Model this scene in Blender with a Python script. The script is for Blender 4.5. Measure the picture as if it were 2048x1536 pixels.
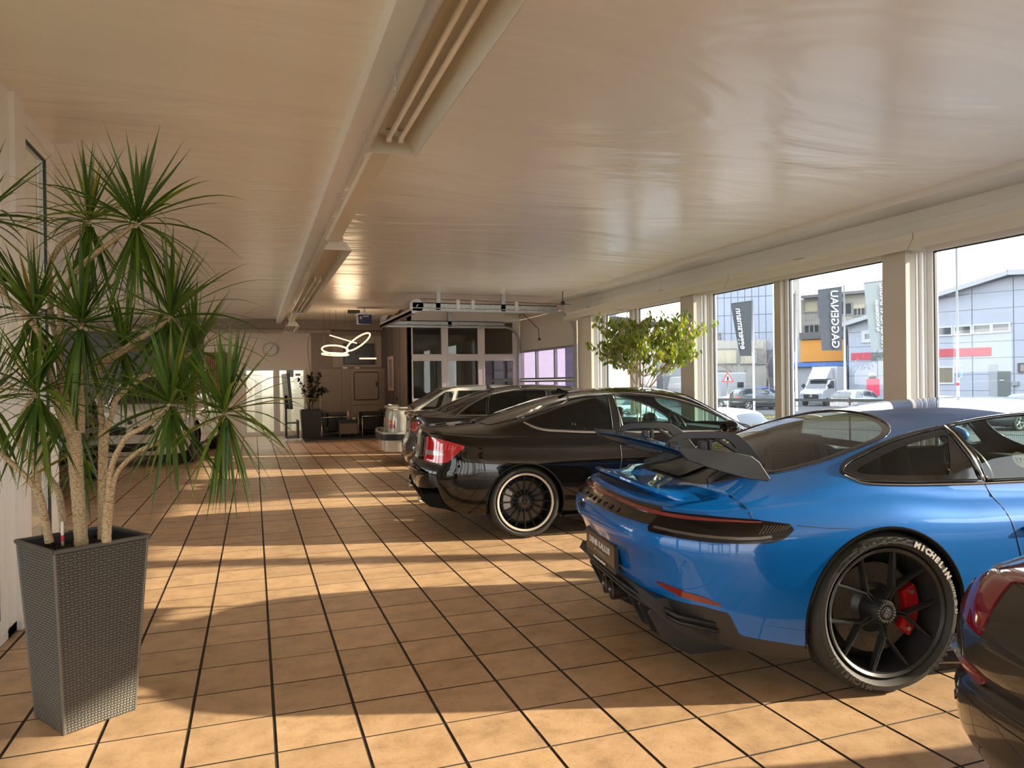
import bpy, bmesh, math, random
import numpy as np
from mathutils import Vector, Matrix, noise
from mathutils.bvhtree import BVHTree
random.seed(7)
PI=math.pi
for o in list(bpy.data.objects): bpy.data.objects.remove(o)
SC=bpy.context.scene; COL=SC.collection

# ---------------- camera -----------------
CAMH=1.405; FPX=1455.147
YAW,PIT,ROL=0.34096943,-0.00434465,-0.01325221
Fv=Vector((math.sin(YAW)*math.cos(PIT),math.cos(YAW)*math.cos(PIT),math.sin(PIT)))
Rv=Vector((math.cos(YAW),-math.sin(YAW),0)); Uv=Rv.cross(Fv)
_c,_s=math.cos(ROL),math.sin(ROL)
Rv,Uv=_c*Rv+_s*Uv,-_s*Rv+_c*Uv
CAMP=Vector((0,0,CAMH))
cam=bpy.data.cameras.new('camera'); camo=bpy.data.objects.new('camera',cam); COL.objects.link(camo)
cam.lens=FPX*36/2048; cam.sensor_width=36; cam.clip_end=500; cam.clip_start=0.05
camo.matrix_world=Matrix(((Rv.x,Uv.x,-Fv.x,CAMP.x),(Rv.y,Uv.y,-Fv.y,CAMP.y),(Rv.z,Uv.z,-Fv.z,CAMP.z),(0,0,0,1)))
SC.camera=camo
# ---------------- light ------------------
SUN_ALT=math.radians(19.1); SUN_AZ=math.atan2(-.324,1.0)
sd=Vector((math.cos(SUN_AZ)*math.cos(SUN_ALT),math.sin(SUN_AZ)*math.cos(SUN_ALT),math.sin(SUN_ALT)))
sl=bpy.data.lights.new('sun','SUN'); sl.energy=10.5; sl.angle=math.radians(0.9); sl.color=(1.0,.84,.62)
so=bpy.data.objects.new('sun',sl); COL.objects.link(so); so.rotation_euler=sd.to_track_quat('Z','Y').to_euler(); so.location=sd*60
W=bpy.data.worlds.new('sky'); SC.world=W; W.use_nodes=True
nt=W.node_tree; bgn=nt.nodes['Background']
tc=nt.nodes.new('ShaderNodeTexCoord'); sx=nt.nodes.new('ShaderNodeSeparateXYZ'); nt.links.new(tc.outputs['Generated'],sx.inputs[0])
cr=nt.nodes.new('ShaderNodeValToRGB'); nt.links.new(sx.outputs['Z'],cr.inputs[0])
cr.color_ramp.elements[0].position=0.0; cr.color_ramp.elements[0].color=(.97,.96,.95,1)
cr.color_ramp.elements[1].position=.45; cr.color_ramp.elements[1].color=(.66,.80,1.0,1)
e=cr.color_ramp.elements.new(.12); e.color=(.96,.96,.95,1)
nz=nt.nodes.new('ShaderNodeTexNoise'); nz.inputs['Scale'].default_value=2.2; nz.inputs['Detail'].default_value=5
nt.links.new(tc.outputs['Generated'],nz.inputs['Vector'])
mx=nt.nodes.new('ShaderNodeMixRGB'); mx.blend_type='MIX'; nt.links.new(cr.outputs[0],mx.inputs[1]); mx.inputs[2].default_value=(1,.98,.95,1)
mr=nt.nodes.new('ShaderNodeMapRange'); mr.inputs[1].default_value=.42; mr.inputs[2].default_value=.68; mr.inputs[4].default_value=.7
nt.links.new(nz.outputs[0],mr.inputs[0]); nt.links.new(mr.outputs[0],mx.inputs[0]); nt.links.new(mx.outputs[0],bgn.inputs[0])
bgn.inputs[1].default_value=4.6
V=SC.view_settings; V.view_transform='Standard'; V.look='None'; V.gamma=1; V.use_curve_mapping=False; V.exposure=0.30
SC.cycles.max_bounces=10; SC.cycles.diffuse_bounces=6; SC.cycles.glossy_bounces=4; SC.cycles.transparent_max_bounces=24; SC.cycles.transmission_bounces=6
SC.cycles.sample_clamp_indirect=6; SC.cycles.caustics_reflective=False; SC.cycles.caustics_refractive=False

# ---------------- measuring helpers ------
def ray(px,py): return Fv+Rv*((px-1024)/FPX)-Uv*((py-768)/FPX)
def at(px,py,**k):
    r=ray(px,py); (a,v),=k.items()
    if a=='D': return CAMP+r*v
    i='XYZ'.index(a); return CAMP+r*((v-CAMP[i])/r[i])

# ---------------- materials --------------
MT={}
def mat(name,col,rough=.5,metal=0.,coat=0.,bump=0.,bscale=60.,var=0.,vscale=4.,spec=None,emit=0.,trans=0.,coatr=.03,col2=None,alpha=1.,aniso=None):
    if name in MT: return MT[name]
    m=bpy.data.materials.new(name); m.use_nodes=True; n=m.node_tree; b=n.nodes['Principled BSDF']
    b.inputs['Base Color'].default_value=(*col,1); b.inputs['Roughness'].default_value=rough; b.inputs['Metallic'].default_value=metal
    b.inputs['Coat Weight'].default_value=coat; b.inputs['Coat Roughness'].default_value=coatr
    if spec is not None: b.inputs['Specular IOR Level'].default_value=spec
    if trans: b.inputs['Transmission Weight'].default_value=trans
    if alpha<1: b.inputs['Alpha'].default_value=alpha
    if emit: b.inputs['Emission Color'].default_value=(*col,1); b.inputs['Emission Strength'].default_value=emit
    if var or bump:
        g=n.nodes.new('ShaderNodeNewGeometry')
    if var:
        t=n.nodes.new('ShaderNodeTexNoise'); t.inputs['Scale'].default_value=vscale; t.inputs['Detail'].default_value=6; t.inputs['Roughness'].default_value=.62
        n.links.new(g.outputs['Position'],t.inputs['Vector'])
        r=n.nodes.new('ShaderNodeValToRGB'); c2=col2 or tuple(c*(1-var) for c in col); c3=tuple(min(1,c*(1+var*.6)) for c in col)
        r.color_ramp.elements[0].position=.32; r.color_ramp.elements[0].color=(*c2,1); r.color_ramp.elements[1].position=.68; r.color_ramp.elements[1].color=(*c3,1)
        n.links.new(t.outputs[0],r.inputs[0]); n.links.new(r.outputs[0],b.inputs['Base Color'])
    if bump:
        t=n.nodes.new('ShaderNodeTexNoise'); t.inputs['Scale'].default_value=bscale; t.inputs['Detail'].default_value=4
        n.links.new(g.outputs['Position'],t.inputs['Vector'])
        bp=n.nodes.new('ShaderNodeBump'); bp.inputs['Strength'].default_value=min(1,bump); bp.inputs['Distance'].default_value=.01 if bump<=1 else .01*bump
        n.links.new(t.outputs[0],bp.inputs['Height']); n.links.new(bp.outputs[0],b.inputs['Normal'])
    MT[name]=m; return m
def glass(name,tint=(1,1,1),refl=1.0,rough=0.0,body=None,bodyfac=0.):
    """thin pane: see-through with a Fresnel reflection"""
    if name in MT: return MT[name]
    m=bpy.data.materials.new(name); m.use_nodes=True; n=m.node_tree; n.nodes.clear()
    o=n.nodes.new('ShaderNodeOutputMaterial'); t=n.nodes.new('ShaderNodeBsdfTransparent'); t.inputs[0].default_value=(*tint,1)
    g=n.nodes.new('ShaderNodeBsdfGlossy'); g.inputs['Roughness'].default_value=rough; g.inputs[0].default_value=(refl,refl,refl,1)
    lw=n.nodes.new('ShaderNodeLayerWeight'); p5=n.nodes.new('ShaderNodeMath'); p5.operation='POWER'; n.links.new(lw.outputs['Facing'],p5.inputs[0]); p5.inputs[1].default_value=5.0; f=n.nodes.new('ShaderNodeMath'); f.operation='MULTIPLY_ADD'; n.links.new(p5.outputs[0],f.inputs[0]); f.inputs[1].default_value=.92; f.inputs[2].default_value=.045; lw.inputs[0].default_value=.5; mxs=n.nodes.new('ShaderNodeMixShader')
    n.links.new(f.outputs[0],mxs.inputs[0]); n.links.new(g.outputs[0],mxs.inputs[2])
    if body:
        d=n.nodes.new('ShaderNodeBsdfDiffuse'); d.inputs[0].default_value=(*body,1); m2=n.nodes.new('ShaderNodeMixShader'); m2.inputs[0].default_value=bodyfac
        n.links.new(t.outputs[0],m2.inputs[1]); n.links.new(d.outputs[0],m2.inputs[2]); n.links.new(m2.outputs[0],mxs.inputs[1])
    else: n.links.new(t.outputs[0],mxs.inputs[1])
    n.links.new(mxs.outputs[0],o.inputs[0]); MT[name]=m; return m
def two_sided(m,inner=(.015,.015,.015)):
    n=m.node_tree; b=n.nodes['Principled BSDF']; o=[x for x in n.nodes if x.type=='OUTPUT_MATERIAL'][0]
    g=n.nodes.new('ShaderNodeNewGeometry'); d=n.nodes.new('ShaderNodeBsdfDiffuse'); d.inputs[0].default_value=(*inner,1); x=n.nodes.new('ShaderNodeMixShader')
    n.links.new(g.outputs['Backfacing'],x.inputs[0]); n.links.new(b.outputs[0],x.inputs[1]); n.links.new(d.outputs[0],x.inputs[2]); n.links.new(x.outputs[0],o.inputs[0])
    return m
WHITE=mat('white_paint',(.78,.74,.68),.35)
PVC=mat('white_pvc',(.82,.80,.75),.3)
BLACK=mat('black_plastic',(.012,.012,.013),.45)
SATIN=mat('satin_black',(.02,.021,.022),.38)
RUBBER=mat('rubber',(.026,.0245,.022),.62,bump=.15,bscale=300)
CHROME=mat('chrome',(.82,.80,.77),.12,1.)
ALU=mat('aluminium',(.55,.56,.56),.32,1.)
GALV=mat('galvanised_steel',(.52,.55,.55),.38,.9,var=.25,vscale=25)
GASKET=mat('black_gasket',(.008,.008,.01),.5)
GLASS=glass('window_glass',(.96,.98,.97),.9)
DARKG=glass('tinted_car_glass',(.10,.11,.10),1.0)
GREENG=glass('green_car_glass',(.62,.80,.74),1.0)
REDL=mat('red_lens',(.50,.006,.012),.08,coat=1.,emit=0.)
SMOKE=mat('smoked_lens',(.006,.005,.005),.12,spec=.25)

# ---------------- mesh helpers -----------
def tag(o,label=None,cat=None,group=None,kind=None):
    if label: o['label']=label
    if cat: o['category']=cat
    if group: o['group']=group
    if kind: o['kind']=kind
    return o
def empty(name,loc=(0,0,0),rz=0.,label=None,cat=None,group=None,parent=None,kind=None):
    o=bpy.data.objects.new(name,None); o.empty_display_size=.1; COL.objects.link(o); o.location=loc; o.rotation_euler=(0,0,rz)
    if parent: o.parent=parent
    return tag(o,label,cat,group,kind)
class MB:
    def __init__(s): s.v=[]; s.f=[]; s.m=[]; s.mi=0
    def add(s,v,f,mi=None):
        k=len(s.v); s.v+=[tuple(p) for p in v]; s.f+=[tuple(i+k for i in q) for q in f]; s.m+=[s.mi if mi is None else mi]*len(f); return s
    def box(s,x0,x1,y0,y1,z0,z1,mi=None):
        if x0>x1:x0,x1=x1,x0
        if y0>y1:y0,y1=y1,y0
        if z0>z1:z0,z1=z1,z0
        return s.add([(x0,y0,z0),(x1,y0,z0),(x1,y1,z0),(x0,y1,z0),(x0,y0,z1),(x1,y0,z1),(x1,y1,z1),(x0,y1,z1)],
          [(0,3,2,1),(4,5,6,7),(0,1,5,4),(1,2,6,5),(2,3,7,6),(3,0,4,7)],mi)
    def bar(s,a,b,w,h,up=(0,0,1),mi=None,w2=None,h2=None):
        a=Vector(a);b=Vector(b);d=(b-a).normalized();up=Vector(up)
        r=d.cross(up)
        if r.length<1e-5: r=d.cross(Vector((1,0,0)))
        r.normalize();u=r.cross(d);w2=w if w2 is None else w2;h2=h if h2 is None else h2
        vs=[]
        for p,ww,hh in((a,w,h),(b,w2,h2)):
            for i,j in((-1,-1),(1,-1),(1,1),(-1,1)): vs.append(p+r*(i*ww/2)+u*(j*hh/2))
        return s.add(vs,[(3,2,1,0),(4,5,6,7),(0,1,5,4),(1,2,6,5),(2,3,7,6),(3,0,4,7)],mi)
    def tube(s,pts,r,n=8,closed=False,cap=True,mi=None):
        pts=[Vector(p) for p in pts];N=len(pts);vs=[];fs=[]
        rr=r if hasattr(r,'__len__') else [r]*N
        up=None
        for i,p in enumerate(pts):
            if closed: d=(pts[(i+1)%N]-pts[i-1])
            else: d=pts[min(i+1,N-1)]-pts[max(i-1,0)]
            d.normalize()
            if up is None:
                up=Vector((0,0,1)) if abs(d.z)<.9 else Vector((1,0,0))
            a=d.cross(up)
            if a.length<1e-4: a=d.cross(Vector((0,1,0)))
            a.normalize(); up=a.cross(d)
            for k in range(n):
                t=2*PI*k/n; vs.append(p+(a*math.cos(t)+up*math.sin(t))*rr[i])
        M=N if closed else N-1
        for i in range(M):
            j=(i+1)%N
            for k in range(n):
                l=(k+1)%n; fs.append((i*n+k,i*n+l,j*n+l,j*n+k))
        if cap and not closed: fs.append(tuple(range(n)));fs.append(tuple((N-1)*n+k for k in reversed(range(n))))
        return s.add(vs,fs,mi)
    def lathe(s,prof,n=32,axis='z',c=(0,0,0),mi=None,closed=False):
        "prof: list of (h,r) along the axis"
        vs=[];fs=[];N=len(prof)
        for h,r in prof:
            for k in range(n):
                t=2*PI*k/n;a,b=r*math.cos(t),r*math.sin(t)
                p={'z':(a,b,h),'y':(a,h,b),'x':(h,a,b)}[axis]; vs.append((p[0]+c[0],p[1]+c[1],p[2]+c[2]))
        for i in range(N if closed else N-1):
            j=(i+1)%N
            for k in range(n):
                l=(k+1)%n;q=(i*n+k,i*n+l,j*n+l,j*n+k); fs.append(q if axis!='y' else q[::-1])
        return s.add(vs,fs,mi)
    def prism(s,poly,h0,h1,axis='z',mi=None):
        n=len(poly);vs=[]
        for h in(h0,h1):
            for a,b in poly: vs.append({'z':(a,b,h),'y':(a,h,b),'x':(h,a,b)}[axis])
        fs=[tuple(reversed(range(n))),tuple(range(n,2*n))]+[(i,(i+1)%n,(i+1)%n+n,i+n) for i in range(n)]
        return s.add(vs,fs,mi)
    def sphere(s,c,r,n=12,m=8,sc=(1,1,1),mi=None):
        pr=[(-math.cos(PI*i/m),math.sin(PI*i/m)) for i in range(m+1)];vs=[];fs=[]
        for h,q in pr:
            for k in range(n):
                t=2*PI*k/n; vs.append((c[0]+r*q*math.cos(t)*sc[0],c[1]+r*q*math.sin(t)*sc[1],c[2]+r*h*sc[2]))
        for i in range(m):
            for k in range(n):
                l=(k+1)%n;fs.append((i*n+k,i*n+l,(i+1)*n+l,(i+1)*n+k))
        return s.add(vs,fs,mi)
    def xf(s,M):
        s.v=[tuple(M@Vector(p)) for p in s.v]; return s
    def mesh(s,name,mats,smooth=False):
        me=bpy.data.meshes.new(name); me.from_pydata(s.v,[],s.f)
        for m in (mats if isinstance(mats,(list,tuple)) else [mats]): me.materials.append(m)
        if any(s.m): me.polygons.foreach_set('material_index',s.m)
        if smooth:
            me.polygons.foreach_set('use_smooth',[True]*len(s.f))
            if smooth is not True:
                try: me.set_sharp_from_angle(angle=math.radians(smooth))
                except Exception: pass
        me.update(); return me
    def build(s,name,mats,parent=None,smooth=False,loc=None,bevel=0.,label=None,**k):
        o=bpy.data.objects.new(name,s.mesh(name,mats,smooth)); COL.objects.link(o)
        if parent: o.parent=parent
        if loc is not None: o.location=loc
        if bevel:
            b=o.modifiers.new('b','BEVEL'); b.width=bevel; b.segments=2; b.limit_method='ANGLE'; b.angle_limit=math.radians(40)
        return tag(o,label,**k)
def fixn(o):
    bm=bmesh.new(); bm.from_mesh(o.data); bmesh.ops.recalc_face_normals(bm,faces=bm.faces); bm.to_mesh(o.data); bm.free(); return o
def linkmesh(name,me,parent=None,loc=(0,0,0),rot=None,mtx=None):
    o=bpy.data.objects.new(name,me); COL.objects.link(o); o.parent=parent; o.location=loc
    if rot: o.rotation_euler=rot
    if mtx is not None: o.matrix_local=mtx
    return o
def copy_tree(o,parent=None):
    c=o.copy(); COL.objects.link(c); c.parent=parent
    for ch in list(o.children): copy_tree(ch,c)
    return c
_tc={}
def text_geo(s,size=1.,depth=.1,xs=1.,spacing=1.,bold=0.,res=3):
    "mesh data (verts,faces) of lettering in the xz plane, y = depth; centred"
    cu=bpy.data.curves.new('t','FONT'); cu.body=s; cu.size=size; cu.extrude=depth/2; cu.resolution_u=res; cu.space_character=spacing; cu.align_x='CENTER'; cu.align_y='CENTER'; cu.offset=bold
    ob=bpy.data.objects.new('t',cu); COL.objects.link(ob); dg=bpy.context.evaluated_depsgraph_get()
    me=bpy.data.meshes.new_from_object(ob.evaluated_get(dg)); v=[(p.co.x*xs,-p.co.z,p.co.y) for p in me.vertices]; f=[tuple(p.vertices) for p in me.polygons]
    bpy.data.objects.remove(ob); bpy.data.meshes.remove(me); bpy.data.curves.remove(cu)
    return v,f
def basis(o,x,y,z): return Matrix(((x[0],y[0],z[0],o[0]),(x[1],y[1],z[1],o[1]),(x[2],y[2],z[2],o[2]),(0,0,0,1)))
# =================== ROOM ===================
XL=-1.31; XW=6.30; YB=20.8; YW=5.94; ZC=3.12; XS=5.84; YN=-8.0
PT=.33016; TX0=-.2693; TY0=4.8953
# ---- floor: slab, individual tiles, joined far tiles
def tile_material():
    m=bpy.data.materials.new('terracotta_tile'); m.use_nodes=True; n=m.node_tree; b=n.nodes['Principled BSDF']; L=n.links.new
    g=n.nodes.new('ShaderNodeNewGeometry')
    a=n.nodes.new('ShaderNodeTexNoise'); a.inputs['Scale'].default_value=7; a.inputs['Detail'].default_value=9; a.inputs['Roughness'].default_value=.68; L(g.outputs['Position'],a.inputs['Vector'])
    r=n.nodes.new('ShaderNodeValToRGB'); L(a.outputs[0],r.inputs[0])
    r.color_ramp.elements[0].position=.30; r.color_ramp.elements[0].color=(.40,.255,.145,1)
    r.color_ramp.elements[1].position=.70; r.color_ramp.elements[1].color=(.68,.465,.285,1)
    e=r.color_ramp.elements.new(.5); e.color=(.57,.375,.215,1)
    # per tile tone
    mp=n.nodes.new('ShaderNodeVectorMath'); mp.operation='SUBTRACT'; mp.inputs[1].default_value=(TX0,TY0,0); L(g.outputs['Position'],mp.inputs[0])
    dv=n.nodes.new('ShaderNodeVectorMath'); dv.operation='DIVIDE'; dv.inputs[1].default_value=(PT,PT,10); L(mp.outputs[0],dv.inputs[0])
    fl=n.nodes.new('ShaderNodeVectorMath'); fl.operation='FLOOR'; L(dv.outputs[0],fl.inputs[0])
    wn=n.nodes.new('ShaderNodeTexWhiteNoise'); L(fl.outputs[0],wn.inputs['Vector'])
    mr=n.nodes.new('ShaderNodeMapRange'); mr.inputs[3].default_value=.90; mr.inputs[4].default_value=1.08; L(wn.outputs[0],mr.inputs[0])
    mx=n.nodes.new('ShaderNodeVectorMath'); mx.operation='SCALE'; L(r.outputs[0],mx.inputs[0]); L(mr.outputs[0],mx.inputs['Scale']); 
    # fine crack veins
    v=n.nodes.new('ShaderNodeTexNoise'); v.inputs['Scale'].default_value=38; v.inputs['Detail'].default_value=8; v.inputs['Roughness'].default_value=.75; v.inputs['Distortion'].default_value=1.4; L(g.outputs['Position'],v.inputs['Vector'])
    vr=n.nodes.new('ShaderNodeValToRGB'); L(v.outputs[0],vr.inputs[0]); vr.color_ramp.elements[0].position=.34; vr.color_ramp.elements[0].color=(.72,.68,.62,1); vr.color_ramp.elements[1].position=.44; vr.color_ramp.elements[1].color=(1,1,1,1)
    mm=n.nodes.new('ShaderNodeVectorMath'); mm.operation='MULTIPLY'; L(mx.outputs[0],mm.inputs[0]); L(vr.outputs[0],mm.inputs[1]); L(mm.outputs[0],b.inputs['Base Color'])
    bp=n.nodes.new('ShaderNodeBump'); bp.inputs['Strength'].default_value=.35; bp.inputs['Distance'].default_value=.004; L(v.outputs[0],bp.inputs['Height']); L(bp.outputs[0],b.inputs['Normal'])
    b.inputs['Roughness'].default_value=.34; b.inputs['Specular IOR Level'].default_value=.5
    return m
TILE=tile_material()
GROUT=mat('dark_grout',(.05,.043,.036),.9,bump=.3,bscale=200)
flo=MB().box(-7.5,XW,YN-1.5,YB+.1,-.25,-.0035).build('floor',GROUT,kind='structure')
TEDGE=mat('tile_edge_dark',(.030,.024,.018),.8)
def tile_geo(mb,x0,x1,y0,y1,dz=0.):
    b=.0018;z=dz
    mb.add([(x0,y0,-.012),(x1,y0,-.012),(x1,y1,-.012),(x0,y1,-.012),(x0,y0,z-b),(x1,y0,z-b),(x1,y1,z-b),(x0,y1,z-b),(x0+b,y0+b,z),(x1-b,y0+b,z),(x1-b,y1-b,z),(x0+b,y1-b,z)],
      [(0,1,5,4),(1,2,6,5),(2,3,7,6),(3,0,4,7),(4,5,9,8),(5,6,10,9),(6,7,11,10),(7,4,8,11)],1); mb.f.append(tuple(len(mb.v)-12+q for q in(8,9,10,11))); mb.m.append(0)
gx,gy=.0105/2,.0055/2
tiles=[]
i0=int((-7.4-TX0)/PT)-1; i1=int((XW-TX0)/PT)+1; j0=int((YN-1.4-TY0)/PT)-1; j1=int((YB-TY0)/PT)+1
for i in range(i0,i1+1):
    for j in range(j0,j1+1):
        x0=TX0+i*PT+gx; x1=TX0+(i+1)*PT-gx; y0=TY0+j*PT+gy; y1=TY0+(j+1)*PT-gy
        if y0<YW and x1<XL+.02: continue
        if x1<-7.4: continue
        x0=max(x0,-7.4) if y0>=YW else max(x0,XL); x1=min(x1,XW-.02); y1=min(y1,YB)
        if x1-x0<.02 or y1-y0<.02: continue
        c=Vector(((x0+x1)/2,(y0+y1)/2,0))-CAMP; d=c.dot(Fv)
        u=c.dot(Rv)/max(d,.01)*FPX+1024; v=768-c.dot(Uv)/max(d,.01)*FPX
        vis=d>.3 and -120<u<2150 and v<1620
        tiles.append((0 if vis else 1,d if d>0 else 99,x0,x1,y0,y1))
tiles.sort()
tm0=MB(); tile_geo(tm0,-.5,.5,-.5,.5); far=MB(); cnt=0
sh={}
for q in tiles:
    _,d,x0,x1,y0,y1=q; dz=random.uniform(-.0006,.0006)
    if cnt<300 and q[0]==0:
        key=(round(x1-x0,3),round(y1-y0,3))
        if key not in sh:
            m=MB(); tile_geo(m,-key[0]/2,key[0]/2,-key[1]/2,key[1]/2); sh[key]=m.mesh('tile',[TILE,TEDGE])
        linkmesh('tile',sh[key],flo,((x0+x1)/2,(y0+y1)/2,dz)); cnt+=1
    else: tile_geo(far,x0,x1,y0,y1,dz)
far.build('tiles',[TILE,TEDGE],flo,kind='stuff')
# ---- ceiling: glossy stretched sheet with slow waves
def ceiling_material():
    m=bpy.data.materials.new('glossy_ceiling'); m.use_nodes=True; n=m.node_tree; b=n.nodes['Principled BSDF']; L=n.links.new
    b.inputs['Base Color'].default_value=(.88,.845,.76,1); b.inputs['Roughness'].default_value=.24; b.inputs['Specular IOR Level'].default_value=.35
    g=n.nodes.new('ShaderNodeNewGeometry'); mp=n.nodes.new('ShaderNodeMapping'); mp.inputs['Scale'].default_value=(.35,1.0,1); L(g.outputs['Position'],mp.inputs[0])
    t=n.nodes.new('ShaderNodeTexNoise'); t.inputs['Scale'].default_value=.8; t.inputs['Detail'].default_value=3.; t.inputs['Distortion'].default_value=2.2; L(mp.outputs[0],t.inputs['Vector'])
    bp=n.nodes.new('ShaderNodeBump'); bp.inputs['Strength'].default_value=1.; bp.inputs['Distance'].default_value=.028; L(t.outputs[0],bp.inputs['Height']); L(bp.outputs[0],b.inputs['Normal'])
    return m
CEIL=ceiling_material()
MB().box(-7.5,XS,YN-1.6,YB+.1,ZC,ZC+.2).build('ceiling',CEIL,kind='structure')
FASC=mat('fascia_paint',(.70,.67,.60),.5)
MB().box(XS,XW+.15,YN-1.6,YB+.1,3.05,3.32).build('trim_1',FASC,kind='structure')
# beam board along the ceiling
MB().box(.585,.70,YN-1.5,20.2,3.0,ZC).box(.70,.745,YN-1.5,20.2,3.035,ZC).build('trim_2',WHITE,kind='structure')
# ---- window wall header
wr=MB(); wr.box(XW-.06,XW+.2,YN-1.6,14.2,2.70,3.05); wr.box(XW-.085,XW-.06,YN-1.6,14.2,2.70,2.93); wr.build('wall_right',FASC,kind='structure',bevel=.004)
# outer wall below / sill strip
MB().box(XW-.02,XW+.2,YN-1.6,14.2,-.25,.05).build('trim_3',PVC,kind='structure')
# the wall past the sectional door (far right corner)
GREYW=mat('grey_wall',(.20,.165,.135),.75,bump=.2,bscale=90)
TAUPE=mat('taupe_wall',(.115,.085,.068),.7,bump=.15,bscale=80)
CREAM=mat('cream_wall',(.56,.47,.37),.7,bump=.1,bscale=60)
TANP=mat('tan_pillar',(.50,.44,.35),.6)
# thick pillars and thin mullions; windows between them
Yp=[(1.75,2.03,1),(3.98,4.10,0),(5.40,5.68,1),(7.43,7.55,0),(9.03,9.38,1),(11.18,11.30,0),(12.42,12.84,1)]
Yp=[(-5.65,-5.35,1),(-3.75,-3.63,0),(-1.85,-1.55,1),(.05,.17,0)]+Yp
for y0,y1,thick in Yp:
    if thick:
        m=MB(); m.box(XW-.30,XW-.05,y0,y1,0,2.74)
        m.lathe([(0,.026),(2.72,.026)],14,'z',(XW-.11,y0-.004,0),mi=1)
        m.box(XW-.06,XW+.08,y0-.008,y1+.008,0,2.74,mi=1); m.box(XW-.17,XW-.145,y0-.006,y0,0,2.74,mi=1)
        o=m.build('pillar',[TANP,PVC],None,bevel=.004); 
        tag(o,None,None,kind='structure'); o.name='trim_4'
    else:
        m=MB(); m.box(XW-.10,XW+.06,y0,y1,0,2.74); m.build('trim_4',TANP,kind='structure',bevel=.004)
segs=[(YN-1.5,-5.82),(-5.25,-3.75),(-3.63,-2.02),(-1.45,.05),(.17,1.74),(2.04,3.98),(4.10,5.39),(5.69,7.43),(7.55,9.02),(9.39,11.18),(11.30,12.41)]
FR=.055
for k,(y0,y1) in enumerate(segs):
    w=MB(); x0,x1=XW-.03,XW+.05
    w.box(x0,x1,y0,y0+FR,.05,2.70); w.box(x0,x1,y1-FR,y1,.05,2.70); w.box(x0,x1,y0+FR,y1-FR,.05,.13); w.box(x0,x1,y0+FR,y1-FR,2.62,2.70)
    win=w.build('window_%d'%(k+1),PVC,kind='structure',bevel=.003)
    gk=MB()
    for a,b in((y0+FR,y0+FR+.012),(y1-FR-.012,y1-FR)): gk.box(x0+.02,x0+.05,a,b,.13,2.62)
    gk.box(x0+.02,x0+.05,y0+FR,y1-FR,.13,.142).box(x0+.02,x0+.05,y0+FR,y1-FR,2.608,2.62)
    gk.build('gasket',GASKET,win)
    MB().add([(XW+.01,y0+FR,.13),(XW+.01,y1-FR,.13),(XW+.01,y1-FR,2.62),(XW+.01,y0+FR,2.62)],[(0,3,2,1)]).build('pane',GLASS,win)
# ---- left wall: white glazed partition up to the corner at YW
lw=MB(); T=.09
def lbox(mb,y0,y1,z0,z1,t0=0.,t1=T,mi=None): mb.box(XL-t1,XL-t0,y0,y1,z0,z1,mi)
lbox(lw,YN-1.6,YW,3.03,ZC); lbox(lw,YN-1.6,YW,0,.06,0,T)
lbox(lw,5.85,YW,0,3.03); lbox(lw,5.14,5.18,0,3.03)
lw.box(XL-.1,XL+.028,4.92,5.14,0,ZC)      # the boxed post
lbox(lw,4.76,4.93,0,3.03)
wl=lw.build('wall_left',PVC,kind='structure',bevel=.004)
MB().box(-7.5,XL-T,YW-.1,YW,0,ZC).build('wall_left_return',CREAM,kind='structure')
def pane_left(n,y0,y1,z0,z1):
    w=MB(); f=.07
    lbox(w,y0,y0+f,z0,z1,.01,.07); lbox(w,y1-f,y1,z0,z1,.01,.07); lbox(w,y0+f,y1-f,z0,z0+f,.01,.07); lbox(w,y0+f,y1-f,z1-f,z1,.01,.07)
    wi=w.build('window_%d'%n,PVC,kind='structure',bevel=.003)
    g=MB()
    for a,b,c,d in((y0+f,y0+f+.022,z0+f,z1-f),(y1-f-.022,y1-f,z0+f,z1-f),(y0+f,y1-f,z0+f,z0+f+.013),(y0+f,y1-f,z1-f-.013,z1-f)): lbox(g,a,b,c,d,.015,.03)
    g.build('gasket',GASKET,wi)
    MB().add([(XL-.035,y0+f,z0+f),(XL-.035,y1-f,z0+f),(XL-.035,y1-f,z1-f),(XL-.035,y0+f,z1-f)],[(0,1,2,3)]).build('pane',glass('left_pane_glass',(.72,.74,.72),1.),wi)
k=13
for (y0,y1) in((5.18,5.85),(3.4,4.76),(1.9,3.4),(-.2,1.9),(-2.3,-.2),(-4.4,-2.3),(-6.5,-4.4)):
    for z0,z1 in((2.05,3.03),(.06,2.0)):
        pane_left(k,y0,y1,z0,z1); k+=1
MB().box(XL-.08,XL-.0,YN-1.6,YW,2.0,2.05).build('trim_5',PVC,kind='structure')
fwm=MB(); fwm.box(-7.5,XW+.2,YN-1.7,YN-1.5,2.7,ZC)
for x_ in(-7.5,-4.6,-1.7,1.2,4.0,6.2): fwm.box(x_,x_+.3,YN-1.7,YN-1.5,0,2.7)
fwm.build('wall_front',WHITE,kind='structure')  # unseen end wall; gaps between its posts added to light the room
MB().box(-3.2,-3.12,4.2,YW-.1,0,2.6).build('wall_office',CREAM,kind='structure')
MB().box(-7.5,XL-T,YN-1.4,YW-.1,-.2,-.0).build('floor_office',mat('office_floor',(.74,.62,.47),.5),kind='structure')  # floor stretched outward and made pale to lighten the ceiling above
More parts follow.
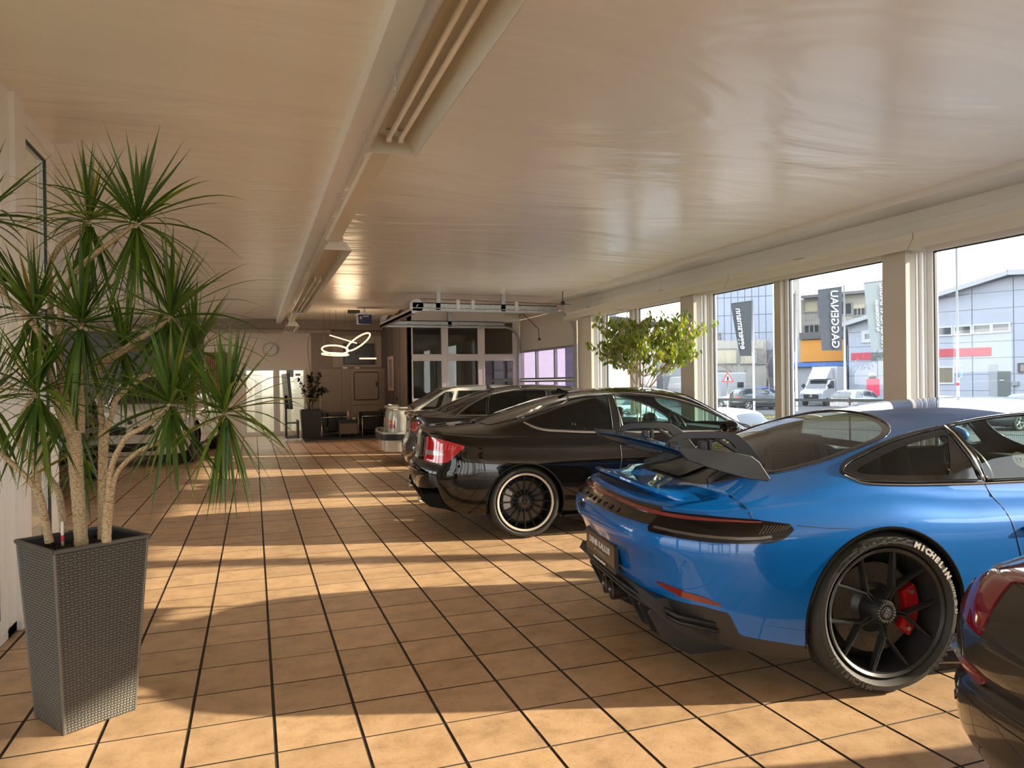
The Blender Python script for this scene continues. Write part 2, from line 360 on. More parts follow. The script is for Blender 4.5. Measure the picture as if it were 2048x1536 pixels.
# ---- hall to the left, back walls
WALLB=mat('back_wall_paint',(.66,.56,.45),.7,bump=.1,bscale=60)
DKG=mat('dark_grey_wall',(.085,.08,.075),.7,var=.2,vscale=1.5)
hw_=MB(); hw_.box(-7.6,-7.5,YW,YB,0,.35).box(-7.6,-7.5,YW,YB,2.75,ZC)
for y_ in(YW,8.6,11.4,14.2,17.0,20.4): hw_.box(-7.6,-7.5,y_,y_+.4,.35,2.75)
hw_.build('wall_hall',WHITE,kind='structure')  # out of view; its openings were added to let sky light in
MB().box(-7.5,-1.22,YB,YB+.12,0,ZC).build('wall_back_left',DKG,kind='structure')
MB().box(-1.22,-.26,YB,YB+.12,0,ZC).box(-.26,1.36,YB,YB+.12,1.84,ZC).box(1.36,1.50,YB,YB+.12,0,ZC).build('wall_back',WALLB,kind='structure')
MB().box(1.50,3.52,YB,YB+.12,0,ZC).build('wall_nook',mat('nook_wall',(.30,.225,.17),.7,bump=.1,bscale=60),kind='structure')
# corrugated duct and soffit below the ceiling at the back
MB().box(-7.4,3.4,YB-.55,YB,2.86,ZC).build('trim_6',mat('soffit_grey',(.26,.21,.165),.7),kind='structure')
dt=MB(); pr=[]
for i in range(560):
    pr.append((-5.0+i*.0125,.055 if i%4<2 else .046))
dt.lathe(pr,10,'x',(0,YB-.62,2.80)); dt.build('air_duct',mat('duct_grey',(.36,.30,.24),.6),smooth=False,label='grey corrugated duct running under the ceiling along the back wall',cat='duct')
for x in (-.83,.70): pass
# brown side wall of the nook and the glazed partition
XN=3.43
MB().box(XN,XN+.1,17.0,YB,0,ZC).build('wall_nook_side',TAUPE,kind='structure')
for yy in (18.0,19.0,19.9): MB().box(XN-.004,XN,yy,yy+.012,0,2.9).build('trim_7',BLACK,kind='structure')
# =================== glazed partition and sectional door ===================
pf=MB(); yp=17.0
PX=[(3.43,3.52),(4.285,4.38),(5.20,5.30),(6.10,6.24)]
for a,b in PX: pf.box(a,b,yp,yp+.09,0,3.05)
for a,b in zip([p[1] for p in PX[:-1]],[p[0] for p in PX[1:]]):
    pf.box(a,b,yp,yp+.09,2.88,3.05); pf.box(a,b,yp,yp+.09,1.94,2.03); pf.box(a,b,yp,yp+.09,0,.98)
pf.box(3.43,6.3,yp,yp+.1,3.05,ZC)
wpt=pf.build('wall_partition',PVC,kind='structure',bevel=.004)
n=30
for a,b in zip([p[1] for p in PX[:-1]],[p[0] for p in PX[1:]]):
    for z0,z1 in((.98,1.94),(2.03,2.88)):
        w=MB(); f=.035
        w.box(a,a+f,yp-.01,yp+.06,z0,z1).box(b-f,b,yp-.01,yp+.06,z0,z1).box(a+f,b-f,yp-.01,yp+.06,z0,z0+f).box(a+f,b-f,yp-.01,yp+.06,z1-f,z1)
        wi=w.build('window_%d'%n,PVC,kind='structure',bevel=.003); n+=1
        MB().add([(a+f,yp+.02,z0+f),(b-f,yp+.02,z0+f),(b-f,yp+.02,z1-f),(a+f,yp+.02,z1-f)],[(0,1,2,3)]).build('pane',glass('partition_glass',(.66,.67,.62),1.3),wi)
MB().box(3.53,6.3,YB,YB+.1,0,ZC).build('wall_back_room',mat('back_room_wall',(.30,.27,.22),.7),kind='structure')
MB().box(XW,XW+.1,17.1,YB,0,.9).box(XW,XW+.1,17.1,YB,2.5,ZC).box(XW,XW+.1,17.1,YB,.9,2.5).build('wall_back_room_side',CREAM,kind='structure')
MB().box(XW-.02,XW+.1,13.05,13.62,0,ZC).box(XW-.02,XW+.1,13.6,17.1,2.92,ZC).build('wall_door_surround',CREAM,kind='structure')
# sectional garage door leaf: top panel + glazed sections
gd=empty('garage_door',(XW-.04,15.3,0),label='sectional garage door with milky glazed sections beside the partition',cat='garage door')
def gp(name,m,mt,**k): return m.xf(Matrix.Translation((-(XW-.04),-15.3,0))).build(name,mt,gd,**k)
gp('top_panel',MB().box(XW-.05,XW,13.66,17.0,2.14,2.90),mat('door_panel_cream',(.50,.46,.38),.6))
zz=[0.02,.70,1.42,2.14]
MILK=glass('milky_door_pane',(.50,.45,.53),.8,body=(.5,.45,.5),bodyfac=.12)
for i in range(3):
    z0,z1=zz[i],zz[i+1]
    fr=MB(); fr.box(XW-.06,XW,13.66,17.0,z0,z0+.05).box(XW-.06,XW,13.66,17.0,z1-.05,z1-.004)
    ys=[13.66,14.78,15.90,17.0]
    for y in ys: fr.box(XW-.06,XW,max(13.66,y-.04),min(17.0,y+.04),z0+.05,z1-.05)
    s_=gp('door_section',fr,ALU)
    for a,b in zip(ys[:-1],ys[1:]):
        MB().box(XW-.035,XW-.02,a+.04,b-.04,z0+.05,z1-.05).xf(Matrix.Translation((-(XW-.04),-15.3,0))).build('door_pane',MILK,s_)
# tracks
tr=empty('door_track',(XW-.1,15.3,0),label='galvanised steel overhead track and spring shaft of the garage door',cat='door track')
def tp(name,m,mt=GALV,**k): return m.xf(Matrix.Translation((-(XW-.1),-15.3,0))).build(name,mt,tr,**k)
for yy,z,xe in((16.95,2.72,2.9),(13.62,2.78,2.85)):
    m=MB(); R=.38; pts=[(XW-.09,yy,0.05),(XW-.09,yy,z-R)]+[(XW-.09-R+R*math.cos(t),yy,z-R+R*math.sin(t)) for t in [PI/2*i/8 for i in range(1,9)]]+[(xe,yy,z)]
    for a,b in zip(pts[:-1],pts[1:]):
        m.bar(a,b,.05,.06,up=(0,1,0))
    tp('vertical_track',m)
    tp('horizontal_rail',MB().box(xe,XW-.5,yy-.03,yy+.03,z+.12,z+.135).box(xe,XW-.5,yy-.03,yy-.02,z+.04,z+.135).box(xe,XW-.45,yy+.015,yy+.03,z+.05,z+.10))
    if yy<14:
        for x in (3.7,4.0,4.9,5.9): tp('bracket',MB().box(x,x+.07,yy-.05,yy-.03,z+.02,z+.2),mat('bracket_steel',(.62,.63,.60),.4,.8))
    for x in((3.3,4.62) if yy<14 else (4.4,)): tp('hanger',MB().box(x,x+.09,yy-.03,yy-.024,z,ZC).box(x,x+.006,yy-.03,yy+.02,z,ZC))
sh=MB(); sh.tube([(2.93,13.5,2.86),(2.93,17.05,2.80)],.016,10); tp('spring_shaft',sh,smooth=True)
for y0,y1 in((13.85,15.0),(15.5,16.6)):
    m=MB(); m.tube([(2.93,y0,2.85),(2.93,y1,2.83)],.05,12); tp('torsion_spring',m,mat('spring_steel',(.10,.09,.08),.45,.7))
for y in(13.62,16.98):
    m=MB(); m.lathe([(-.03,.02),(-.03,.13),(.03,.13),(.03,.02)],20,'y',(2.93,y,2.85)); tp('cable_drum',m,smooth=False)
tp('drive_rail',MB().box(2.80,2.90,13.5,17.1,2.70,2.75).box(2.80,2.81,13.5,17.1,2.70,2.79))
for y in (15.1,16.4): tp('coil_end',MB().lathe([(-.03,.03),(-.03,.085),(.03,.085),(.03,.03)],16,'y',(2.93,y,2.84)),mat('rusty_coil',(.16,.08,.05),.6,.3))
om=empty('door_motor',(2.42,16.9,2.86),label='blue electric motor of the garage door under the ceiling',cat='motor')
MB().box(-.15,.15,-.12,.12,-.11,.10).build('housing',mat('motor_blue',(.012,.022,.12),.4),om,bevel=.015)
MB().box(-.02,.02,-.02,.02,.13,ZC-2.86).box(-.2,.25,-.13,.13,.10,.13).box(.12,.17,-.03,.03,-.02,.12).box(-.18,-.15,-.05,.05,-.1,.1).build('bracket',GALV,om)
MB().box(-.12,-.08,-.13,-.12,.0,.06).box(-.05,.08,-.13,-.12,.05,.08).build('terminal_box',mat('pale_plastic',(.6,.6,.58),.5),om)
tp('pull_cable',MB().tube([(3.0,13.62,2.99),(3.9,13.62,2.98),(5.0,13.62,2.96),(6.1,13.6,2.95)],.006,6),BLACK)
# hanging link chain of the door
cb=MB(); cb.tube([(5.35,14.3,2.80),(5.7,14.35,2.5),(5.72,14.35,2.30)],.008,6); cb.sphere((5.72,14.35,2.28),.03); tp('release_cord',cb,BLACK)
# =================== fluorescent rows ===================
FIX=mat('fixture_enamel',(.62,.57,.46),.4); FIXI=mat('reflector_inside',(.60,.56,.46),.3,.15)
TUBEM=mat('fluorescent_tube_off',(.80,.76,.66),.18,coat=.6)
def reflector(mb,L,w0,w1,h,zt,mi=0,th=.004):
    "open trough facing down along y from 0..L: flat top w0, flared to w1"
    a,b=w0/2,w1/2
    for s in(-1,1):
        mb.add([(s*a,0,zt),(s*a,L,zt),(s*b,L,zt-h),(s*b,0,zt-h),(s*(a+th),0,zt+th),(s*(a+th),L,zt+th),(s*(b+th),L,zt-h),(s*(b+th),0,zt-h)],[(0,1,2,3),(4,7,6,5),(3,2,6,7),(0,3,7,4),(1,5,6,2)],mi)
    mb.box(-a,a,0,L,zt,zt+th,mi)
    for y in(0,L): mb.add([(-a,y,zt),(a,y,zt),(b,y,zt-h),(-b,y,zt-h)],[(0,1,2,3)],mi)
def chain(mb,p,z0,z1,lk=.035):
    n=max(1,int((z1-z0)/(lk*.8)))
    for i in range(n):
        zc=z0+(i+.5)*(z1-z0)/n; hh=(z1-z0)/n*.62; r=.007
        pts=[]
        for k in range(8):
            t=2*PI*k/8; a=r*math.cos(t); b=hh*math.sin(t)
            pts.append((p[0]+(a if i%2 else 0),p[1]+(0 if i%2 else a),zc+b))
        mb.tube(pts,.0016,4,closed=True)
    mb.tube([(p[0],p[1],z1+.004),(p[0],p[1]+.008,z1+.012),(p[0],p[1],z1+.02)],.002,4)
def fixture(x,y0,L,zt,w1,h,label,tubes=True,open_to=None,w0=.15):
    t=empty('fluorescent_fixture',(x,y0,zt),label=label,cat='light fixture',group=None)
    m=MB(); reflector(m,L,w0,w1,h,0.); m.build('reflector',FIXI,t)
    MB().box(-.055,.055,-.0,L,.004,.055).build('housing',FIX,t,bevel=.004)
    if tubes:
        s0=.12 if open_to is None else open_to
        for sx in(-.033,.033):
            MB().tube([(sx,s0,-.045),(sx,L-.12,-.045)],.013,12).build('tube',TUBEM,t,smooth=True)
            for yy in(s0,L-.12): MB().box(sx-.014,sx+.014,yy-.03 if yy==s0 else yy,yy if yy==s0 else yy+.03,-.065,-.002).build('socket',mat('socket_white',(.70,.68,.62),.4),t,bevel=.004)
        MB().lathe([(-.035,.012),(0,.016)],12,'z',(0,L-.135,0)).build('starter',mat('socket_white',(.7,.68,.62),.4),t)
    c=MB()
    for yy in((.5,L-.5) if L>1.5 else(L*.5,)): chain(c,(-.07,yy,0),.0,ZC-zt-.12)
    c.build('chain',ALU,t)
    return t
XF=.79
fixture(.755,1.0,3.12,2.80,.27,.10,'nearest open fluorescent trough with two unlit tubes beside the ceiling beam')
m=MB(); m.box(-.06,.06,0,3.2,0,.055); tt=empty('trunking',(.755,4.14,2.80),label='plain cream trunking between the two fluorescent troughs',cat='trunking'); m.build('rail',mat('cream_trunking',(.68,.61,.48),.4),tt,bevel=.004)
c=MB(); chain(c,(-.075,.5,0),.03,.2); chain(c,(-.075,2.1,0),.03,.2); c.build('chain',ALU,tt)
fixture(.80,7.35,6.9,2.80,.27,.08,'long middle fluorescent trough with unlit tubes near the hanging ring lamps',open_to=2.4)
tt=empty('trunking',(.815,14.3,2.80),label='far cream trunking before the last small fluorescent fixture',cat='trunking'); MB().box(-.06,.06,0,2.6,0,.055).build('rail',mat('cream_trunking',(.68,.61,.48),.4),tt,bevel=.004); MB().box(-.01,.01,1.2,1.22,.05,ZC-2.8).build('hanger',ALU,tt)
fixture(.84,16.95,2.4,2.78,.27,.09,'last small fluorescent fixture closest to the wall clock')
# row along the window wall
lx=5.97; ys=[-1.0,2.03,5.25,8.1,11.3]
names=['fifth','nearest','second','third','farthest']
lab=['fluorescent reflector row piece beyond the right edge of view','fluorescent reflector hanging on chains nearest the camera along the windows','fluorescent reflector on chains above the second window pillar','fluorescent reflector on chains above the leafy tree','farthest fluorescent reflector on chains near the garage door']
for i,y0 in enumerate(ys):
    L=(ys[i+1]-y0 if i<4 else 2.1)-.01
    t=empty('fluorescent_fixture',(lx,y0,2.74),label=lab[i],cat='light fixture',group='row of reflectors along the window wall')
    m=MB(); reflector(m,L,.10,.23,.10,-.045); m.build('reflector',FIX,t)
    MB().box(-.05,.05,0,L,-.045,.02).build('housing',FIX,t,bevel=.004)
    MB().tube([(0,.1,-.075),(0,L-.1,-.075)],.013,10).build('tube',TUBEM,t,smooth=True)
    c=MB(); 
    for yy in (.55*L,): chain(c,(-.0,yy,0),.03,.29)
    c.build('chain',ALU,t); MB().box(-.02,.02,.55*L-.07,.55*L+.07,.02,.032).build('clip',SATIN,t)
# small dark corner sensor
sn=MB().box(5.62,5.68,12.9,12.96,2.86,2.93).box(5.645,5.655,12.92,12.94,2.93,ZC).build('sensor',mat('sensor_dark',(.02,.025,.05),.4),None,label='small dark sensor box at the end of the near door rail',cat='sensor')
# =================== back wall things ===================
def bbox(name,x0,x1,z0,z1,y,d,mt,parent=None,**k): return MB().box(x0,x1,y-d,y,z0,z1).build(name,mt,parent,**k)
# double glazed door with bright rooms behind
dr=MB()
for a,b in((-.26,-.19),(.50,.58),(.58,.66),(1.29,1.36)): dr.box(a,b,YB-.04,YB+.04,0,1.84)
for a,b in((-.19,.50),(.66,1.29)): dr.box(a,b,YB-.04,YB+.04,1.77,1.84); dr.box(a,b,YB-.04,YB+.04,0,.12)
d1=dr.build('door_1',mat('door_frame_pale',(.60,.56,.48),.4),kind='structure',bevel=.004)
for a,b in((-.19,.50),(.66,1.29)): MB().add([(a,YB,.12),(b,YB,.12),(b,YB,1.77),(a,YB,1.77)],[(0,1,2,3)]).build('pane',GLASS,d1)
MB().box(.61,.63,YB-.09,YB-.05,.85,1.0).build('door_handle',ALU,d1)
MB().box(-1.2,2.2,YB+2.4,YB+2.5,-.1,2.4).build('wall_corridor',mat('corridor_bright',(.85,.84,.76),.6),kind='structure')
MB().box(-1.2,2.2,YB+.1,YB+2.5,-.12,-.01).build('floor_corridor',mat('corridor_floor',(.60,.55,.45),.4),kind='structure')
MB().box(-1.3,2.3,YB+.12,YB+2.5,2.4,2.5).box(-1.3,-1.2,YB+.12,YB+2.5,0,2.4).box(2.2,2.3,YB+.12,YB+2.5,0,2.4).build('ceiling_corridor',CREAM,kind='structure')
al=bpy.data.lights.new('corridor_lamp','AREA'); al.energy=45; al.size=1.2; al.color=(1,.97,.85); ao=bpy.data.objects.new('corridor_lamp',al); COL.objects.link(ao); ao.location=(.5,YB+1.2,2.35)
for a,b,c_ in((-.15,.02,(.62,.60,.52)),(.12,.14,(.3,.3,.28)),(.75,.90,(.40,.40,.34)),(1.0,1.18,(.8,.8,.76))):
    pass
cur=empty('cubicle',(.0,YB+1.6,0),label='pale shower cubicle panels seen through the glass double door',cat='cubicle')
for i,(a,b) in enumerate(((-.5,-.05),(.02,.22),(.45,.62),(.8,1.02),(1.12,1.5))): MB().box(a,b,0,.05,0,2.1).build('panel',mat('cubicle_%d'%(i%2),((.70,.70,.64),(.46,.46,.40))[i%2],.4),cur)
sg=empty('wall_sign',(.955,YB-.05,1.68),label='small grey sign with a round symbol on the right glass door',cat='sign')
MB().box(-.11,.07,-.004,0,-.09,.09).build('board',mat('sign_grey',(.22,.22,.20),.5),sg); MB().tube([(-.02+.045*math.cos(t*PI/8),-.006,.04*math.sin(t*PI/8)) for t in range(16)],.004,5,closed=True).build('ring',mat('sign_pale',(.7,.7,.65),.5),sg); MB().box(.12,.25,-.004,0,-.06,.0).build('second_board',mat('sign_grey',(.22,.22,.2),.5),sg)
# clock
ck=empty('wall_clock',(.427,YB-.03,2.345),label='round white wall clock with black hands on the back wall',cat='clock')
MB().lathe([(0,.001),(0,.17),(-.03,.185),(.01,.19),(.02,.19)],40,'y').build('case',mat('clock_case',(.56,.54,.49),.4,.2),ck,smooth=30)
MB().lathe([(-.012,.001),(-.012,.165)],40,'y').build('dial',mat('clock_dial',(.66,.60,.52),.5),ck)
for k in range(12):
    t=k*PI/6; m=MB(); m.bar((.125*math.sin(t),-.016,.125*math.cos(t)),(.15*math.sin(t),-.016,.15*math.cos(t)),.012,.004,up=(0,1,0)); m.build('hour_mark',BLACK,ck)
m=MB(); m.bar((0,-.02,0),(.065*math.sin(1.0),-.02,.065*math.cos(1.0)),.012,.003,up=(0,1,0)); m.build('hour_hand',BLACK,ck)
m=MB(); m.bar((0,-.023,0),(.11*math.sin(.62),-.023,.11*math.cos(.62)),.007,.003,up=(0,1,0)); m.build('minute_hand',BLACK,ck)
# wooden slat panel
sp=empty('slat_panel',(-.89,YB-.03,1.6),label='vertical wooden slat panel on the back wall left of the glass doors',cat='panel')
MB().box(-.30,.30,-.01,.02,-.66,.66).build('backing',mat('felt_black',(.01,.01,.01),.9),sp)
sl_=MB().box(-.013,.013,-.035,-.01,-.66,.66).mesh('slat',mat('oak_slat',(.34,.17,.08),.5,var=.3,vscale=9))
for i in range(14): linkmesh('slat',sl_,sp,(-.28+i*.043,0,0))
MB().box(.31,.36,-.06,.0,-.12,.12).build('control_box',BLACK,sp)
# nook: framed opening, photo, cupboards
bbox('picture_mount',2.08,3.44,1.84,2.72,YB-.02,.04,mat('mount_beige',(.42,.33,.25),.6)).name='trim_8'; bpy.data.objects['trim_8']['kind']='structure'
pc=empty('framed_photo',(2.80,YB-.07,2.22),label='dark framed photograph of a car above the cupboards',cat='picture')
MB().box(-.44,.44,-.02,0,-.30,.29).build('frame',BLACK,pc); MB().box(-.41,.41,-.024,-.02,-.27,.26).build('print',mat('photo_dark',(.05,.045,.045),.25,var=.6,vscale=5),pc)
m=MB(); m.tube([(-.28,-.028,.0),(-.2,-.028,.06),(-.05,-.028,.10),(.1,-.028,.11),(.2,-.028,.06),(.3,-.028,.02),(.3,-.028,-.05),(-.28,-.028,-.06),(-.28,-.028,.0)],.006,5); m.build('car_outline',mat('photo_grey',(.22,.21,.2),.5),pc)
CUP=mat('cupboard_beige',(.26,.195,.14),.5)
cu=empty('wall_cupboard',(2.65,YB-.3,0),label='tall beige cupboard units with a rounded hatch door in the nook',cat='cupboard')
MB().box(-.95,.80,-.22,.28,0,1.80).build('body',CUP,cu,bevel=.004)
MB().box(-.94,-.40,-.24,-.22,.04,1.78).build('door',CUP,cu); MB().box(-.39,-.16,-.24,-.22,.04,1.78).build('door',CUP,cu)
MB().box(-.15,.69,-.245,-.22,.04,1.78).build('front_panel',mat('cupboard_front',(.29,.22,.155),.5),cu)
def rr(w,h,r,n=5):
    o=[]
    for cx,cy,a0 in((w/2-r,h/2-r,0),(-w/2+r,h/2-r,PI/2),(-w/2+r,-h/2+r,PI),(w/2-r,-h/2+r,1.5*PI)):
        for k in range(n+1): o.append((cx+r*math.cos(a0+k*PI/2/n),cy+r*math.sin(a0+k*PI/2/n)))
    return o
h=MB().prism([(a+.27,b+1.32) for a,b in rr(.66,.76,.05)],-.262,-.245,'y').build('hatch',CUP,cu); MB().tube([(a+.27,-.262,b+1.32) for a,b in rr(.66,.76,.05)],.012,6,closed=True).build('seal',BLACK,cu)
MB().box(.53,.57,-.29,-.262,1.30,1.43).build('latch',BLACK,cu); MB().lathe([(0,.03),(.01,.03)],12,'y',(.27,-.26,.86)).build('lock',ALU,cu); MB().box(-.15,.69,-.25,-.245,.79,.80).build('joint',BLACK,cu)
MB().box(-.33,-.20,-.02,.06,1.80,1.85).box(.0,.12,-.05,.03,1.80,1.84).build('paper_stack',WHITE,None,loc=(2.65,YB-.3,0),label='small white boxes lying on top of the beige cupboard',cat='box')
pc2=empty('framed_photo',(XN-.012,19.17,1.64),label='narrow framed picture in a pink wooden frame on the brown side wall',cat='picture')
m=MB(); m.box(-.02,0,-.38,-.30,-.45,.45).box(-.02,0,.30,.38,-.45,.45).box(-.02,0,-.30,.30,.37,.45).box(-.02,0,-.30,.30,-.45,-.37); m.build('frame',mat('frame_pink',(.55,.36,.28),.5),pc2)
MB().box(-.008,0,-.30,.30,-.37,.37).build('print',mat('print_grey',(.25,.25,.24),.3,var=.6,vscale=8),pc2)
lk=MB().box(-.02,0,-.03,.03,-.04,.04).build('socket',BLACK,None,loc=(XN,18.4,.99),label='small dark wall socket low on the brown side wall',cat='socket')
# hanging ring lamps
GOLD=mat('glowing_ring',(1.0,.62,.30),.4,emit=2.0)
rl=empty('ring_lamp',(2.05,17.4,ZC),label='pendant lamp of intersecting glowing rings hanging in the lounge',cat='lamp')
def ring(c,r,tilt,az,th=.018,squash=1.):
    M=Matrix.Translation(Vector(c)-Vector((2.05,17.4,ZC)))@Matrix.Rotation(az,4,'Z')@Matrix.Rotation(tilt,4,'X')
    m=MB(); m.tube([(r*math.cos(2*PI*k/40),r*math.sin(2*PI*k/40)*squash,0) for k in range(40)],th,6,closed=True); m.xf(M); m.build('ring',GOLD,rl,smooth=True)
ring((1.80,17.4,2.19),.30,math.radians(22),.1); ring((1.80,17.4,2.08),.30,math.radians(8),.2)
ring((2.34,17.4,2.37),.33,math.radians(-38),1.0)
m=MB(); m.tube([(-.38,-.1,-.60),(.25,0,-.78)],.012,6); m.build('bar',GOLD,rl,smooth=True); m=MB(); m.tube([(.35,.3,-1.13),(.75,.3,-1.13)],.018,6); m.build('bar',GOLD,rl,smooth=True)
pl0=bpy.data.lights.new('ring_lamp_light','POINT'); pl0.energy=24; pl0.shadow_soft_size=.3; pl0.color=(1,.72,.45); po=bpy.data.objects.new('ring_lamp_light',pl0); COL.objects.link(po); po.location=(2.1,17.3,2.35)
MB().box(.05,.33,-.06,.06,-.08,-.0).build('canopy',BLACK,rl,bevel=.01)
m=MB()
for dx,dy,z in((-.5,0,-.93),(-.35,.1,-.9),(-.22,0,-.7),(.0,.1,-.75),(.12,0,-.75),(.18,0,-1.1),(.24,.1,-.9),(.3,0,-.6),(.6,0,-.5),(.42,.3,-1.1),(.7,.3,-1.1)): m.tube([(dx,dy,0),(dx,dy,z)],.003,4)
m.build('suspension_wires',BLACK,rl)
# rug
rg=MB(); rg.box(1.15,3.42,18.02,20.22,.0,.022); r_=rg.build('rug',mat('rug_dark',(.03,.028,.028),.95,bump=1,bscale=150,var=.5,vscale=60),None,label='dark fringed rug under the lounge chairs',cat='rug')
fg=MB(); random.seed(3)
for i in range(260):
    x=1.18+i*.0086; fg.tube([(x,18.03,.02),(x+random.uniform(-.02,.02),17.97,.028),(x+random.uniform(-.03,.03),17.92,.008)],.004,4,cap=False)
fg.build('fringe',mat('rug_fringe',(.30,.26,.24),.9),r_,kind='stuff')
# tv on stand
tv=empty('television_stand',(.88,18.95,0),label='flat television seen edge-on on a black wheeled stand',cat='television')
m=MB(); m.box(-.04,.03,-.42,.42,.78,1.66); m.xf(Matrix.Rotation(-.08,4,'Y')@Matrix.Rotation(.12,4,'Z')); m.build('screen',mat('tv_blue_black',(.02,.03,.05),.25),tv,bevel=.01)
m=MB(); m.box(-.16,-.11,-.03,.03,.08,1.12).box(-.16,.0,-.03,.03,1.0,1.1); m.build('pole',BLACK,tv)
MB().box(-.15,.16,-.2,.2,.42,.45).build('shelf',BLACK,tv); MB().box(-.16,.18,-.3,-.25,.06,.09).box(-.16,.18,.25,.3,.06,.09).box(-.15,-.1,-.3,.3,.06,.09).box(.12,.16,-.3,.3,.06,.5).build('base',BLACK,tv)
for x in(-.16,.17):
    for y in(-.28,.28): MB().lathe([(-.015,.001),(-.015,.035),(.015,.035),(.015,.001)],12,'y',(x,y,.035)).build('caster',ALU,tv)
# grey planter with rubber plant and tall twig
pl=empty('floor_planter',(1.38,19.55,.022),label='square dark grey planter box beside the television',cat='planter')
m=MB(); a,b=.26,.22; m.add([(-b,-b,0),(b,-b,0),(b,b,0),(-b,b,0),(-a,-a,.70),(a,-a,.70),(a,a,.70),(-a,a,.70)],[(0,3,2,1),(4,5,6,7),(0,1,5,4),(1,2,6,5),(2,3,7,6),(3,0,4,7)]); m.build('box',mat('planter_grey',(.05,.048,.046),.5),pl,bevel=.006)
MB().box(-a+.03,a-.03,-a+.03,a-.03,.70,.715).build('soil',mat('soil',(.02,.014,.01),.95,bump=1,bscale=80),pl)
ps=empty('house_plant',(1.38,19.55,.74),label='dark leafy house plant growing in the grey planter box',cat='plant')
stm=MB(); lf=MB(); rnd=random.Random(5)
for k in range(9):
    a=rnd.uniform(0,2*PI); r0=rnd.uniform(.02,.12); tipx=rnd.uniform(-.42,.45); h=rnd.uniform(.3,.95)
    p0=Vector((r0*math.cos(a),r0*math.sin(a),0)); p1=Vector((tipx,rnd.uniform(-.2,.2),h)); pts=[p0.lerp(p1,t)+Vector((0,0,.12*math.sin(PI*t))) for t in(0,.25,.5,.75,1)]
    stm.tube(pts,.008,5)
    for j in range(34):
        t=rnd.uniform(.25,1); q=p0.lerp(p1,t)+Vector((0,0,.12*math.sin(PI*t))); d=Vector((rnd.uniform(-1,1),rnd.uniform(-1,1),rnd.uniform(-.5,.7))).normalized(); s=d.cross(Vector((0,0,1))).normalized()*.036; e=q+d*.13
        lf.add([q,q+d*.05+s,e-Vector((0,0,.02)),q+d*.05-s],[(0,1,2,3)])
stm.build('stem',mat('stem_brown',(.06,.035,.02),.7),ps,kind='stuff'); lf.build('foliage',mat('dark_leaf',(.018,.035,.012),.4),ps,kind='stuff')
MB().tube([(.05,0,0),(.06,0,.6),(.0,0,1.05),(-.05,0,1.5),(-.04,0,1.8),(.02,0,1.98)],[.012,.011,.01,.009,.008,.005],6).build('tall_twig',mat('twig',(.22,.10,.05),.7),ps,smooth=True)
# cube lounge chairs
LEATH=mat('black_leather',(.008,.008,.008),.35)
def cube_chair(x,y,rz,label,W=.74):
    t=empty('lounge_chair',(x,y,.022),rz,label,'chair')
    MB().box(-.33,.33,-.30,.30,.10,.24).build('base_cushion',LEATH,t,bevel=.02)
    MB().box(-.24,.24,-.34,.22,.25,.42).build('seat',LEATH,t,bevel=.03)
    MB().box(-.34,.34,.20,.36,.24,.66).build('backrest',LEATH,t,bevel=.03)
    for s in(-1,1):
        MB().box(s*.25,s*.36,-.34,.20,.12,.60).build('armrest',LEATH,t,bevel=.025)
        m=MB(); m.tube([(s*.37,-.34,0),(s*.37,-.34,.50),(s*.37,.36,.50),(s*.37,.36,0)],.011,8); m.tube([(s*.37,-.34,.10),(s*.37,.36,.10)],.009,8); m.build('side_frame',CHROME,t,smooth=True)
    m=MB(); m.tube([(-.37,-.34,.10),(.37,-.34,.10)],.009,8); m.build('front_rail',CHROME,t,smooth=True)
cube_chair(1.98,19.75,PI/2+.05,'black leather cube lounge chair beside the grey planter')
cube_chair(3.02,19.75,-PI/2-.0,'black leather cube lounge chair at the brown side wall')
tb=empty('side_table',(2.26,19.1,.022),label='low table with dark top and pale drawer between the lounge chairs',cat='table')
MB().box(-.25,.25,-.2,.2,.36,.44).build('tabletop',BLACK,tb); MB().box(-.21,-.18,-.16,-.13,0,.08).box(.18,.21,-.16,-.13,0,.08).box(-.21,-.18,.13,.16,0,.08).box(.18,.21,.13,.16,0,.08).build('feet',BLACK,tb); MB().box(-.22,.22,-.17,.17,.08,.36).build('body',mat('drawer_beige',(.22,.17,.12),.6),tb,bevel=.006); MB().box(-.2,.2,-.185,-.17,.24,.34).build('drawer',mat('drawer_beige',(.22,.17,.12),.6),tb)
bt=MB(); bt.lathe([(0,.001),(0,.03),(.16,.03),(.19,.012),(.24,.012),(.24,.001)],12,'z'); bt.build('bottle',mat('pink_bottle',(.55,.36,.30),.3),None,smooth=True,loc=(2.28,19.1,.462),label='slim pale bottle standing on the low side table',cat='bottle')
MB().lathe([(0,.001),(0,.03),(.05,.035),(.045,.034),(.0,.028)],12,'z').build('cup',WHITE,None,smooth=True,loc=(2.42,19.05,.462),label='small white cup on the low side table',cat='cup')
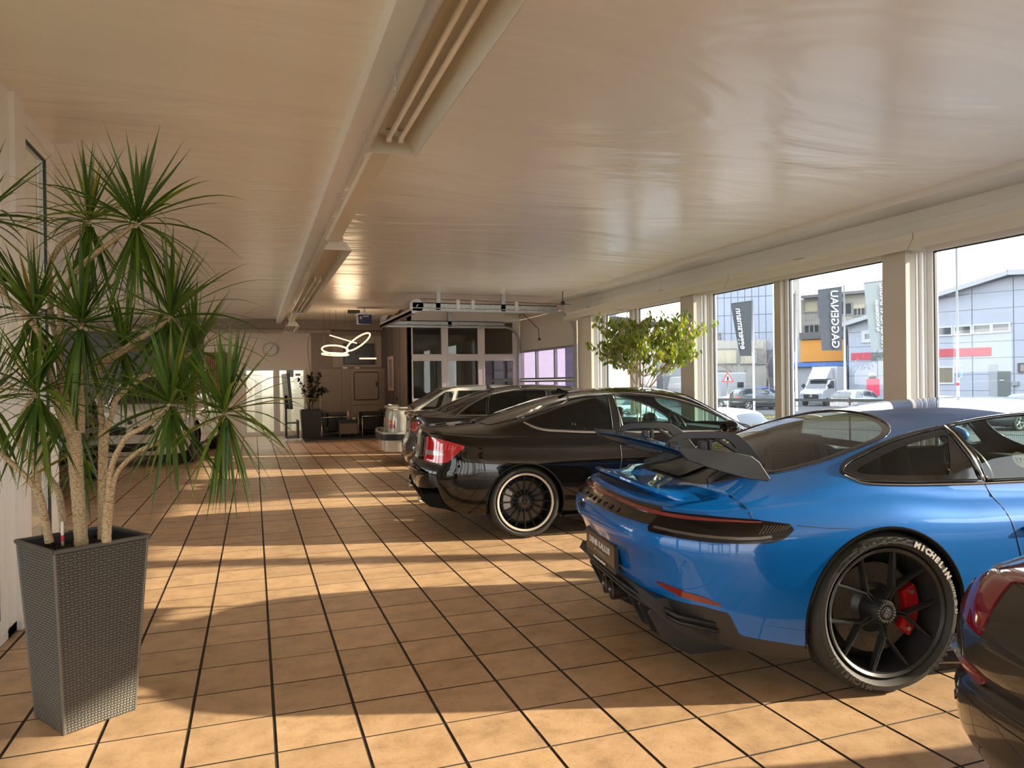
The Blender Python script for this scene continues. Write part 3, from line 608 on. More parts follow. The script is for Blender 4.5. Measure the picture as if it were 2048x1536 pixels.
# =================== car body engine ===================
def pchip(tab):
    X=np.array([p[0] for p in tab],float); Y=np.array([p[1] for p in tab],float)
    h=np.diff(X); dl=np.diff(Y)/h; m=np.zeros_like(X)
    for i in range(1,len(X)-1):
        if dl[i-1]*dl[i]>0:
            w1=2*h[i]+h[i-1]; w2=h[i]+2*h[i-1]; m[i]=(w1+w2)/(w1/dl[i-1]+w2/dl[i])
    m[0]=dl[0]; m[-1]=dl[-1]
    def f(x):
        x=np.clip(np.asarray(x,float),X[0],X[-1]); i=np.clip(np.searchsorted(X,x,side='right')-1,0,len(h)-1)
        t=(x-X[i])/h[i]; t2=t*t;t3=t2*t
        return (2*t3-3*t2+1)*Y[i]+(t3-2*t2+t)*h[i]*m[i]+(-2*t3+3*t2)*Y[i+1]+(t3-t2)*h[i]*m[i+1]
    return f
def smoothcurve(P,n):
    "centripetal-ish Catmull-Rom through P, resampled to n points by arc length"
    P=np.array(P,float); Q=np.vstack([2*P[0]-P[1],P,2*P[-1]-P[-2]]); out=[]
    for i in range(1,len(Q)-2):
        p0,p1,p2,p3=Q[i-1],Q[i],Q[i+1],Q[i+2]
        t0=0;t1=t0+np.linalg.norm(p1-p0)**.5;t2=t1+np.linalg.norm(p2-p1)**.5;t3=t2+np.linalg.norm(p3-p2)**.5
        for t in np.linspace(t1,t2,24,endpoint=False):
            A1=(t1-t)/(t1-t0)*p0+(t-t0)/(t1-t0)*p1;A2=(t2-t)/(t2-t1)*p1+(t-t1)/(t2-t1)*p2;A3=(t3-t)/(t3-t2)*p2+(t-t2)/(t3-t2)*p3
            B1=(t2-t)/(t2-t0)*A1+(t-t0)/(t2-t0)*A2;B2=(t3-t)/(t3-t1)*A2+(t-t1)/(t3-t1)*A3
            out.append((t2-t)/(t2-t1)*B1+(t-t1)/(t2-t1)*B2)
    out.append(P[-1]); out=np.array(out); d=np.r_[0,np.cumsum(np.linalg.norm(np.diff(out,axis=0),axis=1))]
    u=np.linspace(0,d[-1],n); return np.stack([np.interp(u,d,out[:,k]) for k in range(out.shape[1])],1)
def sst(x): x=np.clip(x,0,1); return x*x*(3-2*x)
class Surf:
    def __init__(s,V,F): s.V=np.asarray(V,float).reshape(-1,3); s.F=[tuple(f) for f in F]
    def copy(s): return Surf(s.V.copy(),list(s.F))
def split(S,phi):
    "cut a surface along phi=0 -> (inside phi<0, outside)"
    ph=phi(S.V); ph=np.where(np.abs(ph)<1e-6,1e-6,ph); neg=ph<0
    V=list(map(tuple,S.V)); cut={}; A=[];B=[]
    def mid(i,j):
        k=(i,j) if i<j else (j,i)
        if k not in cut:
            a,b=k; t=ph[a]/(ph[a]-ph[b]); pa,pb=S.V[a],S.V[b]; V.append(tuple(pa+(pb-pa)*t)); cut[k]=len(V)-1
        return cut[k]
    for f in S.F:
        g=[neg[i] for i in f]
        if all(g): A.append(f)
        elif not any(g): B.append(f)
        else:
            a=[];b=[];n=len(f)
            for q in range(n):
                i,j=f[q],f[(q+1)%n]
                (a if neg[i] else b).append(i)
                if neg[i]!=neg[j]: m=mid(i,j); a.append(m); b.append(m)
            if len(a)>2:A.append(tuple(a))
            if len(b)>2:B.append(tuple(b))
    V=np.array(V)
    def comp(Fs):
        u=sorted({i for f in Fs for i in f}); mp={k:n for n,k in enumerate(u)}
        return Surf(V[u] if u else np.zeros((0,3)),[tuple(mp[i] for i in f) for f in Fs])
    return comp(A),comp(B)
def polysdf(P,ax=(0,2),side=None,r=0.,extra=None):
    """phi for a polygon P in the plane ax; side=(axis,sign,min) restricts; r grows/rounds it"""
    P=np.array(P,float); 
    def phi(V):
        q=V[:,ax]; d=np.full(len(q),1e9); ins=np.zeros(len(q),bool); n=len(P)
        for i in range(n):
            a,b=P[i],P[(i+1)%n]; e=b-a; w=q-a; t=np.clip((w@e)/max(e@e,1e-12),0,1); d=np.minimum(d,np.linalg.norm(w-t[:,None]*e,axis=1))
            c=(a[1]<=q[:,1])!=(b[1]<=q[:,1])
            with np.errstate(divide='ignore',invalid='ignore'): xi=a[0]+(q[:,1]-a[1])/(b[1]-a[1])*e[0]
            ins^=c&(q[:,0]<xi)
        s=np.where(ins,-d,d)-r
        if side is not None:
            k,sg,mn=side; s=np.maximum(s,mn-sg*V[:,k])
        if extra is not None: s=np.maximum(s,extra(V))
        return s
    return phi
def vnormals(S):
    N=np.zeros_like(S.V)
    for f in S.F:
        p=S.V[list(f)]; c=np.zeros(3)
        for k in range(1,len(f)-1): c+=np.cross(p[k]-p[0],p[k+1]-p[0])
        for i in f: N[i]+=c
    L=np.linalg.norm(N,axis=1); L[L<1e-12]=1; return N/L[:,None]
def thick(S,off=.0,th=.0):
    "offset along normals; th adds a skirt inward round the free edges"
    N=vnormals(S); V=S.V+N*off; F=list(S.F)
    if th:
        ed={}
        for f in S.F:
            for q in range(len(f)): 
                e=(f[q],f[(q+1)%len(f)]); ed[e]=ed.get(e,0)+1
        b=[e for e in ed if (e[1],e[0]) not in ed]; k={}; V=list(map(tuple,V))
        for i,j in b:
            for q in(i,j):
                if q not in k: V.append(tuple(S.V[q]+N[q]*(off-th))); k[q]=len(V)-1
            F.append((j,i,k[i],k[j]))
        V=np.array(V)
    return Surf(V,F)
def smesh(name,S,mt,parent=None,smooth=40,label=None):
    me=bpy.data.meshes.new(name); me.from_pydata([tuple(v) for v in S.V],[],S.F); me.materials.append(mt)
    me.polygons.foreach_set('use_smooth',[True]*len(S.F))
    if smooth and smooth is not True:
        try: me.set_sharp_from_angle(angle=math.radians(smooth))
        except Exception: pass
    me.update(); o=bpy.data.objects.new(name,me); COL.objects.link(o); o.parent=parent
    return tag(o,label)
def shorten(sp,cut,x0=2.4):
    L=sp['L']; k=(L-cut-x0)/(L-x0); f=lambda x: x if x<=x0 else x0+(x-x0)*k
    o=dict(sp); o['L']=L-cut; o['plan']=[(f(a),b) for a,b in sp['plan']]
    for q in('zs','zl','zd','fillets'): o[q]=[(f(a),b) for a,b in sp[q]]
    o['flare']=[(f(a),b,c) for a,b,c in sp['flare']]; g=dict(sp['gh'])
    for q in('zc','yb','zb','slopes'): g[q]=[(f(a),b) for a,b in g[q]]
    o['gh']=g; return o,f
def side_normal_fix(S):
    # orient faces outward by comparing with the direction from the car's axis
    return S
class Car: pass
def build_body(sp,NS=280,NV=22,NT=46):
    """returns one closed-ish outer skin (both sides) as Surf plus helper functions"""
    C=Car(); C.sp=sp; L=sp['L']
    out=smoothcurve(sp['plan'],NS); out[:,1]=np.maximum(out[:,1],0); out[0,1]=0; out[-1,1]=0
    for i in range(1,NS): out[i,0]=max(out[i,0],out[i-1,0]+1e-5)
    tg=np.gradient(out,axis=0); nrm=np.stack([tg[:,1],-tg[:,0]],1); nrm/=np.linalg.norm(nrm,axis=1)[:,None]; nrm*=-1  # outward
    if nrm[NS//2,1]<0: nrm*=-1
    zs=pchip(sp['zs'])(out[:,0]); zl=pchip(sp['zl'])(out[:,0])
    if 'zsfn' in sp: zs=sp['zsfn'](out[:,0],out[:,1],zs)
    wr=np.clip(-nrm[:,0],0,1)**2; wf=np.clip(nrm[:,0],0,1)**2; wsd=1-wr-wf
    pS,pR,pF=pchip(sp['pS']),pchip(sp['pR']),pchip(sp['pF'])
    V=[];idx={}
    vs=np.linspace(0,1,NV)
    for j,v in enumerate(vs):
        z=zl+(zs-zl)*v
        ins=wsd*pS(v)+wr*pR(v)+wf*pF(v)
        for xw,A,r0 in sp.get('flare',[]):
            ins=ins-A*np.exp(-((out[:,0]-xw)/r0)**2)*np.exp(-((z-.55)/.30)**2)*wsd
        x=out[:,0]-nrm[:,0]*ins; y=np.maximum(out[:,1]-nrm[:,1]*ins,0)
        y[0]=0;y[-1]=0
        for i in range(NS): idx[(j,i)]=len(V); V.append((x[i],y[i],z[i]))
    F=[]
    for j in range(NV-1):
        for i in range(NS-1): F.append((idx[(j,i)],idx[(j,i+1)],idx[(j+1,i+1)],idx[(j+1,i)]))
    # top
    xe=np.array([V[idx[(NV-1,i)]][0] for i in range(NS)]); ye=np.array([V[idx[(NV-1,i)]][1] for i in range(NS)])
    for i in range(1,NS): xe[i]=max(xe[i],xe[i-1]+1e-6)
    zd=pchip(sp['zd']); G=sp.get('gh'); p_=sp.get('crown',2.4)
    def Dz(x,y,w,z0): return z0+(zd(x)-z0)*(1-np.clip(np.abs(y)/np.maximum(w,1e-4),0,1)**p_)
    if G:
        zc=pchip(G['zc']); yb=pchip(G['yb']); sl=G.get('slope',2.2); zb=pchip(G['zb']); cr=G.get('cr',.16); bw=G.get('bow',.25); cs=G.get('csharp',.03)
        slf=pchip(G['slopes']) if 'slopes' in G else (lambda x:np.full_like(np.asarray(x,float),sl))
        bf=G.get('bowf')
        def Gz(x,y):
            # windscreen / rear window bow in plan
            xs_=np.where(x>G['xmid'],x+bw*y*y,x-G.get('bowr',bw)*y*y)
            roof=zc(xs_)-cr*y*y
            side=zb(x)+(yb(x)-np.abs(y))*slf(x)
            h=np.clip(.5+.5*(side-roof)/cs,0,1); return side*(1-h)+roof*h-cs*h*(1-h)
    k_=sp.get('fillet',.02)
    kf=pchip(sp['fillets']) if 'fillets' in sp else (lambda x:k_)
    def Tz(x,y,w,z0):
        d=Dz(x,y,w,z0)
        if not G: return d
        g=Gz(x,y); k=kf(x); h=np.clip(.5+.5*(g-d)/k,0,1); return d*(1-h)+g*h+k*h*(1-h)
    C.Tz=Tz
    ts=np.r_[np.linspace(0,1,NT)]
    ts=ts**1.0
    last=[idx[(NV-1,i)] for i in range(NS)]; rows=[last]
    zsv=zs
    for t in ts[1:]:
        y=ye*(1-t); T=Tz(xe,y,ye,zsv); d=ye*t; b=sst(d/.07); z=zsv+(T-zsv)*b
        row=[]
        for i in range(NS): row.append(len(V)); V.append((xe[i],y[i],z[i]))
        rows.append(row)
    for a,b in zip(rows[:-1],rows[1:]):
        for i in range(NS-1): F.append((a[i],a[i+1],b[i+1],b[i]))
    V=np.array(V)
    if 'warp' in sp: V=sp['warp'](V)
    # mirror
    n=len(V); VM=V*np.array([1,-1,1]); 
    VA=np.vstack([V,VM]); FA=[f[::-1] for f in F]+[tuple(i+n for i in f) for f in F]
    # weld centreline & drop degenerate
    key={};mp=[0]*len(VA);U=[]
    for i,p in enumerate(np.round(VA,5)):
        k=tuple(p+0.0)
        if k not in key: key[k]=len(U);U.append(VA[i])
        mp[i]=key[k]
    FF=[]
    for f in FA:
        g=[]
        for i in f:
            if not g or g[-1]!=mp[i]: g.append(mp[i])
        if len(g)>1 and g[0]==g[-1]: g.pop()
        if len(set(g))>2 and len(set(g))==len(g): FF.append(tuple(g))
    S=Surf(np.array(U),FF)
    # make normals point outward (test one side face)
    nn=vnormals(S); c=S.V-np.array([L/2,0,.6]); 
    if (nn*c).sum()<0: S.F=[f[::-1] for f in S.F]
    C.S=S; C.full=S.copy()
    C.bvh=BVHTree.FromPolygons([tuple(v) for v in S.V],S.F)
    return C
def hit(C,o,d):
    r=C.bvh.ray_cast(Vector(o),Vector(d)); return r
def side_pt(C,x,z,sg=-1,off=0.):
    r=C.bvh.ray_cast(Vector((x,sg*1.6,z)),Vector((0,-sg,0)))
    if r[0] is None: return Vector((x,sg*.8,z)),Vector((0,sg,0))
    n=r[1] if r[1].y*sg>0 else -r[1]; return r[0]+n*off,n
def rear_pt(C,y,z,off=0.,front=False):
    s=1 if front else -1
    r=C.bvh.ray_cast(Vector((C.sp['L']/2+s*4,y,z)),Vector((-s,0,0)))
    if r[0] is None: return Vector((0,y,z)),Vector((s,0,0))
    n=r[1] if r[1].x*s>0 else -r[1]; return r[0]+n*off,n
def top_pt(C,x,y,off=0.):
    r=C.bvh.ray_cast(Vector((x,y,3)),Vector((0,0,-1)))
    if r[0] is None: return Vector((x,y,1)),Vector((0,0,1))
    n=r[1] if r[1].z>0 else -r[1]; return r[0]+n*off,n
def dens(P,step=.03,closed=False):
    P=[tuple(p) for p in P]; o=[]
    Q=P+[P[0]] if closed else P
    for a,b in zip(Q[:-1],Q[1:]):
        n=max(1,int(math.dist(a,b)/step))
        for k in range(n): o.append(tuple(a[i]+(b[i]-a[i])*k/n for i in range(2)))
    if not closed:o.append(P[-1])
    return o
def curve2(P,n=40,closed=False):
    if closed:
        P=list(P); k=len(P); Q=P[-2:]+P+P[:2]; c=smoothcurve(Q,int(n*(k+4)/k)); 
        # keep the middle lap
        a=np.argmin(np.linalg.norm(c[:len(c)//2]-np.array(P[0]),axis=1)); b=len(c)//2+np.argmin(np.linalg.norm(c[len(c)//2:]-np.array(P[0]),axis=1)); return [tuple(p) for p in c[a:b]]
    return [tuple(p) for p in smoothcurve(P,n)]
def trim_tube(C,name,P,r,mt,parent,mode='side',sg=-1,closed=False,off=0.,n=6,step=.03,flat=None):
    pts=[]
    for a,b in dens(P,step,closed):
        p,_=side_pt(C,a,b,sg,off) if mode=='side' else (rear_pt(C,a,b,off) if mode=='rear' else (rear_pt(C,a,b,off,True) if mode=='front' else top_pt(C,a,b,off)))
        pts.append(p)
    m=MB(); m.tube(pts,r,n,closed=closed); return m.build(name,mt,parent,smooth=True)
def panelgap(C,parent,P,mode='side',sg=-1,mt=None,r=.0028,closed=False,mb=None):
    pts=[]
    for a,b in dens(P,.025,closed):
        p,_=side_pt(C,a,b,sg,-.0006) if mode=='side' else (rear_pt(C,a,b,-.0006) if mode=='rear' else (rear_pt(C,a,b,-.0006,True) if mode=='front' else top_pt(C,a,b,-.0006)))
        pts.append(p)
    mb.tube(pts,r,5,closed=closed)
def patch(C,S0,phi,name,mt,parent,off=.003,th=.012,label=None,smooth=40):
    a,_=split(S0,phi)
    if not a.F: return None
    return smesh(name,thick(a,off,th),mt,parent,smooth,label)
# ---- wheels: axis along local y, outer face towards -y
TXT=mat('tyre_lettering',(.75,.74,.70),.6); TXD=mat('tyre_emboss',(.045,.043,.04),.35); DISC=mat('brake_disc',(.15,.13,.11),.4,.6)
def wheel(parent,c,R,Wd,rr,style,side=-1,rimmat=None,lip=None,text=False,low=False,phase=0.,caliper=None,hub=True):
    w=empty('wheel',c,0,parent=parent)
    if side>0: w.rotation_euler=(0,0,PI)
    h=Wd/2; n=64 if not low else 28
    t=MB(); s=R-rr
    prof=[(h*.55,rr-.012),(h*.86,rr+.004),(h,rr+s*.35),(h*.985,rr+s*.62),(h*.90,R-.022),(h*.78,R-.006),(h*.6,R)]
    grooves=[]
    P=[(-a,b) for a,b in prof]
    if not low:
        for gx_ in(-.55,-.2,.2,.55): P+=[(h*(gx_-.05),R),(h*(gx_-.04),R-.007),(h*(gx_+.04),R-.007),(h*(gx_+.05),R)]
    P+=[(a,b) for a,b in prof[::-1]]
    t.lathe(P,n,'y'); t.build('tyre',RUBBER,w,smooth=35)
    rm=rimmat or SATIN; b=MB(); yo=-h*.80
    b.lathe([(yo-.012,rr-.002),(yo-.016,rr-.008),(yo-.006,rr-.020),(yo+.03,rr-.026),(yo+.07,rr-.045),(h*.8,rr-.04),(h*.8,rr)],n,'y'); 
    b.build('rim',rm,w,smooth=35)
    if lip: 
        l=MB(); l.lathe([(yo-.014,rr-.001),(yo-.020,rr-.006),(yo-.018,rr-.018),(yo-.010,rr-.022)],n,'y'); l.build('rim_lip',lip,w,smooth=40)
    ys=yo+.008
    sk=MB()
    def spk(a0,r0,a1,r1,wd0,wd1,y0,y1,d0=.045,d1=.03):
        p0=(r0*math.cos(a0),y0+d0/2,r0*math.sin(a0)); p1=(r1*math.cos(a1),y1+d1/2,r1*math.sin(a1))
        a=Vector(p0);b_=Vector(p1);d=(b_-a).normalized();rt=d.cross(Vector((0,1,0))).normalized()
        vs=[]
        for p,ww,dd in((a,wd0,d0),(b_,wd1,d1)):
            # chamfered: narrow crest, wide foot
            for i,j in((-.5,.5),(-.5,-.25),(-.22,-.5),(.22,-.5),(.5,-.25),(.5,.5)): vs.append(p+rt*(i*ww)+Vector((0,j*dd,0)))
        sk.add(vs,[(5,4,3,2,1,0),(6,7,8,9,10,11)]+[(i,(i+1)%6,(i+1)%6+6,i+6) for i in range(6)])
    if style=='Y5':
        for k in range(5):
            a=math.radians(60+72*k)+phase
            for dl in(-.10,.10): spk(a+dl*1.6,.055,a+dl*.40,rr*.42,.014,.011,ys+.012,ys+.004)
            for dl in(-1,1): spk(a+dl*.03,rr*.40,a+dl*math.radians(18.5),rr-.018,.014,.015,ys+.004,ys-.004)
    elif style=='multi':
        for k in range(16):
            a=2*PI*k/16+phase; spk(a,.06,a,rr-.018,.016,.013,ys+.018,ys+.0,.03,.025)
    else:
        for k in range(5):
            a=2*PI*k/5+phase
            for dl in(-1,1): spk(a+dl*.18,.05,a+dl*.10,rr-.018,.03,.026,ys+.01,ys)
    sk.build('spokes',rm,w,smooth=False)
    hb=MB()
    if style=='Y5':
        hb.lathe([(ys-.006,.001),(ys-.006,.028),(ys-.012,.030),(ys-.012,.047),(ys-.002,.052),(ys+.012,.058),(ys+.03,.066),(ys+.07,.075)],40,'y'); hb.build('centre_lock',SATIN,w,smooth=30)
        MB().lathe([(ys-.014,.001),(ys-.014,.026),(ys-.006,.028)],30,'y').build('centre_cap',mat('cap_graphite',(.12,.12,.12),.3,.6),w)
        nt=MB()
        for k in range(20):
            a=2*PI*k/20; nt.box(-.003,.003,-.002,.002,-.005,.005); 
            vv=nt.v[-8:]; M=Matrix.Rotation(-a,3,'Y'); nt.v[-8:]=[tuple(M@(Vector(p)+Vector((0,ys-.013,.039)))) for p in vv]
        nt.build('lock_notches',ALU,w)
        v,f=text_geo('GT3',.020,.003,1.0); MB().add([(p[0],p[1]+ys-.015,p[2]) for p in v],f).xf(Matrix.Rotation(-1.05,4,'Y')).build('cap_lettering',mat('letter_silver',(.6,.6,.6),.3,.7),w)
    else:
        hb.lathe([(ys+.006,.001),(ys+.006,.030),(ys+.010,.036),(ys+.014,.062),(ys+.03,.070)],32,'y'); hb.build('hub',rm,w,smooth=30)
        nt=MB()
        for k in range(5):
            a=2*PI*k/5+.3; nt.lathe([(ys+.008,.001),(ys+.008,.008),(ys+.02,.009)],8,'y',(.052*math.cos(a),0,.052*math.sin(a)))
        nt.build('wheel_bolts',SATIN,w)
        if not low:
            e=MB(); e.tube([(.034*math.cos(q*PI/14),ys+.002,.034*math.sin(q*PI/14)) for q in range(28)],.0028,5,closed=True)
            if style=='multi':
                for k in range(3):
                    a=PI/2+2*PI*k/3; t0=(.034*math.cos(a),.034*math.sin(a)); p=[(t0[0],t0[1]),(.006*math.cos(a+PI/3),.006*math.sin(a+PI/3)),(0,0),(.006*math.cos(a-PI/3),.006*math.sin(a-PI/3))]
                    e.prism(p,ys-.002,ys+.003,'y')
            e.build('hub_emblem',CHROME,w)
    if not low:
        d=MB(); dr=rr*.70; d.lathe([(-.03,dr*.55),(-.035,dr*.56),(-.035,dr),(-.005,dr),(-.005,dr*.5)],48,'y'); d.build('brake_disc',DISC,w,smooth=30)
        q=MB(); rn=random.Random(2)
        for k in range(48):
            a=2*PI*k/48; ra=dr*(.66+.1*(k%4)); q.lathe([(-.0362,.0005),(-.0362,.0035)],6,'y',(ra*math.cos(a),0,ra*math.sin(a)))
        q.build('disc_holes',GASKET,w,kind='stuff')
        d=MB(); d.lathe([(-.05,.001),(-.05,.085),(-.03,dr*.56)],32,'y'); d.build('disc_bell',SATIN,w,smooth=30)
        if caliper:
            cm,ca,cb=caliper; m=MB(); n_=8
            vs=[];fs=[]
            for k in range(n_+1):
                a=ca+(cb-ca)*k/n_
                for rad,yy in((dr*.70,-.066),(dr*1.06,-.060),(dr*1.12,.0),(dr*.66,-.0)): vs.append((rad*math.cos(a),yy,rad*math.sin(a)))
            for k in range(n_):
                for j in range(4): fs.append((k*4+j,k*4+(j+1)%4,(k+1)*4+(j+1)%4,(k+1)*4+j))
            fs+=[(0,1,2,3),tuple(n_*4+j for j in(3,2,1,0))]
            m.add(vs,fs); fixn(m.build('brake_caliper',cm,w,bevel=.006))
            m=MB()
            for a in(ca+.12,cb-.12): m.lathe([(-.072,.001),(-.072,.010),(-.06,.011)],10,'y',(dr*.9*math.cos(a),0,dr*.9*math.sin(a)))
            m.build('caliper_bolts',ALU,w)
        # black disc standing in for the shade inside the barrel
        MB().lathe([(.02,.001),(.02,rr-.03)],32,'y').build('barrel_shade',GASKET,w)
    if text:
        def arc(s,r_,a_c,size,mt,nm,span=None,flip=False,xs=1.1):
            m=MB(); n_=len(s); st=size*.80/r_*xs
            for k,ch in enumerate(s):
                if ch==' ': continue
                v,f=text_geo(ch,size,.002,xs,bold=.002)
                a=a_c-(k-(n_-1)/2)*st   # clockwise seen from outside
                rot=a-PI/2
                for_=[]
                for p in v:
                    x,z=p[0],p[2]; X=r_*math.cos(a)+x*math.cos(rot)-z*math.sin(rot); Z=r_*math.sin(a)+x*math.sin(rot)+z*math.cos(rot); for_.append((X,p[1]-h*.993-.001,Z))
                m.add(for_,f)
            m.build(nm,mt,w,kind='stuff' if len(s)>3 else None)
        rt=rr+s*.50
        arc('MICHELIN',rt,math.radians(47),.034,TXT,'tyre_lettering'); arc('MICHELIN',rt,math.radians(232),.034,TXD,'tyre_lettering_dark')
        arc('315/30 ZR 21',rt,math.radians(10),.016,mat('tyre_small_print',(.35,.34,.32),.6),'size_lettering',xs=1.0)
        arc('PILOT SPORT',rt-.012,math.radians(128),.015,TXD,'model_lettering',xs=1.0)
        ck_=MB()
        for (a0,a1) in((66,122),(342,306)):
            n_=13
            for k in range(n_):
                for j in range(3):
                    if (k+j)%2: continue
                    a=math.radians(a0+(a1-a0)*k/n_); a2=math.radians(a0+(a1-a0)*(k+1)/n_); r0=rt-.016+j*.0115; r1=r0+.0115; yq=-h*.99-.0012
                    ck_.add([(r0*math.cos(a),yq,r0*math.sin(a)),(r1*math.cos(a),yq,r1*math.sin(a)),(r1*math.cos(a2),yq,r1*math.sin(a2)),(r0*math.cos(a2),yq,r0*math.sin(a2))],[(0,1,2,3)])
        ck_.build('checker_band',mat('tyre_matt_black',(.006,.006,.006),.9),w,kind='stuff')
    return w
def arch_phi(xw,zw,R):
    return lambda V: np.maximum(np.sqrt((V[:,0]-xw)**2+(V[:,2]-zw)**2)-R,.42-np.abs(V[:,1]))
def arch_liner(parent,xw,zw,R,w,sg):
    m=MB(); n=20; vs=[];fs=[]
    y0,y1=sg*(w-.02),sg*(w-.42)
    for k in range(n+1):
        a=-.35+(PI+.7)*k/n
        vs+= [(xw+(R+.012)*math.cos(a),y0,zw+(R+.012)*math.sin(a)),(xw+(R+.012)*math.cos(a),y1,zw+(R+.012)*math.sin(a))]
    for k in range(n): fs.append((2*k,2*k+1,2*k+3,2*k+2))
    vs.append((xw,y1,zw)); c=len(vs)-1
    for k in range(n): fs.append((2*k+1,c,2*k+3))
    m.add(vs,fs); m.build('wheel_arch_liner',GASKET,parent)
def seat(parent,x,y,z,mt,rake=.25,head=True,hw=.24,tall=.62):
    s=MB(); s.box(-.02,.46,-hw,hw,0,.16); s.xf(Matrix.Translation((x,y,z))); o=s.build('seat_cushion',mt,parent,bevel=.04)
    b=MB(); b.box(-.07,.07,-hw,hw,.10,tall); b.xf(Matrix.Translation((x,y,z))@Matrix.Rotation(-rake,4,'Y')); b.build('seat_back',mt,parent,bevel=.05)
    if head:
        hh=MB(); hh.box(-.05,.05,-.13,.13,tall+.03,tall+.24); hh.xf(Matrix.Translation((x,y,z))@Matrix.Rotation(-rake,4,'Y')); hh.build('headrest',mt,parent,bevel=.035)
        p=MB(); 
        for s_ in(-.05,.05): p.tube([(0,s_,tall-.02),(0,s_,tall+.06)],.007,6)
        p.xf(Matrix.Translation((x,y,z))@Matrix.Rotation(-rake,4,'Y')); p.build('headrest_posts',CHROME,parent)
def steering(parent,x,y,z,tilt=.42):
    M=Matrix.Translation((x,y,z))@Matrix.Rotation(PI/2-tilt,4,'Y')
    m=MB(); m.tube([(.185*math.cos(t*PI/16),.185*math.sin(t*PI/16),0) for t in range(32)],.016,8,closed=True); m.bar((-.17,0,0),(.0,0,.02),.05,.02); m.bar((0,-.17,0),(0,.17,.0),.04,.02); m.lathe([(-.02,.06),(.02,.05)],16,'z'); m.xf(M); m.build('steering_wheel',BLACK,parent,smooth=35)
INTER=mat('interior_black',(.012,.012,.012),.75)
def interior(parent,x0,x1,w,zf,zdash,xdash,belt):
    m=MB(); m.box(x0,x1,-w,w,zf,zf+.05); m.build('cabin_floor',INTER,parent)
    d=MB(); d.prism([(xdash,zf),(xdash+.02,zdash-.05),(xdash+.10,zdash),(xdash+.55,zdash-.02),(xdash+.6,zf)],-w,w,'y'); d.build('dashboard',INTER,parent)
    c=MB(); c.box(xdash-1.0,xdash,-.12,.12,zf,zf+.30); c.build('centre_console',INTER,parent)
# =================== blue sports coupe ===================
BLUE=two_sided(mat('blue_car_paint',(.001,.125,.46),.45,.18,coat=1.,coatr=.012,spec=.1))
def place_car(name,O,ang,label,cat='car',z=0.,scale=1.):
    t=empty(name,(O[0],O[1],z),-ang,label,cat); t.scale=(scale,)*3; return t
def mirror2(P,ax=0): return [(-a,b) for a,b in P]
blue_spec=dict(L=4.573,
 plan=[(0,0),(.008,.25),(.045,.50),(.13,.69),(.26,.81),(.45,.882),(.72,.918),(1.09,.928),(1.5,.908),(2.0,.88),(2.8,.878),(3.25,.895),(3.6,.905),(3.95,.875),(4.22,.78),(4.42,.60),(4.53,.35),(4.573,0)],
 zs=[(0,.815),(.3,.812),(.5,.825),(.8,.845),(1.1,.855),(1.6,.82),(2.2,.81),(3.0,.83),(3.6,.82),(4.0,.74),(4.3,.63),(4.573,.52)],
 zl=[(0,.30),(.2,.265),(.34,.225),(.55,.185),(.72,.165),(1.5,.14),(3.0,.14),(3.9,.13),(4.573,.16)],
 pS=[(0,.07),(.1,.045),(.3,.012),(.5,.0),(.7,.004),(.85,.018),(.94,.045),(1,.085)],
 pR=[(0,.20),(.15,.12),(.3,.085),(.45,.065),(.58,.03),(.68,.0),(.78,.005),(.86,.035),(.93,.075),(1,.10)],
 pF=[(0,.10),(.2,.03),(.5,.0),(.8,.04),(1,.12)],
 flare=[(1.09,.012,.42),(3.55,.02,.40)],
 zd=[(0,.83),(.3,.865),(.45,.89),(.8,.955),(1.2,.95),(2.5,.93),(3.4,.90),(3.8,.78),(4.2,.70),(4.573,.54)],crown=3.2,
 fillets=[(0,.03),(.6,.05),(1.0,.09),(1.5,.05),(1.8,.02),(3.2,.02),(3.6,.05),(4.5,.05)],
 gh=dict(zc=[(.2,.78),(.45,.86),(.70,.965),(1.0,1.075),(1.3,1.165),(1.6,1.222),(2.0,1.264),(2.35,1.276),(2.7,1.262),(2.95,1.222),(3.3,1.06),(3.6,.90),(3.9,.74),(4.573,.3)],
   yb=[(.2,.50),(.6,.66),(.9,.77),(1.2,.81),(1.7,.825),(2.5,.825),(3.0,.81),(3.4,.75),(3.7,.66),(4.5,.4)],
   zb=[(0,.86),(.7,.90),(1.2,.905),(3.2,.90),(4.5,.7)],
   slopes=[(0,.5),(.7,.62),(1.0,.85),(1.4,1.25),(1.8,1.42),(3.0,1.45),(4.5,1.3)],cr=.17,bow=.30,bowr=.12,xmid=2.35,csharp=.05))
bc=place_car('sports_coupe',(1.70,3.55),.17,'bright blue rear-engined sports coupe with a black swan-neck rear wing')
CB=build_body(blue_spec,NS=330,NV=30,NT=56)
S=CB.S
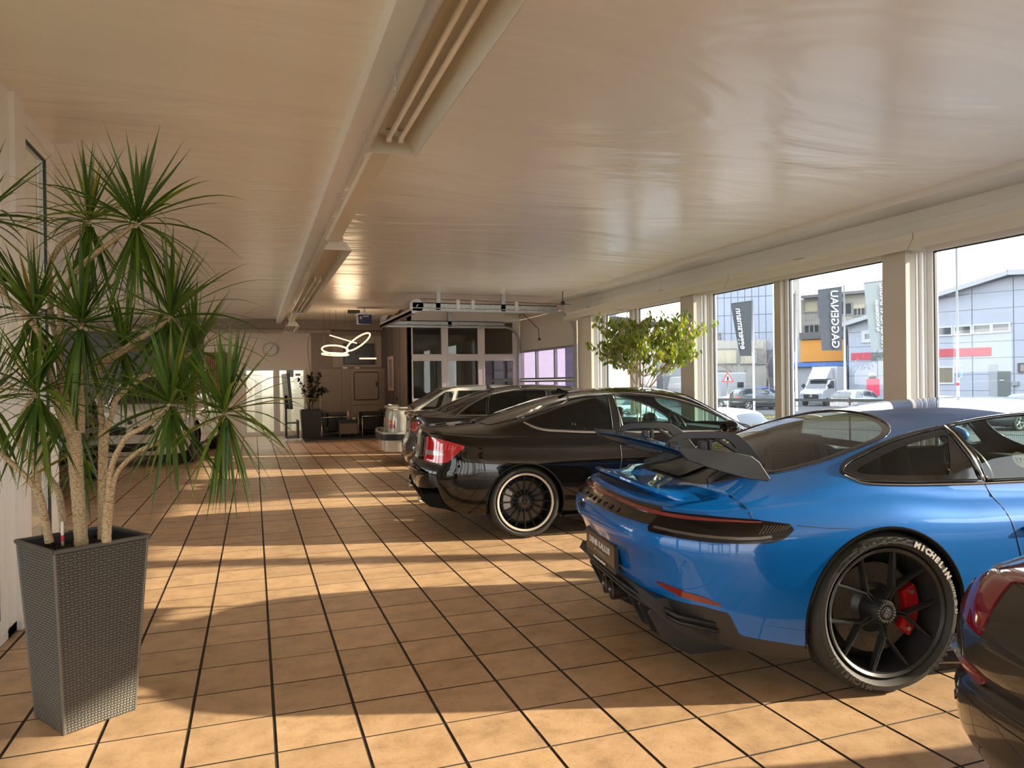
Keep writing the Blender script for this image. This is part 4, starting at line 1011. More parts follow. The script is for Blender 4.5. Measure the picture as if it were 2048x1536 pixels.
# openings
AX=[(1.09,.352,.385),(3.55,.345,.372)]
for xw,zw,R in AX: _,S=split(S,arch_phi(xw,zw,R))
DLO=curve2([(1.005,.958),(1.05,.932),(1.20,.917),(1.45,.908),(1.69,.903)],14)
qpoly=DLO+[(1.618,1.150)]+curve2([(1.618,1.150),(1.45,1.120),(1.30,1.082),(1.15,1.030),(1.05,.990),(1.005,.958)],16)[1:-1]
dpoly=[(1.72,.902),(2.3,.90),(2.9,.905),(3.12,.925)]+curve2([(3.12,.925),(2.95,1.06),(2.70,1.155),(2.40,1.198),(2.05,1.200),(1.80,1.178),(1.645,1.154)],20)
sidew=[]
for sg in(-1,1):
    q,S=split(S,polysdf(qpoly,(0,2),(1,sg,.4),r=.008)); d,S=split(S,polysdf(dpoly,(0,2),(1,sg,.4),r=.008)); sidew.append((sg,q,d))
rw=curve2([(.72,-.40),(.74,-.52),(.95,-.585),(1.15,-.60),(1.32,-.585),(1.42,-.50),(1.485,-.30),(1.505,0),(1.485,.30),(1.42,.50),(1.32,.585),(1.15,.60),(.95,.585),(.74,.52),(.72,.40)],60)
rwp,S=split(S,polysdf(rw,(0,1),None,extra=lambda V:.93-V[:,2]))
ws=curve2([(3.50,-.60),(3.2,-.67),(2.98,-.60),(2.90,-.3),(2.885,0),(2.90,.3),(2.98,.60),(3.2,.67),(3.50,.60)],40)+[(3.60,.3),(3.62,0),(3.60,-.3)]
wsp,S=split(S,polysdf(ws,(0,1),None,extra=lambda V:.90-V[:,2]))
# black lower valance & diffuser zone
val=lambda sg: polysdf([(-.3,.10),(-.3,.402),(.10,.402),(.28,.405),(.375,.385),(.43,.282),(.69,.232),(.80,.225),(.80,.0),(-.3,.0)],(0,2),None)
lowv,S=split(S,val(1))
sill,S=split(S,polysdf([(1.45,.10),(1.45,.185),(3.2,.185),(3.2,.10)],(0,2),None))
# mesh panels
band=lambda V: np.maximum(polysdf([(-.60,.735),(-.60,.812),(.60,.812),(.60,.735)],(1,2))(V),V[:,0]-.6)
podp=curve2([(.05,.712),(.30,.692),(.50,.690),(.60,.705),(.672,.762)],16)+[(.50,.785),(.30,.795),(.05,.80)]
smesh('body',S,BLUE,bc)
smesh('lower_valance',lowv,SATIN,bc); [smesh('side_sill',split(sill,lambda V,q=q:V[:,1]*q)[0],SATIN,bc) for q in(-1,1)]
gl=mat('gloss_black',(.006,.006,.006),.08,coat=.5)
for sg,q,d in sidew:
    smesh('quarter_window',thick(q,-.003,0),glass('quarter_glass',(.22,.23,.22),1.0),bc); smesh('door_window',thick(d,-.003,0),glass('door_glass',(.66,.76,.70),1.0),bc)
    trim_tube(CB,'window_seal',qpoly,.010,gl,bc,'side',sg,True,0); trim_tube(CB,'window_seal',dpoly,.010,gl,bc,'side',sg,True,0)
    fr_,_=split(q,lambda V:-polysdf(qpoly,(0,2),(1,sg,.4),r=-.030)(V))
    if fr_.F: smesh('window_frit',thick(fr_,-.001,0),gl,bc)
    bp=[(1.50,.905),(1.62,1.15),(1.66,1.15),(1.74,.905)]
    a,_=split(q,polysdf(bp,(0,2),(1,sg,.4)));
    if a.F: smesh('pillar_cover',thick(a,-.0005,0),gl,bc)
    trim_tube(CB,'pillar_trim',[(1.705,.903),(1.628,1.152)],.006,CHROME,bc,'side',sg,False,.004)
    m=MB(); m.tube([side_pt(CB,x,z-.012,sg,.002)[0] for x,z in dens(DLO+[(2.3,.90),(3.1,.925)],.04)],.005,6); m.build('belt_strip',mat('belt_bronze',(.20,.16,.12),.3,.6),bc,smooth=True)
smesh('rear_window',thick(rwp,-.003,0),glass('rear_glass',(.36,.38,.35),1.0),bc); smesh('windshield',thick(wsp,-.003,0),glass('front_glass',(.72,.80,.76),.7),bc)
trim_tube(CB,'rear_window_seal',rw+[rw[0]],.007,gl,bc,'top'); 
rf,_=split(rwp,lambda V:-polysdf(rw,(0,1),None,r=-.035)(V)); smesh('rear_window_frit',thick(rf,-.001,0),gl,bc)
trim_tube(CB,'windshield_seal',ws+[ws[0]],.009,gl,bc,'top')
F_=CB.full
bb,_=split(F_,band); smesh('light_band',thick(bb,.004,.012),gl,bc)
def ribbon(name,pn,w,th,mt,par,taper=0,label=None):
    "pn: list of (point,normal) on a surface; a raised strip of height w lying on it"
    m=MB(); vs=[]; n=len(pn)
    for i,(p,nr) in enumerate(pn):
        d=(pn[min(i+1,n-1)][0]-pn[max(i-1,0)][0]).normalized(); u=nr.cross(d).normalized()
        if u.z<0: u=-u
        ww=w*(1 if not taper else min(1,.25+ (min(i,n-1-i))/taper))
        vs+=[p-u*ww/2-nr*.004,p-u*ww/2+nr*th,p+u*ww/2+nr*th,p+u*ww/2-nr*.004]
    fs=[]
    for i in range(n-1):
        for k in range(4): fs.append((i*4+k,i*4+(k+1)%4,i*4+4+(k+1)%4,i*4+4+k))
    fs+=[(0,1,2,3),tuple((n-1)*4+k for k in(3,2,1,0))]
    m.add(vs,fs); return fixn(m.build(name,mt,par,label=label,smooth=30))
def wrap_path(C,yy,zy,xx,zx,sgs=(-1,1)):
    "path on the rear from side sgs[0] to sgs[1]: side points at xx (descending x), then rear points yy"
    out=[]
    if -1 in sgs:
        for x in xx[::-1]: out.append(side_pt(C,x,zx(x),-1))
    for y in yy: out.append(rear_pt(C,y,zy(y)))
    if 1 in sgs:
        for x in xx: out.append(side_pt(C,x,zx(x),1))
    return out
STRIP=mat('light_strip_red',(.20,.020,.022),.12,coat=1.)
ribbon('light_strip',wrap_path(CB,list(np.linspace(-.60,.60,33)),lambda y:.793-.010*(abs(y)/.6)**2,[.14,.19,.25,.32,.39,.46,.52],lambda x:.782-.022*(x-.14)),.017,.011,STRIP,bc,taper=6)
for sg in(-1,1):
    pp,_=split(F_,polysdf(podp,(0,2),(1,sg,.60),extra=lambda V:.60-np.abs(V[:,1])+0*V[:,0])); o=smesh('tail_light',thick(pp,.006,.014),SMOKE,bc)
    ribbon('light_guide',[side_pt(CB,x,z,sg) for x,z in((.12,.728),(.18,.722),(.26,.716),(.34,.712),(.42,.710),(.50,.712),(.55,.718))],.012,.010,mat('light_guide_grey',(.055,.052,.048),.2,coat=1.),o)
    m=MB()
    for k in range(9):
        x=.50+k*.014; a,n_=side_pt(CB,x,.728+k*.002,sg,.007); b,_n=side_pt(CB,x+.030,.762,sg,.007); m.tube([a,b],.0012,4)
    m.build('lens_fins',mat('lens_silver',(.35,.35,.35),.3,.8),o)
    rp=[rear_pt(CB,sg*-y*-1,z) for y,z in((.585,.468),(.63,.462),(.68,.455),(.72,.450))]+[side_pt(CB,x,z,sg) for x,z in((.20,.446),(.25,.440),(.30,.432),(.345,.418))]
    ribbon('rear_reflector',rp,.030,.006,mat('reflector_red',(.16,.004,.004),.15,coat=1.),bc,taper=2)
# lettering on the light band
def letters(C,txt,y0,y1,z,size,mt,nm,par,xs=1.,off=.006,bold=.002,depth=.004,zf=None,slant=0):
    n=len(txt); m=MB()
    for k,ch in enumerate(txt):
        if ch==' ': continue
        y=y0+(y1-y0)*k/max(1,n-1); zz=z if zf is None else z+zf(y); p,nr=rear_pt(C,y,zz,off)
        Z=Vector((0,0,1)); X=Z.cross(nr)*1.0; X.normalize(); Zp=nr.cross(X)
        # viewer looks along -nr ; right hand = nr x Z
        X=Vector((-nr.y*0,0,0))+ (Vector((0,0,1)).cross(nr)).normalized()
        v,f=text_geo(ch,size,depth,xs,bold=bold)
        M=basis(p,X,-nr,(-nr).cross(X)*-1)
        m.add([tuple(M@Vector((q[0]+q[2]*slant,q[1],q[2]))) for q in v],f)
    return m.build(nm,mt,par,kind='stuff' if n>4 else None)
GLET=mat('letter_dark_chrome',(.06,.058,.055),.25,.6)
letters(CB,'PORSCHE',.26,-.30,.752,.034,GLET,'maker_lettering',bc,xs=1.35,off=.008)
letters(CB,'GT3',.245,.165,.700,.040,mat('letter_black',(.01,.01,.01),.3),'model_badge',bc,xs=1.2,off=.003,slant=.3)
# licence plate
pp_,nr=rear_pt(CB,0,.50,0)
plx=pp_.x-.018
pt=empty('licence_plate',(plx,0,.492),parent=bc)
m=MB(); m.prism(rr(.535,.150,.012),-.006,.010,'x'); m.build('plate_holder',BLACK,pt)
m=MB(); m.prism([(a,b+.012) for a,b in rr(.515,.108,.008)],-.009,-.006,'x'); m.build('plate_board',mat('plate_brown',(.030,.020,.016),.3),pt)
def plate_text(txt,size,z,mt,xs,par,nm,sp=1.):
    v,f=text_geo(txt,size,.002,xs,sp,bold=.0008); m=MB(); m.add([(-.011+p[1],-p[0],p[2]+z) for p in v],f); m.build(nm,mt,par,kind='stuff')
PT_=mat('plate_text',(.80,.78,.75),.4)
plate_text('DENIS KALLUS',.046,.022,PT_,1.25,pt,'dealer_lettering'); plate_text('AUTOMOBILE',.015,-.016,mat('plate_text_dim',(.35,.33,.31),.4),1.2,pt,'dealer_lettering_small',2.2); plate_text('Premium Sportwagen Neustadt',.017,-.058,PT_,1.0,pt,'holder_lettering')
# diffuser: centre black block with fins and pipes
df=MB(); df.prism([(.12,.40),(.10,.36),(.16,.30),(.30,.20),(.55,.13),(.9,.13),(.9,.40)],-.62,.62,'y'); df.build('diffuser',SATIN,bc)
lp=MB(); c=[(.075,.0),(.085,.3),(.125,.52),(.20,.70),(.33,.80)]
for dz,dx in((.385,0),(.355,.012)):
    P=[(x+dx,-y,dz-.06*(y/.8)**2) for x,y in c[::-1]]+[(x+dx,y,dz-.06*(y/.8)**2) for x,y in c[1:]]
    lp.tube(P,.010,6)
lp.build('diffuser_lip',BLACK,bc,smooth=True)
for y in(-.50,-.36,-.22,.22,.36,.50):
    MB().prism([(.16,.34),(.13,.30),(.20,.16),(.34,.085),(.75,.10),(.75,.34)],y-.009,y+.009,'y').build('diffuser_fin',SATIN,bc,bevel=.004)
for y in(-.058,.058):
    m=MB(); m.lathe([(.11,.0),(.10,.043),(.09,.047),(.09,.051),(.12,.051),(.35,.05)],24,'x',(0,y,.285)); m.build('exhaust_pipe',mat('pipe_dark',(.09,.085,.08),.25,.9),bc,smooth=40)
# ducktail lid
NY,lid=41,[]
ys_=np.linspace(-.645,.645,NY)
prof0=[(.46,.897),(.38,.884),(.30,.880),(.22,.886),(.15,.900),(.100,.915),(.082,.914),(.080,.904),(.095,.892),(.122,.868),(.142,.835),(.165,.812),(.2,.80)]
def lidP(y,k):
    e=(abs(y)/.645)**2.6; x,z=prof0[k]; w=min(1,max(0,(.46-x)/.36)); lipz=.10*e if 2<=k<=9 else .05*e
    if k==0: 
        zt=CB.Tz(np.array([x+.02]),np.array([abs(y)]),np.array([.86]),np.array([.82]))[0]+.001; return (x+.02,y,min(zt,.905))
    return (x+(.25*e)*w,y,z-lipz*(w**.6 if k<6 else 1)*(.75 if k in(1,2,3) else 1))
Vv=[];Ff=[]
for y in ys_:
    for k in range(len(prof0)): Vv.append(lidP(y,k))
NP=len(prof0)
for j in range(NY-1):
    for k in range(NP-1): Ff.append((j*NP+k,j*NP+k+1,(j+1)*NP+k+1,(j+1)*NP+k))
for base in(0,(NY-1)*NP): 
    Ff.append(tuple(base+k for k in(range(NP) if base else reversed(range(NP)))))
LS=Surf(Vv,Ff); o=smesh('engine_lid_spoiler',LS,BLUE,bc,smooth=45); fixn(o)
vent=MB(); n_=28; vv=[]
for i in range(n_+1):
    y=-.56+1.12*i/n_; q=max(.03,1-(abs(y)/.57)**3.5)
    A_=Vector(lidP(y,8)); B_=Vector(lidP(y,9)); C_=Vector(lidP(y,10))
    t0=A_.lerp(B_,.2+.8*(1-q)); t1=B_.lerp(C_,.75*q); nn=Vector((-1,0,-.35))*.004
    vv+=[t0+nn,B_+nn,t1+nn]
vent.add(vv,[f for i in range(n_) for f in((3*i,3*i+1,3*i+4,3*i+3),(3*i+1,3*i+2,3*i+5,3*i+4))])
def mesh_mat():
    m=bpy.data.materials.new('vent_mesh'); m.use_nodes=True; n=m.node_tree; b=n.nodes['Principled BSDF']; L=n.links.new
    g=n.nodes.new('ShaderNodeTexCoord'); v=n.nodes.new('ShaderNodeTexVoronoi'); v.inputs['Scale'].default_value=110; v.inputs['Randomness'].default_value=.15; L(g.outputs['Object'],v.inputs['Vector'])
    r=n.nodes.new('ShaderNodeValToRGB'); r.color_ramp.elements[0].position=.30; r.color_ramp.elements[0].color=(.001,.001,.001,1); r.color_ramp.elements[1].position=.42; r.color_ramp.elements[1].color=(.022,.020,.018,1)
    L(v.outputs['Distance'],r.inputs[0]); L(r.outputs[0],b.inputs['Base Color']); b.inputs['Roughness'].default_value=.5; return m
vent.build('lid_vent',mesh_mat(),bc)
# black louvred panel ahead of the ducktail
bp,_=split(F_,polysdf([(.44,-.42),(.40,-.30),(.39,0),(.40,.30),(.44,.42),(.70,.50),(.70,-.50)],(0,1),None,extra=lambda V:.8-V[:,2])); smesh('grille_panel',thick(bp,.006,.01),SATIN,bc)
fn=0
for sg in(-1,1):
    for k in range(4):
        a=top_pt(CB,.47+.03*k,sg*(.44-.035*k),.018)[0]; b=top_pt(CB,.68,sg*(.36-.05*k),.03)[0]; m=MB(); m.bar(a,b,.010,.026); m.build('grille_fin',BLACK,bc)
pl_=MB(); 
P=[top_pt(CB,x,y,.012)[0] for x,y in((.42,-.20),(.42,.20),(.68,.16),(.68,-.16))]
pl_.add(P,[(0,1,2,3)]); pl_.build('grille_plate',mat('plate_graphite',(.045,.042,.040),.4),bc)
# panel gaps
pg=MB()
for sg in(-1,1):
    panelgap(CB,bc,curve2([(1.705,.895),(1.74,.80),(1.775,.65),(1.80,.50),(1.78,.38),(1.66,.24)],30),'side',sg,mb=pg)
    panelgap(CB,bc,[(.672,.762),(.80,.748),(.92,.742)],'side',sg,mb=pg,r=.0018)
    panelgap(CB,bc,curve2([(.46,sg*.55),(.485,sg*.62),(.485,sg*.67)],8),'top',sg,mb=pg)
    panelgap(CB,bc,[(.46,.885),(.49,.84),(.492,.79)],'side',sg,mb=pg)
pg.build('panel_gaps',GASKET,bc,kind='stuff')
# wheel arch lips (bulged blue fender edge)
for sg in(-1,1):
    for xw,zw,R in AX:
        arch_liner(bc,xw,zw,R,.90,sg)
        m=MB(); pts=[]
        for k in range(41):
            a=-.30+(PI+.6)*k/40; x=xw+R*math.cos(a); z=zw+R*math.sin(a)
            if z<.19: continue
            pts.append(side_pt(CB,x,z,sg,-.006)[0])
        m.tube(pts,.010,8); m.build('arch_lip',BLUE,bc,smooth=True)
    h=MB(); h.tube([side_pt(CB,1.82,.690,sg,.004)[0],side_pt(CB,1.84,.692,sg,.022)[0],side_pt(CB,1.95,.698,sg,.026)[0],side_pt(CB,2.03,.70,sg,.005)[0]],.010,8); h.build('door_handle',BLUE,bc,smooth=True)
# swan-neck wing
wg=empty('rear_wing',(0,0,0),parent=bc)
def airfoil(mb,y0,y1,n,fx,fz,ch,th=.028,camber=.02):
    vs=[];fs=[];m_=12
    for i in range(n+1):
        y=y0+(y1-y0)*i/n
        for k in range(m_):
            t=2*PI*k/m_; u=.5-.5*math.cos(t); s=math.sin(t)
            vs.append((fx(y)+u*ch(y),y,fz(y)-camber*4*u*(1-u)+ (1-u)*0.0 + s*th*.5*math.sqrt(max(.02,1-u*.85)) - .05*u))
    for i in range(n):
        for k in range(m_): fs.append((i*m_+k,i*m_+(k+1)%m_,(i+1)*m_+(k+1)%m_,(i+1)*m_+k))
    fs.append(tuple(range(m_))); fs.append(tuple(n*m_+k for k in reversed(range(m_))))
    mb.add(vs,fs)
m=MB(); airfoil(m,-.66,.66,24,lambda y:.245+.0*y,lambda y:1.072+.012*(1-(abs(y)/.66)**2),lambda y:.27,.026,.022); o=fixn(m.build('wing_blade',BLUE,wg,smooth=50))
m=MB(); airfoil(m,-.66,.66,24,lambda y:.25,lambda y:1.060+.010*(1-(abs(y)/.66)**2),lambda y:.26,.016,.022); fixn(m.build('wing_underside',SATIN,wg,smooth=50))
MATB=mat('wing_black',(.022,.022,.023),.42)
for sg in(-1,1):
    P=[(.225,1.098),(.225,1.075),(.262,1.035),(.40,.985),(.56,.938),(.655,.925),(.668,.935),(.615,1.015),(.575,1.045),(.50,1.062)]
    m=MB(); m.prism(P,sg*.665,sg*.682,'y'); fixn(m.build('endplate',MATB,wg,bevel=.004))
    # strut with windows cut: outer loop and holes built from bars
    y=sg*.40
    outer=curve2([(.262,1.065),(.285,1.105),(.335,1.135),(.50,1.140),(.62,1.132),(.69,1.09),(.76,1.01),(.82,.93)],30)
    inner=curve2([(.30,1.062),(.318,1.090),(.35,1.104),(.50,1.106),(.585,1.098),(.63,1.06),(.655,1.01),(.665,.93)],30)
    m=MB(); n_=30; vs=[]
    for (a,b),(c,d) in zip(outer,inner): vs+=[(a,y-.009,b),(c,y-.009,d),(c,y+.009,d),(a,y+.009,b)]
    fs=[]
    for i in range(n_-1):
        for k in range(4): fs.append((i*4+k,i*4+(k+1)%4,(i+1)*4+(k+1)%4,(i+1)*4+k))
    fs+=[(0,1,2,3),tuple((n_-1)*4+k for k in(3,2,1,0))]
    m.add(vs,fs)
    m.bar((.545,y,1.10),(.645,y,1.035),.018,.030,up=(0,1,0)); m.bar((.46,y,1.045),(.66,y,.985),.018,.035,up=(0,1,0))
    m.bar((.50,y,1.10),(.50,y,1.05),.018,.03,up=(0,1,0))
    fixn(m.build('strut',MATB,wg,bevel=.003))
    for x in(.30,.46): MB().box(x-.018,x+.018,y-.02,y+.02,1.055,1.095).build('strut_bracket',MATB,wg,bevel=.005)
# cabin
interior(bc,1.0,3.4,.66,.22,.86,2.95,.9)
for y in(-.36,.36): seat(bc,1.72,y,.24,INTER,.28,True,.25,.60)
MB().tube([(1.35,-.55,.5),(1.32,-.52,1.05),(1.32,.52,1.05),(1.35,.55,.5)],.022,8).tube([(1.33,-.5,1.0),(.95,-.45,.72)],.018,8).tube([(1.33,.5,1.0),(.95,.45,.72)],.018,8).build('roll_cage',mat('cage_grey',(.06,.06,.06),.4),bc,smooth=True)
steering(bc,2.62,.36,.80)
m=MB(); m.box(.75,1.15,-.52,.52,.60,.78); m.build('parcel_shelf',INTER,bc,bevel=.03)
def door_mirror(C,par,x,z,sg,paint,sc=1.):
    m=MB(); m.sphere((0,0,0),.1*sc,16,10,(.75,1.15,.72)); p,_=side_pt(C,x,z,sg); m.xf(Matrix.Translation(p+Vector((.0,sg*.15,.04)))); o=m.build('mirror_cap',paint,par,smooth=True)
    m=MB(); m.bar(p+Vector((0,-sg*.02,-.02)),p+Vector((0,sg*.08,.02)),.05,.03); m.build('mirror_arm',BLACK,par)
    m=MB(); m.lathe([(-.078*sc*.75,.001),(-.076*sc*.75,.085*sc)],20,'x'); m.xf(Matrix.Translation(p+Vector((-.004,sg*.15,.04)))@Matrix.Diagonal((1,1.05,.68,1))); m.build('mirror_glass',CHROME,par)
for sg in(-1,1): door_mirror(CB,bc,3.02,.92,sg,BLUE)
# registration card sticker seen through the door glass ('120' roundel)
m=MB(); m.lathe([(0,.001),(0,.045),(.003,.045)],24,'y'); rs_=m.build('sticker_roundel',mat('sticker_dark',(.03,.035,.03),.5),bc); rs_.location=(1.985,-.70,.985); rs_.rotation_euler=(math.radians(-35),0,0)
v,f=text_geo('120',.045,.002,.8); m=MB(); m.add([(p[0],p[1]-.003,p[2]) for p in v],f); o=m.build('sticker_number',mat('sticker_pale',(.30,.34,.30),.6),rs_)
RED=mat('red_caliper',(.42,.008,.012),.35)
wheel(bc,(1.09,-.775,.358),.360,.305,.290,'Y5',-1,SATIN,None,True,caliper=(RED,math.radians(-40),math.radians(28)))
wheel(bc,(1.09,.775,.358),.360,.305,.290,'Y5',1,SATIN,caliper=(RED,math.radians(-40),math.radians(28)))
wheel(bc,(3.547,-.77,.345),.346,.255,.267,'Y5',-1,SATIN); wheel(bc,(3.547,.77,.345),.346,.255,.267,'Y5',1,SATIN)
m=MB(); m.box(.7,3.9,-.62,.62,.13,.17); m.build('underbody',GASKET,bc)
# =================== the other cars in the hall ===================
def std_car(name,O,ang,label,sp,paint,D,res=(240,24,40),z=0.,cat='car',group=None,low=False,parent=None):
    """D: dlo (list of side glass polygons), rearw, frontw (plan polygons), axles, wheel args, extras"""
    t=empty(name,(O[0],O[1],z),-ang,label,cat,group); C=build_body(sp,*res); S=C.S
    for xw,zw,R in D['axles']: _,S=split(S,arch_phi(xw,zw,R))
    wins=[]
    for sg in(-1,1):
        for P in D['dlo']: q,S=split(S,polysdf(P,(0,2),(1,sg,.3),r=.006)); wins.append((q,sg,P))
    zmin=D.get('zmin',.9)
    for key,nm in(('rearw','rear_window'),('frontw','windshield')):
        if key in D:
            w,S=split(S,polysdf(D[key],(0,1),None,extra=lambda V:zmin-V[:,2]))
            if w.F:
                smesh(nm,thick(w,-.003,0),D.get('glass_'+key,D['glass']),t)
                if not low: trim_tube(C,nm+'_seal',D[key]+[D[key][0]],.007,BLACK,t,'top')
    if 'lower' in D: lo,S=split(S,polysdf(D['lower'],(0,2),None)); smesh('lower_trim',lo,D.get('lowermat',BLACK),t)
    smesh('body',S,paint,t)
    for i,(q,sg,P) in enumerate(wins):
        g=D['glass']; 
        if 'glasses' in D: g=D['glasses'][i%len(D['dlo'])]
        if q.F: smesh('side_window',thick(q,-.003,0),g,t)
        if not low: trim_tube(C,'window_trim',P,.006,D.get('frame',BLACK),t,'side',sg,True,0,n=6,step=.04)
    for i,(xw,zw,R) in enumerate(D['axles']):
        wr_=D['wheel'][i] if isinstance(D['wheel'],list) else D['wheel']
        for sg in(-1,1):
            arch_liner(t,xw,zw,R,sp['plan'][len(sp['plan'])//2][1]-.01,sg)
            k=dict(wr_); yy=k.pop('y'); 
            if sg>0: k.pop('caliper',None)
            wheel(t,(xw,sg*yy,k['R']-.002),k['R'],k['Wd'],k['rr'],k['style'],sg,k.get('mat'),k.get('lip'),low=low,caliper=k.get('caliper'))
            if not low:
                m=MB(); pts=[]
                for q_ in range(33):
                    a=-.25+(PI+.5)*q_/32; x=xw+R*math.cos(a); zz=zw+R*math.sin(a)
                    if zz<.2: continue
                    pts.append(side_pt(C,x,zz,sg,-.005)[0])
                m.tube(pts,.008,6); m.build('arch_lip',paint,t,smooth=True)
    m=MB(); m.box(.6,sp['L']-.6,-.6,.6,.14,.19); m.build('underbody',GASKET,t)
    return t,C
# ---------- black coupe ----------
BLK=two_sided(mat('black_car_paint',(.0030,.0027,.0025),.5,.0,coat=1.,coatr=.012,spec=0.))
CSP=dict(L=4.60,
 plan=[(0,0),(.02,.30),(.075,.55),(.16,.70),(.29,.80),(.5,.862),(.95,.888),(1.5,.883),(2.5,.878),(3.3,.882),(3.71,.888),(4.05,.85),(4.35,.72),(4.50,.5),(4.575,.25),(4.60,0)],
 zs=[(0,.945),(.25,.93),(.6,.905),(1.0,.895),(1.6,.885),(2.6,.875),(3.3,.865),(3.9,.80),(4.3,.70),(4.6,.56)],
 zl=[(0,.33),(.3,.25),(.55,.22),(1.3,.17),(3.2,.17),(3.9,.20),(4.6,.20)],
 pS=[(0,.06),(.08,.03),(.25,.010),(.5,.0),(.68,.004),(.80,.022),(.92,.040),(1,.075)],
 pR=[(0,.10),(.1,.06),(.25,.02),(.42,.0),(.52,.01),(.58,.055),(.75,.075),(.9,.085),(.97,.09),(1,.10)],
 pF=[(0,.10),(.2,.02),(.5,.0),(.8,.03),(1,.12)],
 flare=[(.955,.022,.36),(3.71,.022,.36)],
 zd=[(0,.965),(.3,.985),(.65,1.005),(1.2,1.0),(3.0,.96),(3.35,.93),(3.8,.865),(4.2,.78),(4.6,.58)],crown=3.0,
 fillets=[(0,.02),(1.0,.04),(1.5,.015),(3.2,.015),(3.6,.04),(4.6,.05)],
 gh=dict(zc=[(.2,.72),(.45,.88),(.66,1.005),(1.0,1.115),(1.386,1.225),(1.8,1.305),(2.15,1.328),(2.45,1.318),(2.75,1.262),(3.1,1.11),(3.45,.93),(3.8,.75),(4.6,.3)],
   yb=[(.2,.55),(.7,.68),(1.0,.76),(1.4,.795),(2.0,.805),(2.9,.795),(3.3,.76),(3.6,.70),(4.6,.4)],
   zb=[(0,.93),(1.0,.95),(1.6,.925),(3.3,.90),(4.6,.7)],
   slopes=[(0,1.0),(.8,1.1),(1.2,1.5),(1.8,1.75),(3.0,1.8),(4.6,1.3)],cr=.13,bow=.28,bowr=.12,xmid=2.2,csharp=.05))
cq=curve2([(.985,1.055),(1.02,1.02),(1.13,.972),(1.35,.948),(1.66,.930),(1.815,.925)],16)+curve2([(1.83,1.258),(1.6,1.236),(1.295,1.168),(1.12,1.105),(.985,1.055)],16)[:-1]
cd=[(1.895,.923),(2.5,.912),(3.02,.900)]+curve2([(3.14,.905),(2.95,1.02),(2.637,1.158),(2.35,1.225),(2.1,1.252),(1.90,1.257)],18)
SILV=mat('satin_silver_trim',(.62,.58,.52),.25,1.)
cc,CC=std_car('coupe',(1.419,7.031),.119,'glossy black two-door coupe with a bright window surround and black multi-spoke wheels',CSP,BLK,
 dict(dlo=[cq,cd],axles=[(.955,.318,.352),(3.71,.318,.35)],glass=DARKG,glasses=[glass('rear_tint',(.06,.065,.06),1.0),glass('coupe_door_glass',(.62,.82,.75),1.0)],
   rearw=curve2([(.70,-.45),(1.0,-.56),(1.42,-.52),(1.55,-.25),(1.575,0),(1.55,.25),(1.42,.52),(1.0,.56),(.70,.45)],40)+[(.66,.3),(.65,0),(.66,-.3)],
   frontw=curve2([(3.35,-.60),(2.85,-.56),(2.74,-.3),(2.72,0),(2.74,.3),(2.85,.56),(3.35,.60)],30)+[(3.47,.3),(3.50,0),(3.47,-.3)],glass_frontw=GREENG,frame=BLACK,
   wheel=dict(y=.748,R=.325,Wd=.25,rr=.262,style='multi',mat=mat('wheel_black',(.012,.012,.012),.3),lip=mat('polished_lip',(.72,.66,.57),.38,.35),caliper=(mat('caliper_grey',(.45,.45,.45),.35,.3),math.radians(140),math.radians(205)))))
for sg in(-1,1):
    full=curve2([(.96,1.062),(1.0,1.015),(1.13,.960),(1.35,.936),(1.66,.918),(2.5,.902),(3.16,.888)],40)
    ribbon('window_surround',[side_pt(CC,x,z,sg,.001) for x,z in full],.018,.006,SILV,cc)
    up=curve2([(.96,1.062),(1.12,1.118),(1.295,1.182),(1.6,1.250),(1.83,1.271),(2.1,1.266),(2.35,1.240),(2.637,1.174),(2.95,1.035),(3.17,.895)],44)
    ribbon('window_surround',[side_pt(CC,x,z,sg,.001) for x,z in up],.011,.006,SILV,cc)
    pbl,_=split(CC.full,polysdf([(1.82,.925),(1.83,1.255),(1.905,1.255),(1.895,.923)],(0,2),(1,sg,.3))); smesh('pillar_cover',thick(pbl,.001,.004),gl,cc)
    trim_tube(CC,'pillar_trim',[(1.925,.93),(1.885,1.25)],.004,SILV,cc,'side',sg,False,.002)
    tlp=curve2([(.05,.905),(.14,.905),(.24,.888),(.42,.838)],10)+curve2([(.425,.825),(.36,.77),(.275,.692)],8)+[(.18,.680),(.05,.690)]
    tl,_=split(CC.full,polysdf(tlp,(0,2),(1,sg,.44),extra=lambda V:V[:,0]-.45)); o=smesh('tail_light',thick(tl,.005,.02),REDL,cc)
    wb,_=split(CC.full,polysdf([(.05,.745),(.05,.785),(.20,.785),(.27,.775),(.25,.752),(.20,.745)],(0,2),(1,sg,.46))); 
    if wb.F: smesh('clear_band',thick(wb,.008,.004),mat('clear_lens',(.34,.31,.29),.15,.2,coat=1.),o)
    m=MB()
    for k in range(7):
        a,_n=side_pt(CC,.20+k*.026,.875-k*.006,sg,.006); b,_n=side_pt(CC,.19+k*.024,.80,sg,.006); m.tube([a,b],.0025,4)
    m.build('lens_ribs',mat('lens_pink',(.75,.20,.22),.2,coat=1.),o)
    door_mirror(CC,cc,2.93,.90,sg,BLK)
pg=MB()
for sg in(-1,1):
    panelgap(CC,cc,[(1.86,.92),(1.865,.70),(1.82,.45),(1.70,.25)],'side',sg,mb=pg); panelgap(CC,cc,[(.42,.832),(.62,.83),(1.0,.80),(1.8,.765),(3.0,.74)],'side',sg,mb=pg,r=.002)
    panelgap(CC,cc,[(.30,.60),(.45,.585),(.60,.56)],'side',sg,mb=pg); 
pg.build('panel_gaps',GASKET,cc,kind='stuff')
m=MB(); P=[(.235,-.66),(.165,-.5),(.125,-.25),(.115,0),(.125,.25),(.165,.5),(.235,.66)]; ribpts=[]
